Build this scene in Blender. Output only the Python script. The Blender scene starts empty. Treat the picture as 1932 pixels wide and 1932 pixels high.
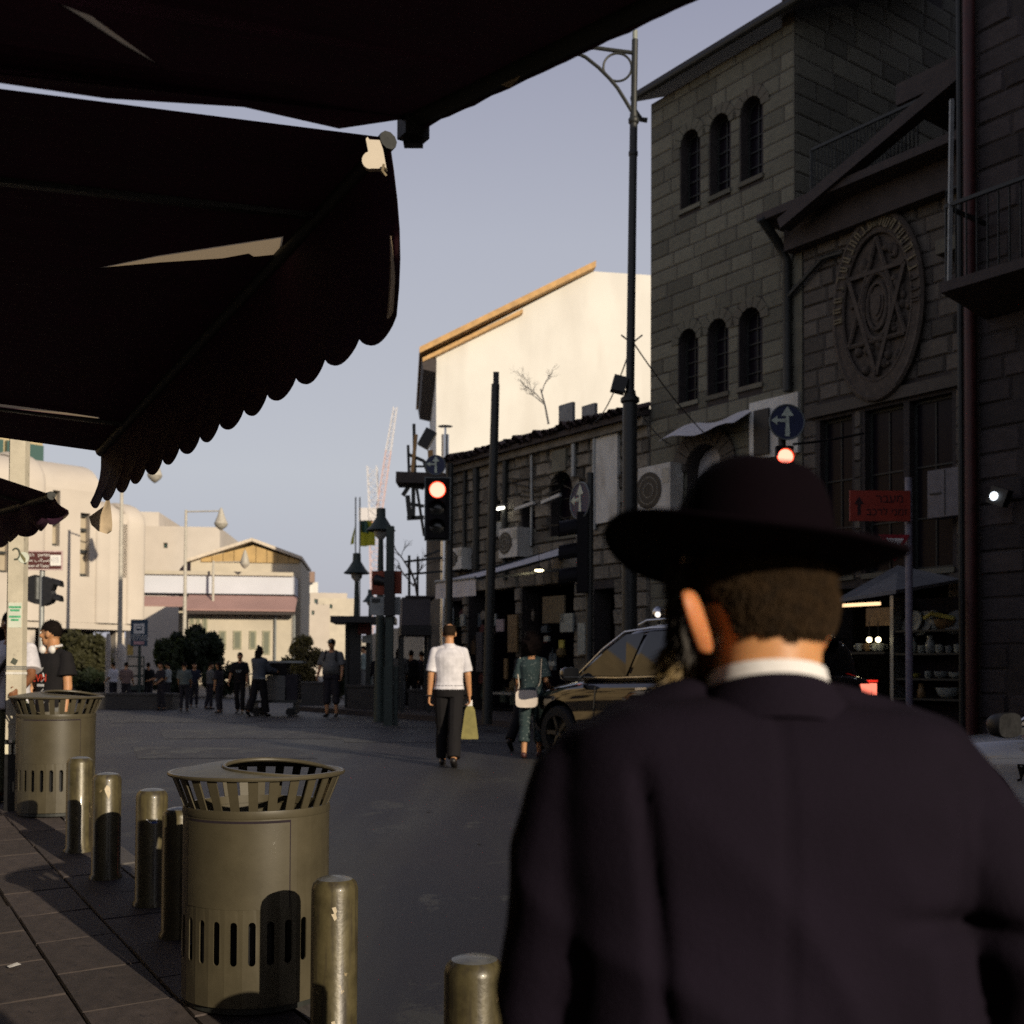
import bpy, bmesh, math, random
import numpy as np
from mathutils import Vector, Matrix, noise
from mathutils.geometry import tessellate_polygon
random.seed(7)
R = math.radians
SC = bpy.context.scene
COL = SC.collection
# ------------------------------------------------------------------ camera
FPX = 2100.0                      # focal length in pixels of a 1932 px frame
CAMZ = 1.42
PITCH = R(1.4); SHIFT = 296 - FPX * math.tan(PITCH)      # nearly level lens with the view shifted up
ROLL = R(.3)
cam = bpy.data.cameras.new('camera'); CAM = bpy.data.objects.new('camera', cam); COL.objects.link(CAM)
cam.lens = 36 * FPX / 1932; cam.shift_y = SHIFT / 1932; cam.sensor_width = 36; cam.clip_start = .02; cam.clip_end = 5000
CAM.matrix_world = Matrix.Translation((0, 0, CAMZ)) @ Matrix.Rotation(R(90) + PITCH, 4, 'X') @ Matrix.Rotation(ROLL, 4, 'Z')
cam.dof.use_dof = True; cam.dof.focus_distance = 4.7; cam.dof.aperture_fstop = 4.0
SC.camera = CAM
# ------------------------------------------------------------------ sky, sun, exposure
SUN_AZ, SUN_EL = 37.0, 17.0       # azimuth to the right of straight behind the camera
TOSUN = Vector((math.sin(R(SUN_AZ)) * math.cos(R(SUN_EL)), -math.cos(R(SUN_AZ)) * math.cos(R(SUN_EL)), math.sin(R(SUN_EL))))
W = bpy.data.worlds.new('World'); SC.world = W; W.use_nodes = True
wn = W.node_tree.nodes; wl = W.node_tree.links
sky = wn.new('ShaderNodeTexSky'); sky.sky_type = 'NISHITA'; sky.sun_disc = False
sky.sun_elevation = R(SUN_EL); sky.sun_rotation = R(180 - SUN_AZ)
sky.air_density = 1.0; sky.dust_density = 2.2; sky.ozone_density = 2.5; sky.altitude = 700
# a hazy late afternoon: the sky pales evenly towards the horizon all round
geo = wn.new('ShaderNodeTexCoord'); sx_ = wn.new('ShaderNodeSeparateXYZ'); wl.new(geo.outputs['Generated'], sx_.inputs[0])
gr = wn.new('ShaderNodeValToRGB'); wl.new(sx_.outputs['Z'], gr.inputs['Fac']); cr = gr.color_ramp
cr.elements[0].color = (.46, .435, .52, 1); cr.elements[1].color = (.06, .07, .12, 1)
for pos, c in ((.17, (.60, .60, .63)), (.36, (.53, .54, .61)), (.58, (.33, .335, .455))): cr.elements.new(pos).color = (*c, 1)
sc_w = wn.new('ShaderNodeVectorMath'); sc_w.operation = 'SCALE'; sc_w.inputs['Scale'].default_value = 1 / .075; wl.new(gr.outputs['Color'], sc_w.inputs[0])
hz_ = wn.new('ShaderNodeMix'); hz_.data_type = 'RGBA'; hz_.inputs['Factor'].default_value = .80
wl.new(sky.outputs[0], hz_.inputs['A']); wl.new(sc_w.outputs[0], hz_.inputs['B']); wl.new(hz_.outputs['Result'], wn['Background'].inputs[0]); wn['Background'].inputs[1].default_value = 0.075
sl = bpy.data.lights.new('sun', 'SUN'); sl.energy = 4.6; sl.angle = R(.5); sl.color = (1, .86, .66)
SUN = bpy.data.objects.new('sun', sl); COL.objects.link(SUN)
SUN.rotation_euler = TOSUN.to_track_quat('Z', 'Y').to_euler(); SUN.location = (8, -10, 20)
vs = SC.view_settings; vs.view_transform = 'Standard'; vs.look = 'None'; vs.gamma = 1; vs.exposure = 0.0; vs.use_curve_mapping = False
SC.cycles.use_denoising = False; SC.cycles.sample_clamp_indirect = 3
SC.cycles.max_bounces = 6; SC.cycles.diffuse_bounces = 3; SC.cycles.glossy_bounces = 3; SC.cycles.transmission_bounces = 4
SC.cycles.caustics_reflective = False; SC.cycles.caustics_refractive = False
# ------------------------------------------------------------------ picture -> place helpers (used only to work out where things stand)
_M = CAM.matrix_world.to_3x3()
def ray(u, v): return (_M @ Vector(((u - 966) / FPX, (SHIFT - (v - 966)) / FPX, -1))).normalized()
O = Vector((0, 0, CAMZ))
def P(u, v, Y): d = ray(u, v); return O + d * (Y / d.y)
def PZ(u, v, z): d = ray(u, v); return O + d * ((z - CAMZ) / d.z)
SA = R(36)                                       # the far side of the street runs 36 degrees to the left
S = Vector((-math.sin(SA), math.cos(SA), 0)); N = Vector((-math.cos(SA), -math.sin(SA), 0))
FC = -16.0
def PN(u, v, c=FC): d = ray(u, v); return O + d * ((c - O.dot(N)) / d.dot(N))
def FA(u, v, c=FC): p = PN(u, v, c); return p.dot(S), p.z      # along, up on the facade plane
def FW(a, z, d=0.0): return S * a + N * (FC + d) + Vector((0, 0, z))
KA = R(32)                                       # near kerb
KS = Vector((-math.sin(KA), math.cos(KA), 0)); KN = Vector((math.cos(KA), math.sin(KA), 0))
KOFF = 1.96
def rr(x, y): return x * KN.x + y * KN.y - KOFF   # metres into the road from the near kerb
def smooth(t): t = max(0, min(1, t)); return t * t * (3 - 2 * t)
def groundz(x, y):
    r = rr(x, y)                                  # the street climbs gently away from the camera and levels out at the crossing
    h = .044 * (y - 6.6) if y < 10 else .26 - .11 * math.exp(-(y - 10) / 2.5)
    h = max(h, -.75)
    return h if r < 0 else h - .12 * (1 - smooth((r - .3) / 3.7))
def G(u, v):                                     # where the ground is seen at a pixel
    z = .2
    for _ in range(12):
        p = PZ(u, v, z); z = groundz(p.x, p.y)
    return p
# ------------------------------------------------------------------ objects
def tag(o, label=None, cat=None, group=None, kind=None):
    if label: o['label'] = label
    if cat: o['category'] = cat
    if group: o['group'] = group
    if kind: o['kind'] = kind
    return o
def empty(name, loc, rz=0, label=None, cat=None, group=None, kind=None):
    o = bpy.data.objects.new(name, None); COL.objects.link(o); o.location = loc; o.rotation_euler = (0, 0, rz)
    return tag(o, label, cat, group, kind)
def frame_empty(name, loc, xdir, label=None, cat=None, group=None, kind=None):
    return empty(name, loc, math.atan2(xdir.y, xdir.x), label, cat, group, kind)
def link(name, me, mat=None, parent=None, loc=None, rot=None, scale=None):
    o = bpy.data.objects.new(name, me); COL.objects.link(o)
    if mat is not None and not me.materials: me.materials.append(mat)
    if parent is not None: o.parent = parent
    if loc is not None: o.location = loc
    if rot is not None: o.rotation_euler = rot
    if scale is not None: o.scale = scale
    return o
def copy_tree(o, parent=None):
    c = o.copy(); COL.objects.link(c)
    c.parent = parent
    for ch in list(o.children): copy_tree(ch, c)
    return c
def place_copy(o, loc, rz=None, label=None, group=None):
    c = copy_tree(o); c.location = loc
    if rz is not None: c.rotation_euler = (0, 0, rz)
    if label: c['label'] = label
    if group: c['group'] = group
    return c
class MB:
    def __init__(s): s.v = []; s.f = []
    def add(s, vs, fs):
        b = len(s.v); s.v += [tuple(p) for p in vs]; s.f += [tuple(i + b for i in f) for f in fs]; return s
    def box(s, c, sz, rot=None):
        x, y, z = (k / 2 for k in sz); c = Vector(c)
        vs = [Vector(p) for p in ((-x, -y, -z), (x, -y, -z), (x, y, -z), (-x, y, -z), (-x, -y, z), (x, -y, z), (x, y, z), (-x, y, z))]
        if rot is not None: vs = [rot @ p for p in vs]
        return s.add([p + c for p in vs], [(3, 2, 1, 0), (4, 5, 6, 7), (0, 1, 5, 4), (1, 2, 6, 5), (2, 3, 7, 6), (3, 0, 4, 7)])
    def bar(s, a, b, w, h=None, up=(0, 0, 1)):
        a = Vector(a); b = Vector(b); d = (b - a); L = d.length; d.normalize(); h = h or w
        up = Vector(up)
        if abs(d.dot(up)) > .98: up = Vector((0, 1, 0))
        x = d.cross(up).normalized(); z = x.cross(d)
        m = Matrix((x, d, z)).transposed()
        return s.box((a + b) / 2, (w, L, h), m)
    def tube(s, pts, r, n=10, cap=True):
        pts = [Vector(p) for p in pts]
        rs = r if isinstance(r, (list, tuple)) else [r] * len(pts)
        b = len(s.v); prev = None
        for i, p in enumerate(pts):
            d = (pts[min(i + 1, len(pts) - 1)] - pts[max(i - 1, 0)]).normalized()
            if prev is None: x = d.orthogonal().normalized()
            else: x = (prev - d * prev.dot(d)).normalized()
            prev = x; y = d.cross(x)
            for k in range(n):
                a = 2 * math.pi * k / n; s.v.append(tuple(p + (x * math.cos(a) + y * math.sin(a)) * rs[i]))
        for i in range(len(pts) - 1):
            for k in range(n):
                k2 = (k + 1) % n; s.f.append((b + i * n + k, b + i * n + k2, b + (i + 1) * n + k2, b + (i + 1) * n + k))
        if cap:
            s.f.append(tuple(b + k for k in reversed(range(n)))); e = b + (len(pts) - 1) * n; s.f.append(tuple(e + k for k in range(n)))
        return s
    def lathe(s, prof, n=24, c=(0, 0, 0), close=True, sx=1, sy=1):
        b = len(s.v)
        for r, z in prof:
            for k in range(n):
                a = 2 * math.pi * k / n; s.v.append((c[0] + r * math.cos(a) * sx, c[1] + r * math.sin(a) * sy, c[2] + z))
        m = len(prof)
        for i in range(m - 1):
            for k in range(n):
                k2 = (k + 1) % n; s.f.append((b + i * n + k, b + i * n + k2, b + (i + 1) * n + k2, b + (i + 1) * n + k))
        if close:
            s.f.append(tuple(b + k for k in reversed(range(n)))); e = b + (m - 1) * n; s.f.append(tuple(e + k for k in range(n)))
        return s
    def sphere(s, c, r, n=12, m=8):
        r = r if isinstance(r, (list, tuple)) else (r, r, r); b = len(s.v)
        for i in range(1, m):
            t = math.pi * i / m
            for k in range(n):
                a = 2 * math.pi * k / n
                s.v.append((c[0] + r[0] * math.sin(t) * math.cos(a), c[1] + r[1] * math.sin(t) * math.sin(a), c[2] + r[2] * math.cos(t)))
        top = len(s.v); s.v.append((c[0], c[1], c[2] + r[2])); bot = len(s.v); s.v.append((c[0], c[1], c[2] - r[2]))
        for i in range(m - 2):
            for k in range(n):
                k2 = (k + 1) % n; s.f.append((b + i * n + k, b + (i + 1) * n + k, b + (i + 1) * n + k2, b + i * n + k2))
        for k in range(n):
            k2 = (k + 1) % n; s.f.append((top, b + k, b + k2)); s.f.append((bot, b + (m - 2) * n + k2, b + (m - 2) * n + k))
        return s
    def prism(s, poly, y0, y1, holes=(), T=None):
        """2-D outline in x,z (with holes) pushed from y0 to y1"""
        loops = [list(poly)] + [list(h) for h in holes]
        flat = [Vector((p[0], p[1], 0)) for l in loops for p in l]
        tris = tessellate_polygon([[Vector((p[0], p[1], 0)) for p in l] for l in loops])
        n = len(flat)
        vs = [Vector((p.x, y0, p.y)) for p in flat] + [Vector((p.x, y1, p.y)) for p in flat]
        fs = []
        for t in tris:
            a, b_, c = (flat[i] for i in t)
            cr = (b_ - a).cross(c - a).z
            t = tuple(t) if cr > 0 else tuple(reversed(t))
            fs.append(t); fs.append(tuple(i + n for i in reversed(t)))
        o = 0
        for l in loops:
            m = len(l); area = sum(l[i][0] * l[(i + 1) % m][1] - l[(i + 1) % m][0] * l[i][1] for i in range(m))
            out = (o == 0) == (area > 0)
            for i in range(m):
                j = (i + 1) % m; q = (o + i, o + i + n, o + j + n, o + j)
                fs.append(q if not out else tuple(reversed(q)))
            o += m
        if T is not None: vs = [T @ p for p in vs]
        return s.add(vs, fs)
    def loft(s, rings, cap=True):
        b = len(s.v); n = len(rings[0])
        for r in rings: s.v += [tuple(p) for p in r]
        for i in range(len(rings) - 1):
            for k in range(n):
                k2 = (k + 1) % n; s.f.append((b + i * n + k, b + i * n + k2, b + (i + 1) * n + k2, b + (i + 1) * n + k))
        if cap:
            s.f.append(tuple(b + k for k in reversed(range(n)))); e = b + (len(rings) - 1) * n; s.f.append(tuple(e + k for k in range(n)))
        return s
    def sheet(s, fn, nu, nv):
        b = len(s.v)
        for i in range(nu + 1):
            for j in range(nv + 1): s.v.append(tuple(fn(i / nu, j / nv)))
        for i in range(nu):
            for j in range(nv):
                q = b + i * (nv + 1) + j; s.f.append((q, q + nv + 1, q + nv + 2, q + 1))
        return s
    def mesh(s, name, mat=None, smooth=False, fix=True):
        me = bpy.data.meshes.new(name); me.from_pydata(s.v, [], s.f); me.update()
        if fix:
            bm = bmesh.new(); bm.from_mesh(me); bmesh.ops.recalc_face_normals(bm, faces=bm.faces[:]); bm.to_mesh(me); bm.free()
        if smooth:
            me.polygons.foreach_set('use_smooth', [True] * len(me.polygons))
            try: me.set_sharp_from_angle(angle=R(42))
            except Exception: pass
        if mat is not None: me.materials.append(mat)
        return me
    def build(s, name, mat, parent=None, smooth=False, loc=None, rot=None, fix=True):
        return link(name, s.mesh(name, mat, smooth, fix), None, parent, loc, rot)
def evaluated(me, mods):
    """run modifiers on a mesh and hand back the plain result"""
    o = bpy.data.objects.new('work', me); COL.objects.link(o)
    for kind, kw in mods:
        m = o.modifiers.new(kind, kind)
        for k, v in kw.items(): setattr(m, k, v)
    dg = bpy.context.evaluated_depsgraph_get(); r = bpy.data.meshes.new_from_object(o.evaluated_get(dg), depsgraph=dg)
    bpy.data.objects.remove(o)
    return r
def blob(mb, voxel, it=4, name='body', mat=None, fac=.5):
    me = evaluated(mb.mesh('work'), [('REMESH', dict(mode='VOXEL', voxel_size=voxel)), ('SMOOTH', dict(factor=fac, iterations=it))])
    me.name = name; me.materials.clear()
    if mat is not None: me.materials.append(mat)
    me.polygons.foreach_set('use_smooth', [True] * len(me.polygons))
    return me
# ------------------------------------------------------------------ materials
MATS = {}
def mat(name, col, rough=.7, var=.25, scale=8.0, bump=.0, bscale=40.0, metal=0.0, spec=.4, coat=0.0, rand=0.0, wear=None, streak=None, emit=None, estr=0, alpha=None, trans=None, sheen=0, coords='Object'):
    """plain surface whose colour drifts with noise; rand lets each object differ; wear=(colour, amount, scale) adds chipped patches"""
    if name in MATS: return MATS[name]
    m = bpy.data.materials.new(name); m.use_nodes = True; MATS[name] = m
    nt = m.node_tree; nd = nt.nodes; lk = nt.links; b = nd['Principled BSDF']
    tc = nd.new('ShaderNodeTexCoord'); src = tc.outputs[coords]
    b.inputs['Roughness'].default_value = rough; b.inputs['Metallic'].default_value = metal
    b.inputs['Specular IOR Level'].default_value = spec; b.inputs['Coat Weight'].default_value = coat; b.inputs['Coat Roughness'].default_value = .04
    if sheen: b.inputs['Sheen Weight'].default_value = sheen
    nz = nd.new('ShaderNodeTexNoise'); nz.inputs['Scale'].default_value = scale; nz.inputs['Detail'].default_value = 6; nz.inputs['Roughness'].default_value = .62
    lk.new(src, nz.inputs['Vector'])
    rp = nd.new('ShaderNodeValToRGB'); lo = [c * (1 - var) for c in col]; hi = [min(1, c * (1 + var)) for c in col]
    rp.color_ramp.elements[0].position = .3; rp.color_ramp.elements[1].position = .7
    rp.color_ramp.elements[0].color = (*lo, 1); rp.color_ramp.elements[1].color = (*hi, 1)
    lk.new(nz.outputs['Fac'], rp.inputs['Fac']); out = rp.outputs['Color']
    if streak:
        mp = nd.new('ShaderNodeMapping'); mp.inputs['Scale'].default_value = streak[2]; lk.new(src, mp.inputs['Vector'])
        n2 = nd.new('ShaderNodeTexNoise'); n2.inputs['Scale'].default_value = 1; n2.inputs['Detail'].default_value = 5; lk.new(mp.outputs[0], n2.inputs['Vector'])
        r2 = nd.new('ShaderNodeValToRGB'); r2.color_ramp.elements[0].position = .48; r2.color_ramp.elements[1].position = .68
        lk.new(n2.outputs['Fac'], r2.inputs['Fac'])
        mm = nd.new('ShaderNodeMath'); mm.operation = 'MULTIPLY'; mm.inputs[1].default_value = streak[1]; lk.new(r2.outputs[0], mm.inputs[0])
        mx = nd.new('ShaderNodeMix'); mx.data_type = 'RGBA'; lk.new(mm.outputs[0], mx.inputs['Factor']); lk.new(out, mx.inputs['A']); mx.inputs['B'].default_value = (*streak[0], 1); out = mx.outputs['Result']
    if wear:
        n3 = nd.new('ShaderNodeTexNoise'); n3.inputs['Scale'].default_value = wear[2]; n3.inputs['Detail'].default_value = 8; n3.inputs['Roughness'].default_value = .7; lk.new(src, n3.inputs['Vector'])
        r3 = nd.new('ShaderNodeValToRGB'); r3.color_ramp.elements[0].position = 1 - wear[1]; r3.color_ramp.elements[1].position = min(1, 1 - wear[1] + .04); lk.new(n3.outputs['Fac'], r3.inputs['Fac'])
        mx = nd.new('ShaderNodeMix'); mx.data_type = 'RGBA'; lk.new(r3.outputs[0], mx.inputs['Factor']); lk.new(out, mx.inputs['A']); mx.inputs['B'].default_value = (*wear[0], 1); out = mx.outputs['Result']
    if rand:
        oi = nd.new('ShaderNodeObjectInfo'); mr = nd.new('ShaderNodeMapRange'); mr.inputs['To Min'].default_value = 1 - rand; mr.inputs['To Max'].default_value = 1 + rand
        lk.new(oi.outputs['Random'], mr.inputs['Value']); hs = nd.new('ShaderNodeHueSaturation'); lk.new(mr.outputs[0], hs.inputs['Value']); lk.new(out, hs.inputs['Color']); out = hs.outputs['Color']
    lk.new(out, b.inputs['Base Color'])
    if rough > .12:
        mr2 = nd.new('ShaderNodeMapRange'); mr2.inputs['To Min'].default_value = max(.02, rough - .12); mr2.inputs['To Max'].default_value = min(1, rough + .12)
        lk.new(nz.outputs['Fac'], mr2.inputs['Value']); lk.new(mr2.outputs[0], b.inputs['Roughness'])
    if bump:
        nb = nd.new('ShaderNodeTexNoise'); nb.inputs['Scale'].default_value = bscale; nb.inputs['Detail'].default_value = 8; lk.new(src, nb.inputs['Vector'])
        bp = nd.new('ShaderNodeBump'); bp.inputs['Strength'].default_value = bump; bp.inputs['Distance'].default_value = .006
        lk.new(nb.outputs['Fac'], bp.inputs['Height']); lk.new(bp.outputs[0], b.inputs['Normal'])
    if emit: b.inputs['Emission Color'].default_value = (*emit, 1); b.inputs['Emission Strength'].default_value = estr
    if trans:                                     # thin cloth: part of the light goes through
        tr = nd.new('ShaderNodeBsdfTranslucent'); tr.inputs['Color'].default_value = (*trans[0], 1); ms = nd.new('ShaderNodeMixShader'); ms.inputs[0].default_value = trans[1]
        lk.new(b.outputs[0], ms.inputs[1]); lk.new(tr.outputs[0], ms.inputs[2]); lk.new(ms.outputs[0], nd['Material Output'].inputs['Surface'])
    return m
def glassmat(name, col, rough=.05, alpha=None, spec=.5):
    if name in MATS: return MATS[name]
    m = bpy.data.materials.new(name); m.use_nodes = True; MATS[name] = m
    nt = m.node_tree; nd = nt.nodes; lk = nt.links; b = nd['Principled BSDF']
    b.inputs['Base Color'].default_value = (*col, 1); b.inputs['Roughness'].default_value = rough; b.inputs['Specular IOR Level'].default_value = spec
    nz = nd.new('ShaderNodeTexNoise'); nz.inputs['Scale'].default_value = 1.3; tc = nd.new('ShaderNodeTexCoord'); lk.new(tc.outputs['Object'], nz.inputs['Vector'])
    bp = nd.new('ShaderNodeBump'); bp.inputs['Strength'].default_value = .03; lk.new(nz.outputs['Fac'], bp.inputs['Height']); lk.new(bp.outputs[0], b.inputs['Normal'])
    if alpha is not None: b.inputs['Alpha'].default_value = alpha
    return m
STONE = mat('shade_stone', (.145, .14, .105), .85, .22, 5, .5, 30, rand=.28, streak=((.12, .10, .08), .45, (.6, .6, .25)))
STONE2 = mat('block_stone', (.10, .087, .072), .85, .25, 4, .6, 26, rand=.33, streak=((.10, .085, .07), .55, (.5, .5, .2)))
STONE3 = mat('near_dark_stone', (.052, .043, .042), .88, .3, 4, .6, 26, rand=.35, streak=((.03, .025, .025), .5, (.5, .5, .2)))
OLDSTONE = mat('weathered_stone', (.165, .148, .118), .9, .4, 3, .9, 14, rand=.5, streak=((.05, .042, .035), .7, (.7, .7, .25)), wear=((.045, .038, .033), .36, 4))
RELIEF = mat('carved_stone', (.075, .060, .048), .85, .4, 9, .5, 30)
MORTAR = mat('mortar', (.045, .038, .036), .95, .3, 10, .3, 60)
PALE = mat('pale_limestone', (.54, .485, .42), .85, .08, .5, .2, 12, rand=.04, streak=((.44, .36, .27), .35, (.12, .12, .04)))
WHITEWALL = mat('white_render', (.70, .68, .63), .9, .05, .35, .25, 6, streak=((.54, .51, .46), .5, (.5, .5, .12)))
WOODEAVE = mat('eave_wood', (.50, .30, .12), .7, .25, 3, .2, 30)
DARKMETAL = mat('dark_metal', (.022, .024, .022), .5, .3, 12, .1, 60)
GREYMETAL = mat('grey_metal', (.30, .31, .30), .45, .2, 9, .1, 50, metal=.4)
CHROME = mat('flue_steel', (.6, .6, .6), .25, .1, 6, 0, 40, metal=1)
BLACKP = mat('black_plastic', (.012, .012, .013), .45, .3, 20, .1, 80)
DARKGLASS = glassmat('dark_glass', (.010, .007, .012), .25, None, .12)
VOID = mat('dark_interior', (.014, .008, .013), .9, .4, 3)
ACWHITE = mat('ac_casing', (.60, .60, .56), .55, .12, 5, .05, 40, rand=.12, streak=((.30, .27, .22), .5, (3, 3, .8)))
# ================================================================== ground
ASPH = mat('asphalt', (.017, .0155, .019), .62, .4, .8, .35, 90, spec=.35, streak=((.055, .054, .046), .75, (.8, .10, 1)), wear=((.040, .039, .036), .42, 1.3))
PAVEB = mat('pavement_bed', (.04, .032, .03), .9, .3, 6, .4, 60)
PAVER = mat('pavement_paver', (.060, .047, .043), .8, .35, 5, .35, 70, rand=.25, wear=((.028, .022, .022), .40, 7))
KERB = mat('kerb_stone', (.10, .09, .085), .8, .3, 7, .4, 60, rand=.15)
EARTH = mat('earth', (.16, .14, .10), .95, .25, .2)
PAINT = mat('worn_paint', (.060, .060, .055), .7, .4, 2, .2, 70, wear=((.028, .027, .03), .55, 2.2))
MB().sheet(lambda a, b: (-2500 + 5000 * a, -2500 + 5000 * b, -.32), 8, 8).build('ground', EARTH)['kind'] = 'structure'
def kp(r, t): return (KN.x * (r + KOFF) + KS.x * t, KN.y * (r + KOFF) + KS.y * t)
def road_sheet():
    rs = [k * .1 for k in range(42)] + [5, 7, 10, 15, 25, 40, 80, 160, 300]; ts = [-70, -40, -20, -10, -5] + list(range(-2, 20)) + [20, 30, 45, 70, 110, 180, 300, 450]
    m = MB()
    for r in rs:
        for t in ts:
            x, y = kp(r, t); m.v.append((x, y, groundz(x, y) if r else groundz(x + KN.x * .001, y + KN.y * .001)))
    k = len(ts)
    for i in range(len(rs) - 1):
        for j in range(k - 1): q = i * k + j; m.f.append((q, q + k, q + k + 1, q + 1))
    return m
road_sheet().build('road', ASPH, smooth=True)['kind'] = 'structure'
m = MB()
ts_ = [-40, -10, 0] + list(range(2, 16)) + [30, 60]
m.v = [(*kp(r_, t_), groundz(-90, kp(r_, t_)[1]) - .03) for t_ in ts_ for r_ in (-.16, -2, -4, -9)]
m.f = [(4 * i + j, 4 * i + j + 1, 4 * i + j + 5, 4 * i + j + 4) for i in range(len(ts_) - 1) for j in range(3)]
PV = m.build('pavement', PAVEB); PV['kind'] = 'structure'
# kerb stones and pavers, each a piece of the pavement
def seen(p, pad=40):
    q = CAM_INV @ Vector(p)
    if q.z > -.3: return None
    u = 966 + FPX * q.x / -q.z; v = 966 + SHIFT - FPX * q.y / -q.z
    return (u, v) if -pad < u < 1932 + pad and -pad < v < 1932 + pad else None
CAM_INV = CAM.matrix_world.inverted()
def slab_mesh(seed, bev=.012):
    rnd = random.Random(seed); m = MB()
    j = lambda: rnd.uniform(-.006, .006)
    a = [(-.5 + j(), -.5 + j(), -1), (.5 + j(), -.5 + j(), -1), (.5 + j(), .5 + j(), -1), (-.5 + j(), .5 + j(), -1)]
    b = [(x, y, -.25) for x, y, z in a]; c = [(x * (1 - 2 * bev), y * (1 - 2 * bev), 0 + rnd.uniform(-.06, .06)) for x, y, z in a]
    m.v = a + b + c
    for o in (0, 4):
        for k in range(4): k2 = (k + 1) % 4; m.f.append((o + k, o + k2, o + 4 + k2, o + 4 + k))
    m.f.append((8, 9, 10, 11))
    return m.mesh('slab')
slabs = [slab_mesh(i) for i in range(4)]
for s_ in slabs: s_.materials.append(PAVER)
kslab = slab_mesh(9); kslab.materials.append(KERB)
ka = math.atan2(KS.y, KS.x)
def tilt_k(y):
    sl_ = (groundz(-90, y + .05) - groundz(-90, y - .05)) / .1
    return (Matrix.Rotation(math.atan(sl_), 3, 'X') @ Matrix.Rotation(ka, 3, 'Z')).to_euler()
for i in range(-3, 26):
    x, y = kp(-.08, i + .5)
    if seen((x, y, 0), 300): link('kerb_stone', kslab, None, PV, (x, y, groundz(-90, y) + .006), tilt_k(y), (.99, .15, .14))
cand = []
for i in range(1, 22):
    for j in range(-4, 30):
        r = -.16 - (i - .5) * .4; t = (j + (i % 2) * .5) * .6; x, y = kp(r, t); q = seen((x, y, 0))
        if q and y < 13: cand.append((y, x, y))
cand.sort()
def tilt_e(y):
    sl_ = (groundz(-90, y + .05) - groundz(-90, y - .05)) / .1
    return (Matrix.Rotation(math.atan(sl_), 3, 'X') @ Matrix.Rotation(ka, 3, 'Z')).to_euler()
for k, (_, x, y) in enumerate(cand[:300]):
    link('paver', slabs[k % 4], None, PV, (x, y, groundz(-90, y) + random.uniform(-.002, .002)), tilt_e(y), (.592, .392, .045))
# far pavement along the old shops
far = MB(); T0 = None
# ================================================================== plane of a front wall
class Pl:
    def __init__(s, o, xdir):
        s.o = Vector((o.x, o.y, 0)); s.x = xdir.normalized(); s.n = Vector((s.x.y, -s.x.x, 0))
        if (O - s.o).dot(s.n) < 0: s.n = -s.n
        s.T = Matrix(((s.x.x, s.n.x, 0, s.o.x), (s.x.y, s.n.y, 0, s.o.y), (0, 0, 1, 0), (0, 0, 0, 1)))
        s.rz = math.atan2(s.x.y, s.x.x)
    def hit(s, u, v, d=0):
        r = ray(u, v); t = (d - (O - s.o).dot(s.n)) / r.dot(s.n); p = O + r * t
        return (p - s.o).dot(s.x), p.z
    def w(s, x, z, d=0): return s.o + s.x * x + s.n * d + Vector((0, 0, z))
    def off(s, d): return Pl2(s, d)
def wpart(mb, name, mt, parent, smooth=False):
    o = mb.build(name, mt, parent, smooth)
    if parent is not None:
        M = Matrix.Identity(4); q = parent
        while q is not None: M = Matrix.Translation(q.location) @ q.rotation_euler.to_matrix().to_4x4() @ M if q.matrix_parent_inverse == Matrix.Identity(4) else M; q = q.parent
        o.matrix_parent_inverse = M.inverted()
    return o
def pbox(m, pl, x0, x1, z0, z1, d0, d1):
    vs = [pl.w(x, z, d) for z in (z0, z1) for x, d in ((x0, d0), (x1, d0), (x1, d1), (x0, d1))]
    return m.add(vs, [(3, 2, 1, 0), (4, 5, 6, 7), (0, 1, 5, 4), (1, 2, 6, 5), (2, 3, 7, 6), (3, 0, 4, 7)])
def archpoly(x0, x1, z0, z1, n=10):
    r = (x1 - x0) / 2; c = (x0 + x1) / 2; zs = max(z0 + .05, z1 - r)
    return [(x0, z0), (x1, z0)] + [(c + r * math.cos(math.pi * k / n), zs + (z1 - zs) * math.sin(math.pi * k / n)) for k in range(n + 1)]
def stone_mesh(seed, rough):
    rnd = random.Random(seed); m = MB(); n = 3
    for i in range(n + 1):
        for j in range(n + 1):
            e = i in (0, n) or j in (0, n)
            m.v.append((-.5 + i / n, 0.0 if e else 1 + rnd.uniform(-rough, rough), -.5 + j / n))
    for k in (5, 6, 9, 10):                                          # pull the inner ring outwards: a pillowed face
        x, y, z = m.v[k]; m.v[k] = (x * 2.5, y, z * 2.5)
    for i in range(n):
        for j in range(n): q = i * (n + 1) + j; m.f.append((q, q + n + 1, q + n + 2, q + 1))
    return m.mesh('stone', None, False, False)
STONES = [stone_mesh(i, .35) for i in range(6)]
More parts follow.
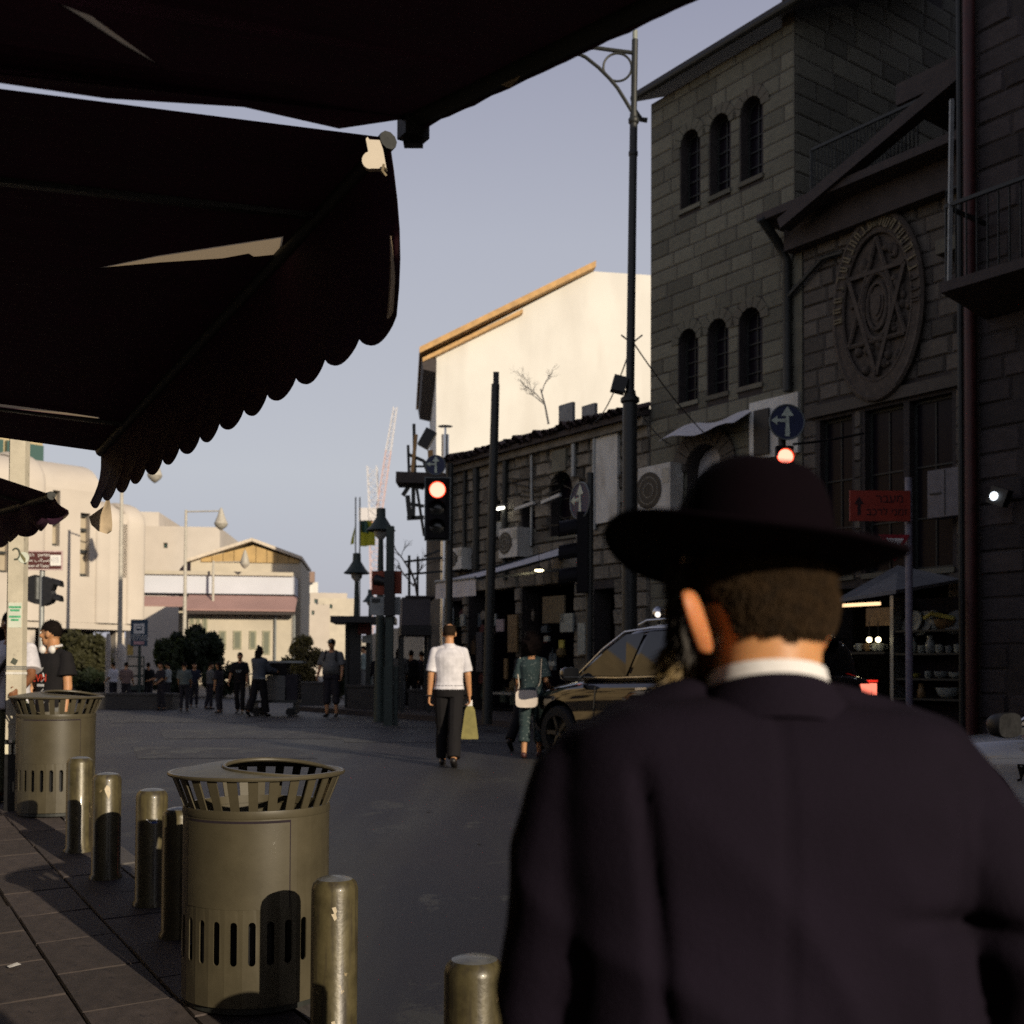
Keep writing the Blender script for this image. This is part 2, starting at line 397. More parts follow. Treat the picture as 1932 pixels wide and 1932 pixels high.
def stones(parent, pl, x0, x1, z0, z1, ch, lens, holes, mt, proud=.022, keep=300, seed=1, name='stone'):
    """courses of separate stones in front of the wall core; holes = (x0,x1,z0,z1)"""
    rnd = random.Random(seed); lst = []; z = z0; row = 0
    while z < z1 - .05:
        h = min(ch * rnd.uniform(.92, 1.08), z1 - z); segs = [(x0, x1)]
        for hx0, hx1, hz0, hz1 in holes:
            if z + h * .6 > hz0 and z + h * .4 < hz1:
                segs = [q for a, b in segs for q in ((a, min(b, hx0)), (max(a, hx1), b)) if q[1] - q[0] > .04]
        for a, b in segs:
            x = a
            while x < b - .01:
                L = rnd.uniform(*lens); L = L if b - x - L > lens[0] * .6 else b - x
                lst.append((x + L / 2, z + h / 2, L, h, rnd.random())); x += L
        z += h; row += 1
    vis = []; rest = []
    for s_ in lst:
        p = pl.w(s_[0], s_[1]); q = seen(p, 10)
        if q is None: continue
        if p.y > 0: vis.append((s_[2] * s_[3] / p.y ** 2, s_))
    vis.sort(key=lambda t: -t[0])
    for k, (_, s_) in enumerate(vis):
        x, z, L, h, rv = s_; sc = (L - .016, proud * (.7 + .6 * rv), h - .016); p = pl.w(x, z, .001)
        if k < keep:
            me = STONES[int(rv * 1e4) % 6].copy() if not mt.name + str(int(rv * 1e4) % 6) in STCACHE else STCACHE[mt.name + str(int(rv * 1e4) % 6)]
            if mt.name + str(int(rv * 1e4) % 6) not in STCACHE: me.materials.append(mt); STCACHE[mt.name + str(int(rv * 1e4) % 6)] = me
            sgn = 1 if Vector((-pl.x.y, pl.x.x, 0)).dot(pl.n) > 0 else -1
            link(name, me, None, parent, p - parent.location, (0, 0, pl.rz), (sc[0], sc[1] * sgn, sc[2]))
        else: rest.append((p, sc, int(rv * 1e4) % 6))
    if rest:
        m = MB()
        for p, sc, k in rest:
            src = STONES[k]; m.add([p + pl.x * (v.co.x * sc[0]) + pl.n * (v.co.y * sc[1]) + Vector((0, 0, v.co.z * sc[2])) for v in src.vertices], [tuple(f.vertices) for f in src.polygons])
        o = wpart(m, name, mt, parent); o['kind'] = 'stuff'
STCACHE = {}
def glazed(parent, pl, x0, x1, z0, z1, arch=True, depth=.22, bars=(1, 3), sill=True, fm=None, gm=None, label=None):
    """window: frame part > pane, bars, sill"""
    f = MB(); w_ = .05
    outer = archpoly(x0, x1, z0, z1) if arch else [(x0, z0), (x1, z0), (x1, z1), (x0, z1)]
    inner = archpoly(x0 + w_, x1 - w_, z0 + w_, z1 - w_) if arch else [(x0 + w_, z0 + w_), (x1 - w_, z0 + w_), (x1 - w_, z1 - w_), (x0 + w_, z1 - w_)]
    f.prism(outer, -depth, -depth + .05, [inner], pl.T); fo = wpart(f, 'window', fm or DARKMETAL, parent)
    if label: fo['label'] = label
    g = MB(); g.prism(inner, -depth + .012, -depth + .02, (), pl.T); wpart2(g, 'pane', gm or DARKGLASS, fo)
    b = MB()
    for k in range(1, bars[0] + 1): x = x0 + (x1 - x0) * k / (bars[0] + 1); pbox(b, pl, x - .012, x + .012, z0 + w_, z1 - w_ - .02, -depth + .021, -depth + .045)
    for k in range(1, bars[1] + 1): z = z0 + (z1 - z0) * k / (bars[1] + 1.3); pbox(b, pl, x0 + w_, x1 - w_, z - .012, z + .012, -depth + .046, -depth + .06)
    if b.v: wpart2(b, 'bar', fm or DARKMETAL, fo)
    if sill: s_ = MB(); pbox(s_, pl, x0 - .05, x1 + .05, z0 - .09, z0 - .003, -depth, .05); wpart2(s_, 'sill', STONE, fo)
    return fo
def wpart2(mb, name, mt, parent, smooth=False):
    """sub-part given in world coordinates under a part that was itself given in world coordinates"""
    return mb.build(name, mt, parent, smooth)
def core(pl, x0, x1, z0, z1, holes, th, T=None):
    m = MB(); m.prism([(x0, z0), (x1, z0), (x1, z1), (x0, z1)], -th, 0, holes, pl.T); return m
# ------------------------------------------------------------------ far side of the street
FP = Pl(N * FC, -S)
def fx(u, v=900): return FP.hit(u, v)[0]
m = MB(); pbox(m, FP, fx(780) - 1, 25, .2, .38, -.5, 3.0); FPV = m.build('far_pavement', PAVEB); FPV['kind'] = 'structure'
X1, X2, X3, X0 = fx(1227), fx(1500), fx(1838), fx(846)
# --- tall stone house with arched windows
b1 = empty('stone_house', FP.w((X1 + X2) / 2, 0), 0, 'tall grey stone house with two rows of three arched windows and a dark sloping eave', 'building')
ZE = FP.hit(1232, 195)[1]
wins = []
for u0, u1, vt, vb in ((1285, 1320, 250, 388), (1340, 1377, 213, 365), (1398, 1438, 180, 338), (1281, 1316, 618, 757), (1336, 1373, 602, 743), (1395, 1437, 582, 728)):
    um = (u0 + u1) / 2; wins.append((fx(u0, (vt + vb) / 2), fx(u1, (vt + vb) / 2), FP.hit(um, vb)[1], FP.hit(um, vt)[1]))
for row in (wins[:3], wins[3:]):                                    # the three of a row share sill and top
    za = sum(w[2] for w in row) / 3; zb = sum(w[3] for w in row) / 3
    for k, w in enumerate(row): wins[wins.index(w)] = (w[0], w[1], za, zb)
dx0, dx1 = fx(1272, 1000), fx(1300, 1000)
holes = [archpoly(*w) for w in wins]
arch_door = (fx(1297, 950), fx(1366, 900), .38, FP.hit(1330, 838)[1])
wpart(core(FP, X1, X2, 0, ZE, holes + [archpoly(*arch_door)], .5), 'wall', MORTAR, b1)
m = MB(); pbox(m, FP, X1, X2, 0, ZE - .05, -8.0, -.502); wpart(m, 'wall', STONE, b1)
for w in wins: glazed(b1, FP, *w, True, .25, (1, 4))
stones(b1, FP, X1, X2, .4, ZE - .02, .31, (.35, .8), [(w[0] - .02, w[1] + .02, w[2] - .1, w[3] - .02) for w in wins] + [arch_door], STONE, .015, 300, 3)
m = MB()
for w in wins:                                                      # arch stones over each window
    c = (w[0] + w[1]) / 2; r0 = (w[1] - w[0]) / 2; zs = w[3] - r0
    for k in range(7):
        a0 = math.pi * k / 7 + .02; a1 = math.pi * (k + 1) / 7 - .02; q = [(c + rr_ * math.cos(a), zs + rr_ * math.sin(a)) for rr_, a in ((r0, a0), (r0 + .2, a0), (r0 + .2, a1), (r0, a1))]
        m.prism(q, .002, .035, (), FP.T)
o = wpart(m, 'arch_stone', STONE, b1); o['kind'] = 'stuff'
EW = Pl(FP.w(X2, 0), -N)                                            # its end wall, facing down the street
wpart(core(EW, 0.002, 8, 4, ZE + 2.6, [], .3), 'wall', MORTAR, b1)
stones(b1, EW, 0.0, 8.0, 5.8, ZE + 2.4, .36, (.6, 1.3), [], STONE, .012, 170, 5)
m = MB()                                                            # roof with overhang
q = [FP.w(X1 - .12, ZE, .34), FP.w(X2 + .5, ZE, .34), FP.w(X2 + .5, ZE + 2.0, -4.2), FP.w(X1 - .12, ZE + 2.0, -4.2)]
m.add(q + [p + Vector((0, 0, .22)) for p in q], [(3, 2, 1, 0), (4, 5, 6, 7), (0, 1, 5, 4), (1, 2, 6, 5), (2, 3, 7, 6), (3, 0, 4, 7)])
ROOFM = mat('roof_dark', (.05, .04, .038), .8, .3, 5, .4, 30); rf = wpart(m, 'roof', ROOFM, b1)
m = MB().tube([FP.w(X1 - .16, ZE + .06, .38), FP.w(X2 + .5, ZE + .06, .38)], .075, 10); wpart2(m, 'gutter', DARKMETAL, rf)
m = MB().tube([FP.w(X1 - .14, ZE + .02, .38), FP.w(X1 - .14, ZE - .18, .34), FP.w(X1 - .1, ZE - .34, .2), FP.w(X1 - .02, ZE - .36, .09)], .055, 8); wpart2(m, 'downspout', DARKMETAL, rf)
# doorway hood, blocked arch
m = MB(); m.prism(archpoly(*arch_door), -.32, -.3, (), FP.T); dl = wpart(m, 'door', mat('pale_screen', (.62, .60, .60), .7, .1, 2, .1, 30, streak=((.4, .38, .4), .4, (2, 2, .6))), b1)
m = MB(); c = (arch_door[0] + arch_door[1]) / 2; r0 = (arch_door[1] - arch_door[0]) / 2; zs = arch_door[3] - r0
for k in range(11):
    a0 = math.pi * k / 11 + .015; a1 = math.pi * (k + 1) / 11 - .015
    m.prism([(c + rr_ * math.cos(a), zs + rr_ * math.sin(a)) for rr_, a in ((r0, a0), (r0 + .36, a0), (r0 + .36, a1), (r0, a1))], .002, .09, (), FP.T)
o = wpart(m, 'arch_stone', STONE2, b1); o['kind'] = 'stuff'
m = MB(); hx0, hz = FP.hit(1281, 838); hx1, _ = FP.hit(1425, 800); hz1 = FP.hit(1281, 808)[1]
m.sheet(lambda a, b: FP.w(hx0 + (hx1 - hx0) * a, hz1 - .02 - (hz1 - hz) * b + .05 * math.sin(a * 9), .04 + .55 * b), 10, 4); wpart(m, 'canopy', mat('pale_fabric', (.62, .60, .60), .8, .12, 3, .1, 30), b1)
# --- lower house with the carved roundel
b2 = empty('stone_house', FP.w((X2 + X3) / 2, 0), 0, 'low stone house with an oval carved relief, terrace railing and tall dark shop windows', 'building')
ZT = FP.hit(1500, 430)[1]
sw = []
for u0, u1, vt in ((1547, 1608, 783), (1632, 1705, 768), (1716, 1797, 752)):
    sw.append((fx(u0, 900), fx(u1, 900), FP.hit(1600, 1085)[1], FP.hit((u0 + u1) / 2, vt)[1]))
zt = sum(w[3] for w in sw) / 3; sw = [(a, b, c, zt) for a, b, c, d in sw]
shop = (fx(1575, 1200), fx(1790, 1200), .38, FP.hit(1680, 1105)[1])
dw = (fx(1773, 420), fx(1843, 420), FP.hit(1790, 458)[1], FP.hit(1790, 375)[1])
rect = lambda w: [(w[0], w[2]), (w[1], w[2]), (w[1], w[3]), (w[0], w[3])]
wpart(core(FP, X2 + .003, X3 + 1.5, 0, ZT, [rect(w) for w in sw] + [rect(shop)], .5), 'wall', MORTAR, b2)
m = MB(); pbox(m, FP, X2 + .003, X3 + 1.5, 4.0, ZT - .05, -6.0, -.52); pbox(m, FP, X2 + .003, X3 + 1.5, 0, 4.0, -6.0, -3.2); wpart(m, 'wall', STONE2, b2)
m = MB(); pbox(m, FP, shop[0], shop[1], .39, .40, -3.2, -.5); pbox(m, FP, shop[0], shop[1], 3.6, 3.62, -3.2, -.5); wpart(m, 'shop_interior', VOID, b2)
for w in sw: glazed(b2, FP, *w, False, .2, (1, 2), True)
stones(b2, FP, X2 + .2, X3 + 1.3, .4, ZT, .29, (.28, .62), [(w[0] - .06, w[1] + .06, w[2] - .1, w[3] + .12) for w in sw] + [shop, (sw[0][0], sw[2][1], sw[0][3] + .05, sw[0][3] + .3)], STONE2, .03, 300, 8)
m = MB(); pbox(m, FP, X2 + .01, X2 + .19, .4, ZT, .002, .035); wpart(m, 'corner_strip', STONE, b2)
m = MB(); pbox(m, FP, sw[0][0] - .2, sw[2][1] + .3, zt + .06, zt + .26, .002, .1); wpart(m, 'lintel', STONE2, b2)
# terrace slab, eave, railing
m = MB(); pbox(m, FP, X2 - .25, X3 + 1.5, ZT, ZT + .14, -6, .75); pbox(m, FP, X2, X3 + 1.5, ZT - .5, ZT - .003, .002, .3); wpart(m, 'terrace', ROOFM, b2)
rx0, rz0 = FP.hit(1592, 385, -.6); rx1 = FP.hit(1800, 300, -.6)[0]; rt = ZT + 1.12
rl = MB().bar(FP.w(rx0, rt, .3), FP.w(rx1, rt, .3), .05); rl.bar(FP.w(rx0, ZT + .14, .3), FP.w(rx0, rt, .3), .05); rail = wpart(rl, 'railing', DARKMETAL, b2)
for k in range(1, 30):
    x = rx0 + (rx1 - rx0) * k / 30; wpart2(MB().bar(FP.w(x, ZT + .14, .3), FP.w(x, rt - .03, .3), .022), 'baluster', DARKMETAL, rail)
m = MB(); a = FP.w(*FP.hit(1478, 425, .7), .7); b = FP.w(*FP.hit(1842, 118, .7), .7); m.bar(a, b, .26, .2); a2 = FP.w(X2 + .5, ZT + .5, .3); wpart(m, 'stair_beam', ROOFM, b2)
m = MB(); bx0, bz0 = FP.hit(1690, 160, .2); pbox(m, FP, bx0, X3 + .5, bz0 - .35, bz0, -4.5, .2); wpart(m, 'canopy', ROOFM, b2)
m = MB().tube([FP.w(X2 - .14, ZT + .05, .75), FP.w(X2 - .14, ZT - .3, .3), FP.w(X2 - .1, ZT - .6, .1), FP.w(X2 - .08, FP.hit(1484, 742)[1], .1)], .085, 10); wpart(m, 'downpipe', DARKMETAL, b2, True)
m = MB().tube([FP.w(X2 - .06, FP.hit(1488, 565)[1], .12), FP.w(*FP.hit(1560, 490), .12), FP.w(*FP.hit(1600, 478), .12)], .045, 8); wpart(m, 'drain_pipe', DARKMETAL, b2, True)
# roundel: oval relief
cx, cz = FP.hit(1664, 580); hz_ = (FP.hit(1664, 405)[1] - FP.hit(1664, 755)[1]) / 2; hx_ = (fx(1746, 580) - fx(1582, 580)) / 2
EC = Vector((cx, 0, cz))
rd = empty('relief_roundel', FP.w(cx, cz), 0, 'large oval carved stone emblem with a lettered rim on the low stone house', 'relief')
def ell(k, n, s=1.0): a = 2 * math.pi * k / n; return (cx + hx_ * s * math.cos(a), cz + hz_ * s * math.sin(a))
m = MB(); m.prism([ell(k, 40) for k in range(40)], .04, .16, [[ell(k, 40, .78) for k in range(40)]], FP.T); wpart(m, 'rim', RELIEF, rd)
m = MB(); m.prism([ell(k, 40, .775) for k in range(40)], .035, .085, (), FP.T); wpart(m, 'plate', RELIEF, rd)
m = MB()
for k in range(40): m.tube([FP.w(*ell(k, 40, .99), .13), FP.w(*ell(k + 1, 40, .99), .13)], .06, 6)
for k in range(40): m.tube([FP.w(*ell(k, 40, .80), .14), FP.w(*ell(k + 1, 40, .80), .14)], .035, 6)
wpart(m, 'moulding', RELIEF, rd, True)
GILT = mat('worn_gilt', (.17, .14, .085), .7, .4, 9, wear=((.06, .05, .04), .45, 6))
for k in range(26):                                                 # raised letters round the upper rim
    a = math.pi * (-.02 + 1.04 * k / 25); c_ = (cx + hx_ * .895 * math.cos(a), cz + hz_ * .895 * math.sin(a)); rnd = random.Random(k)
    m = MB(); t_ = Vector((-math.sin(a) * hx_, 0, math.cos(a) * hz_)).normalized(); n_ = Vector((math.cos(a) * hz_, 0, math.sin(a) * hx_)).normalized()
    for q in range(rnd.choice((1, 2, 2))):
        off = (q - .5) * .055
        p0 = (c_[0] + t_.x * off - n_.x * .075, c_[1] + t_.z * off - n_.z * .075); p1 = (c_[0] + t_.x * off + n_.x * .075, c_[1] + t_.z * off + n_.z * .075)
        m.bar(FP.w(*p0, .185), FP.w(*p1, .185), .028)
    s_ = rnd.choice((-1, 1)) * .075; m.bar(FP.w(c_[0] - t_.x * .045 + n_.x * s_, c_[1] - t_.z * .045 + n_.z * s_, .185), FP.w(c_[0] + t_.x * .045 + n_.x * s_, c_[1] + t_.z * .045 + n_.z * s_, .185), .028)
    wpart(m, 'letter', GILT if k > 2 else RELIEF, rd)
m = MB()                                                            # inner ring, shield and a heap of carved scroll work
for k in range(28): m.tube([FP.w(cx + hx_ * .33 * math.cos(2 * math.pi * q / 28), cz + hz_ * .36 * math.sin(2 * math.pi * q / 28), .13) for q in (k, k + 1)], .05, 6)
for k in range(28): m.tube([FP.w(cx + hx_ * .22 * math.cos(2 * math.pi * q / 28), cz + hz_ * .25 * math.sin(2 * math.pi * q / 28), .13) for q in (k, k + 1)], .035, 6)
wpart(m, 'inner_ring', RELIEF, rd, True)
m = MB(); rnd = random.Random(5); ic = (cx, cz)                          # six pointed star of moulded bars and lumps of carving between the points
def st(k, q): a = math.pi / 2 + math.pi * k / 3; return (cx + hx_ * q * math.cos(a), cz + hz_ * q * math.sin(a))
for k in range(6):
    a_, b_ = st(k, .74), st(k + 2, .74); m.bar(FP.w(*a_, .115 + .02 * (k % 2)), FP.w(*b_, .115 + .02 * (k % 2)), .10, .07)
    m.tube([FP.w(*a_, .16), FP.w(*b_, .16)], .022, 6)
wpart(m, 'star', RELIEF, rd)
m = MB()
for k in range(40):
    a = rnd.uniform(0, 6.28); q = rnd.uniform(.36, .72); p = FP.w(cx + hx_ * q * math.cos(a), cz + hz_ * q * math.sin(a), .09); m.sphere(p, (rnd.uniform(.04, .10), rnd.uniform(.04, .08), rnd.uniform(.04, .12)), 8, 6)
wpart(m, 'carving', RELIEF, rd, True)['kind'] = 'stuff'
m = MB()
for k, w in enumerate(((.5, .06), (.36, .1), (.24, .2))): m.prism([(cx + hx_ * w[0] * .42 * c_, cz + hz_ * w[0] * .42 * s_) for c_, s_ in ((-1, 1), (1, 1), (1, -.2), (.55, -.8), (0, -1.1), (-.55, -.8), (-1, -.2))], .086 + .03 * k, .115 + .03 * k, (), FP.T)
wpart(m, 'shield', RELIEF, rd)
# --- nearest house on the right: balconies and a red-brown pipe
b3 = empty('stone_house', FP.w(X3 + 4, 0), 0, 'dark stone house at the right edge with balconies and a rust red pipe', 'building')
XN = X3 + .55
NW = FP; DN = 1.2
wpart(core(Pl(FP.w(XN, 0, DN), -S), 0, 16, 0, 19, [], .5), 'wall', MORTAR, b3)
PN3 = Pl(FP.w(XN, 0, DN), -S)
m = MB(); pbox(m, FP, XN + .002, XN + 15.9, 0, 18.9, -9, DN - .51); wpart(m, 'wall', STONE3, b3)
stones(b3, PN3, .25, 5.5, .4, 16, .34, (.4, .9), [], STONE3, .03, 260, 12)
RUST = mat('rust_red_pipe', (.060, .016, .014), .55, .3, 6, .2, 50)
m = MB().tube([PN3.w(.22, z, .14) for z in (.4, 4, 8, 12, 16)], .085, 10); wpart(m, 'pipe', RUST, b3, True)
m = MB().tube([PN3.w(.02, z, .08) for z in (.4, 8, 16)], .04, 8); wpart(m, 'pipe', DARKMETAL, b3, True)
for zb, nm in ((PN3.hit(1880, 560)[1], 1),):
    m = MB(); q = [PN3.w(.4, zb, .05), PN3.w(4.5, zb, .05), PN3.w(4.5, zb, 1.15), PN3.w(.4, zb, 1.15)]
    q2 = [PN3.w(.4, zb - .3, .05), PN3.w(4.5, zb - .3, .05), PN3.w(4.5, zb - .14, 1.15), PN3.w(.4, zb - .14, 1.15)]
    m.add(q2 + q, [(3, 2, 1, 0), (4, 5, 6, 7), (0, 1, 5, 4), (1, 2, 6, 5), (2, 3, 7, 6), (3, 0, 4, 7)]); bal = wpart(m, 'balcony', ROOFM, b3)
    zr = zb + 1.05
    r_ = MB(); r_.bar(PN3.w(.45, zr, 1.1), PN3.w(4.5, zr, 1.1), .05); r_.bar(PN3.w(.45, zr, .1), PN3.w(.45, zr, 1.1), .05); wpart2(r_, 'railing', DARKMETAL, bal)
    for k in range(26): x = .45 + 4 * k / 26; wpart2(MB().bar(PN3.w(x, zb, 1.1), PN3.w(x, zr, 1.1), .02), 'baluster', DARKMETAL, bal)
    wpart2(MB().bar(PN3.w(.5, zb, 1.1), PN3.w(.55, zb + 2.5, 1.1), .05), 'post', GREYMETAL, bal)
b4 = empty('shade_block', FP.w(XN + 9, 0, 3), 0, 'unseen tall stone block added outside the right edge to shade the street', 'building')  # unseen block added to throw shade over the right side of the street
cq = P(2010, 1200, 9.6); m = MB(); m.add([cq, cq + S * -30, cq + S * -30 - N * 12, cq - N * 12], [(0, 1, 2, 3)]); zb4 = [Vector((p[0], p[1], 0)) for p in m.v]; zt4 = [Vector((p[0], p[1], 12.5)) for p in m.v]
m = MB().add(zb4 + zt4, [(3, 2, 1, 0), (4, 5, 6, 7), (0, 1, 5, 4), (1, 2, 6, 5), (2, 3, 7, 6), (3, 0, 4, 7)]); wpart(m, 'wall', STONE3, b4)
# stone shelf below the balcony
sx0, sz0 = FP.hit(1768, 468, .5); sx1 = FP.hit(1850, 440, .5)[0]
m = MB(); pbox(m, FP, sx0, XN - .02, sz0 - .12, sz0 + .1, .04, .55); wpart(m, 'ledge', STONE, b2)
m = MB()
for k in range(9): x = sx0 + .1 + k * .1; m.bar(FP.w(x, sz0 + .1, .4), FP.w(x, sz0 + .9, .4), .02)
m.bar(FP.w(sx0 + .1, sz0 + .9, .4), FP.w(sx0 + .9, sz0 + .9, .4), .03); wpart(m, 'window_grille', DARKMETAL, b2)
# lower overhang slab at right
m = MB(); ox, oz = FP.hit(1765, 545, .9); pbox(m, FP, ox + .25, XN - .01, oz - .12, oz + .06, .04, 1.1); wpart(m, 'canopy_slab', ROOFM, b2)
# --- long low old house beyond, with a ragged tiled top
bl = empty('stone_house', FP.w((X0 + X1) / 2, 0), 0, 'long low old stone house with arches, pipes and a ragged tiled roof edge', 'building')
ZL = FP.hit(1100, 784)[1]
ar = []                                                             # arched openings upstairs
for u0, u1, vt, vb in ((985, 1012, 945, 1000), (1040, 1085, 890, 1010), (925, 945, 930, 985)):
    ar.append((fx(u0, 950), fx(u1, 950), FP.hit((u0 + u1) / 2, vb)[1], FP.hit((u0 + u1) / 2, vt)[1]))
shops = [(fx(850, 1200), fx(876, 1200), .38, 3.2), (fx(884, 1200), fx(975, 1200), .38, 3.4), (fx(985, 1200), fx(1085, 1200), .38, 3.4), (fx(1120, 1200), fx(1160, 1200), .38, 3.2)]
wpart(core(FP, X0, X1 - .003, 0, ZL - .35, [archpoly(*a) for a in ar] + [rect(s_) for s_ in shops], .5), 'wall', MORTAR, bl)
m = MB(); pbox(m, FP, X0, X1 - .003, 3.6, ZL - .4, -7, -.52); pbox(m, FP, X0, X1 - .003, 0, 3.6, -7, -3.0); wpart(m, 'wall', OLDSTONE, bl)
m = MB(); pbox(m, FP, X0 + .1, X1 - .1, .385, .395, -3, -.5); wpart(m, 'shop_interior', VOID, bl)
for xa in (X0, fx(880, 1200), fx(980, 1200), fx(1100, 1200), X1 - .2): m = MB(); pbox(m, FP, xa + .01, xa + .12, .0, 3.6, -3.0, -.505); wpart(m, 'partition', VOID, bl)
for a in ar: glazed(bl, FP, *a, True, .3, (1, 2))
stones(bl, FP, X0, X1 - .01, .4, ZL - .4, .33, (.3, .75), [(a[0] - .02, a[1] + .02, a[2], a[3]) for a in ar] + shops, OLDSTONE, .06, 300, 21)
m = MB()
for a in ar:
    c = (a[0] + a[1]) / 2; r0 = (a[1] - a[0]) / 2; zs = a[3] - r0
    for k in range(9):
        a0 = math.pi * k / 9 + .02; a1 = math.pi * (k + 1) / 9 - .02; m.prism([(c + q * math.cos(t), zs + q * math.sin(t)) for q, t in ((r0, a0), (r0 + .25, a0), (r0 + .25, a1), (r0, a1))], .002, .08, (), FP.T)
o = wpart(m, 'arch_stone', OLDSTONE, bl); o['kind'] = 'stuff'
m = MB(); pbox(m, FP, X0 - .1, X1 - .01, ZL - .62, ZL - .45, .045, .22); wpart(m, 'cornice', OLDSTONE, bl)
m = MB(); rnd = random.Random(3)
q = [FP.w(X0 - .2, ZL - .34, .35), FP.w(X1 - .02, ZL - .34, .35), FP.w(X1 - .02, ZL + .9, -5), FP.w(X0 - .2, ZL + .9, -5)]
m.add(q + [p - Vector((0, 0, .12)) for p in q], [(0, 1, 2, 3), (7, 6, 5, 4), (0, 4, 5, 1), (1, 5, 6, 2), (2, 6, 7, 3), (3, 7, 4, 0)]); rf = wpart(m, 'roof', ROOFM, bl)
TILE = mat('old_tile', (.075, .05, .042), .85, .4, 6, .5, 30, rand=.3)
tm = None
nt = 90
for k in range(nt):                                                 # edge tiles lying loose along the eave
    x = X0 + (X1 - X0) * (k + .5) / nt + rnd.uniform(-.03, .03)
    if tm is None:
        t_ = MB(); t_.sheet(lambda a, b: (-.085 + .17 * a, -.25 + .5 * b, .07 * math.sin(math.pi * a)), 6, 1); t_.sheet(lambda a, b: (-.085 + .17 * a, -.25 + .5 * b, .07 * math.sin(math.pi * a) - .018), 6, 1); tm = t_.mesh('tile', TILE)
    o = link('tile', tm, None, bl, FP.w(x, ZL - .28 + rnd.uniform(-.03, .07), .2 + rnd.uniform(-.05, .05)) - bl.location, (R(rnd.uniform(4, 22)), rnd.uniform(-.1, .1), FP.rz + (math.pi if False else 0) + rnd.uniform(-.1, .1)), (1.15, 1, rnd.uniform(.9, 1.4)))
# pipes, cables, boxes on the old house
for k, (u, v0, v1, r_) in enumerate(((884, 890, 1080, .05), (961, 830, 1095, .07), (905, 880, 1075, .09), (1130, 800, 1000, .05), (1010, 860, 1030, .035), (1090, 815, 900, .06))):
    x = fx(u, (v0 + v1) / 2); m = MB().tube([FP.w(x, FP.hit(u, v0)[1], .12), FP.w(x + rnd.uniform(-.05, .05), (FP.hit(u, v0)[1] + FP.hit(u, v1)[1]) / 2, .12), FP.w(x, FP.hit(u, v1)[1], .12)], r_, 8); wpart(m, 'pipe', rnd.choice((GREYMETAL, DARKMETAL, STONE)), bl, True)
for k in range(9):
    u0 = rnd.uniform(870, 1120); u1 = u0 + rnd.uniform(50, 130); v0 = rnd.uniform(850, 1000)
    a = FP.w(*FP.hit(u0, v0), .1); b = FP.w(*FP.hit(min(u1, 1220), v0 + rnd.uniform(-40, 20)), .1)
    m = MB().tube([a.lerp(b, t) - Vector((0, 0, .5 * t * (1 - t))) for t in (0, .2, .4, .6, .8, 1)], .018, 5); wpart(m, 'cable', BLACKP, bl)
for u, v, w_, h_ in ((1062, 870, .5, .5), (1105, 985, .35, .6), (1150, 905, .8, 1.9), (1075, 800, .5, .9), (1118, 790, .45, .6), (945, 1000, .4, .35)):
    x, z = FP.hit(u, v); m = MB(); pbox(m, FP, x - w_ / 2, x + w_ / 2, z - h_ / 2, z + h_ / 2, .045, .13); wpart(m, 'shutter', rnd.choice((ACWHITE, STONE, mat('grey_shutter', (.22, .23, .23), .7))), bl)
xe = fx(801, 1080); ze_ = FP.hit(815, 1000)[1]
m = MB(); pbox(m, FP, xe, X0 - .003, 0, ze_, -5, -.05); wpart(m, 'side_annex', OLDSTONE, bl)
# tube lamp on the old house
x, z = FP.hit(957, 962); tl = empty('tube_lamp', FP.w(x, z), 0, 'lit white strip lamp on a bracket on the long low old house', 'lamp')
wpart(MB().bar(FP.w(x - .3, z + .05, .3), FP.w(x + .3, z + .05, .3), .09, .05), 'casing', GREYMETAL, tl)
TUBEM = mat('tube_light', (1, .95, .8), .5, 0, 1, emit=(1, .95, .80), estr=6)
wpart(MB().tube([FP.w(x - .26, z, .3), FP.w(x + .26, z, .3)], .035, 8), 'tube', TUBEM, tl); wpart(MB().bar(FP.w(x, z + .06, .045), FP.w(x, z + .06, .3), .03), 'bracket', GREYMETAL, tl)
for u0, v0, u1, v1 in ((985, 962, 1020, 950), (1035, 950, 1070, 935)):
    a = FP.w(*FP.hit(u0, v0), .2); b = FP.w(*FP.hit(u1, v1), .2); wpart(MB().bar(a, b, .07), 'lamp_tube', ACWHITE, bl)
# steel flue and dark posts rising over the roof edge
x, _ = FP.hit(857, 1000); zt = FP.hit(857, 797, .3)[1]
fl = empty('flue_pipe', FP.w(x, .38, .3), 0, 'shiny steel flue pipe with a flat cap beside the traffic light', 'pipe')
wpart(MB().tube([FP.w(x, .4, .3), FP.w(x, zt - .25, .3)], .1, 14), 'pipe', CHROME, fl, True); wpart(MB().lathe([(.02, 0), (.2, .02), (.02, .05)], 14, FP.w(x, zt - .05, .3)), 'cap', CHROME, fl)
wpart(MB().tube([FP.w(x, zt - .26, .3), FP.w(x, zt - .04, .3)], .03, 6), 'stem', CHROME, fl)
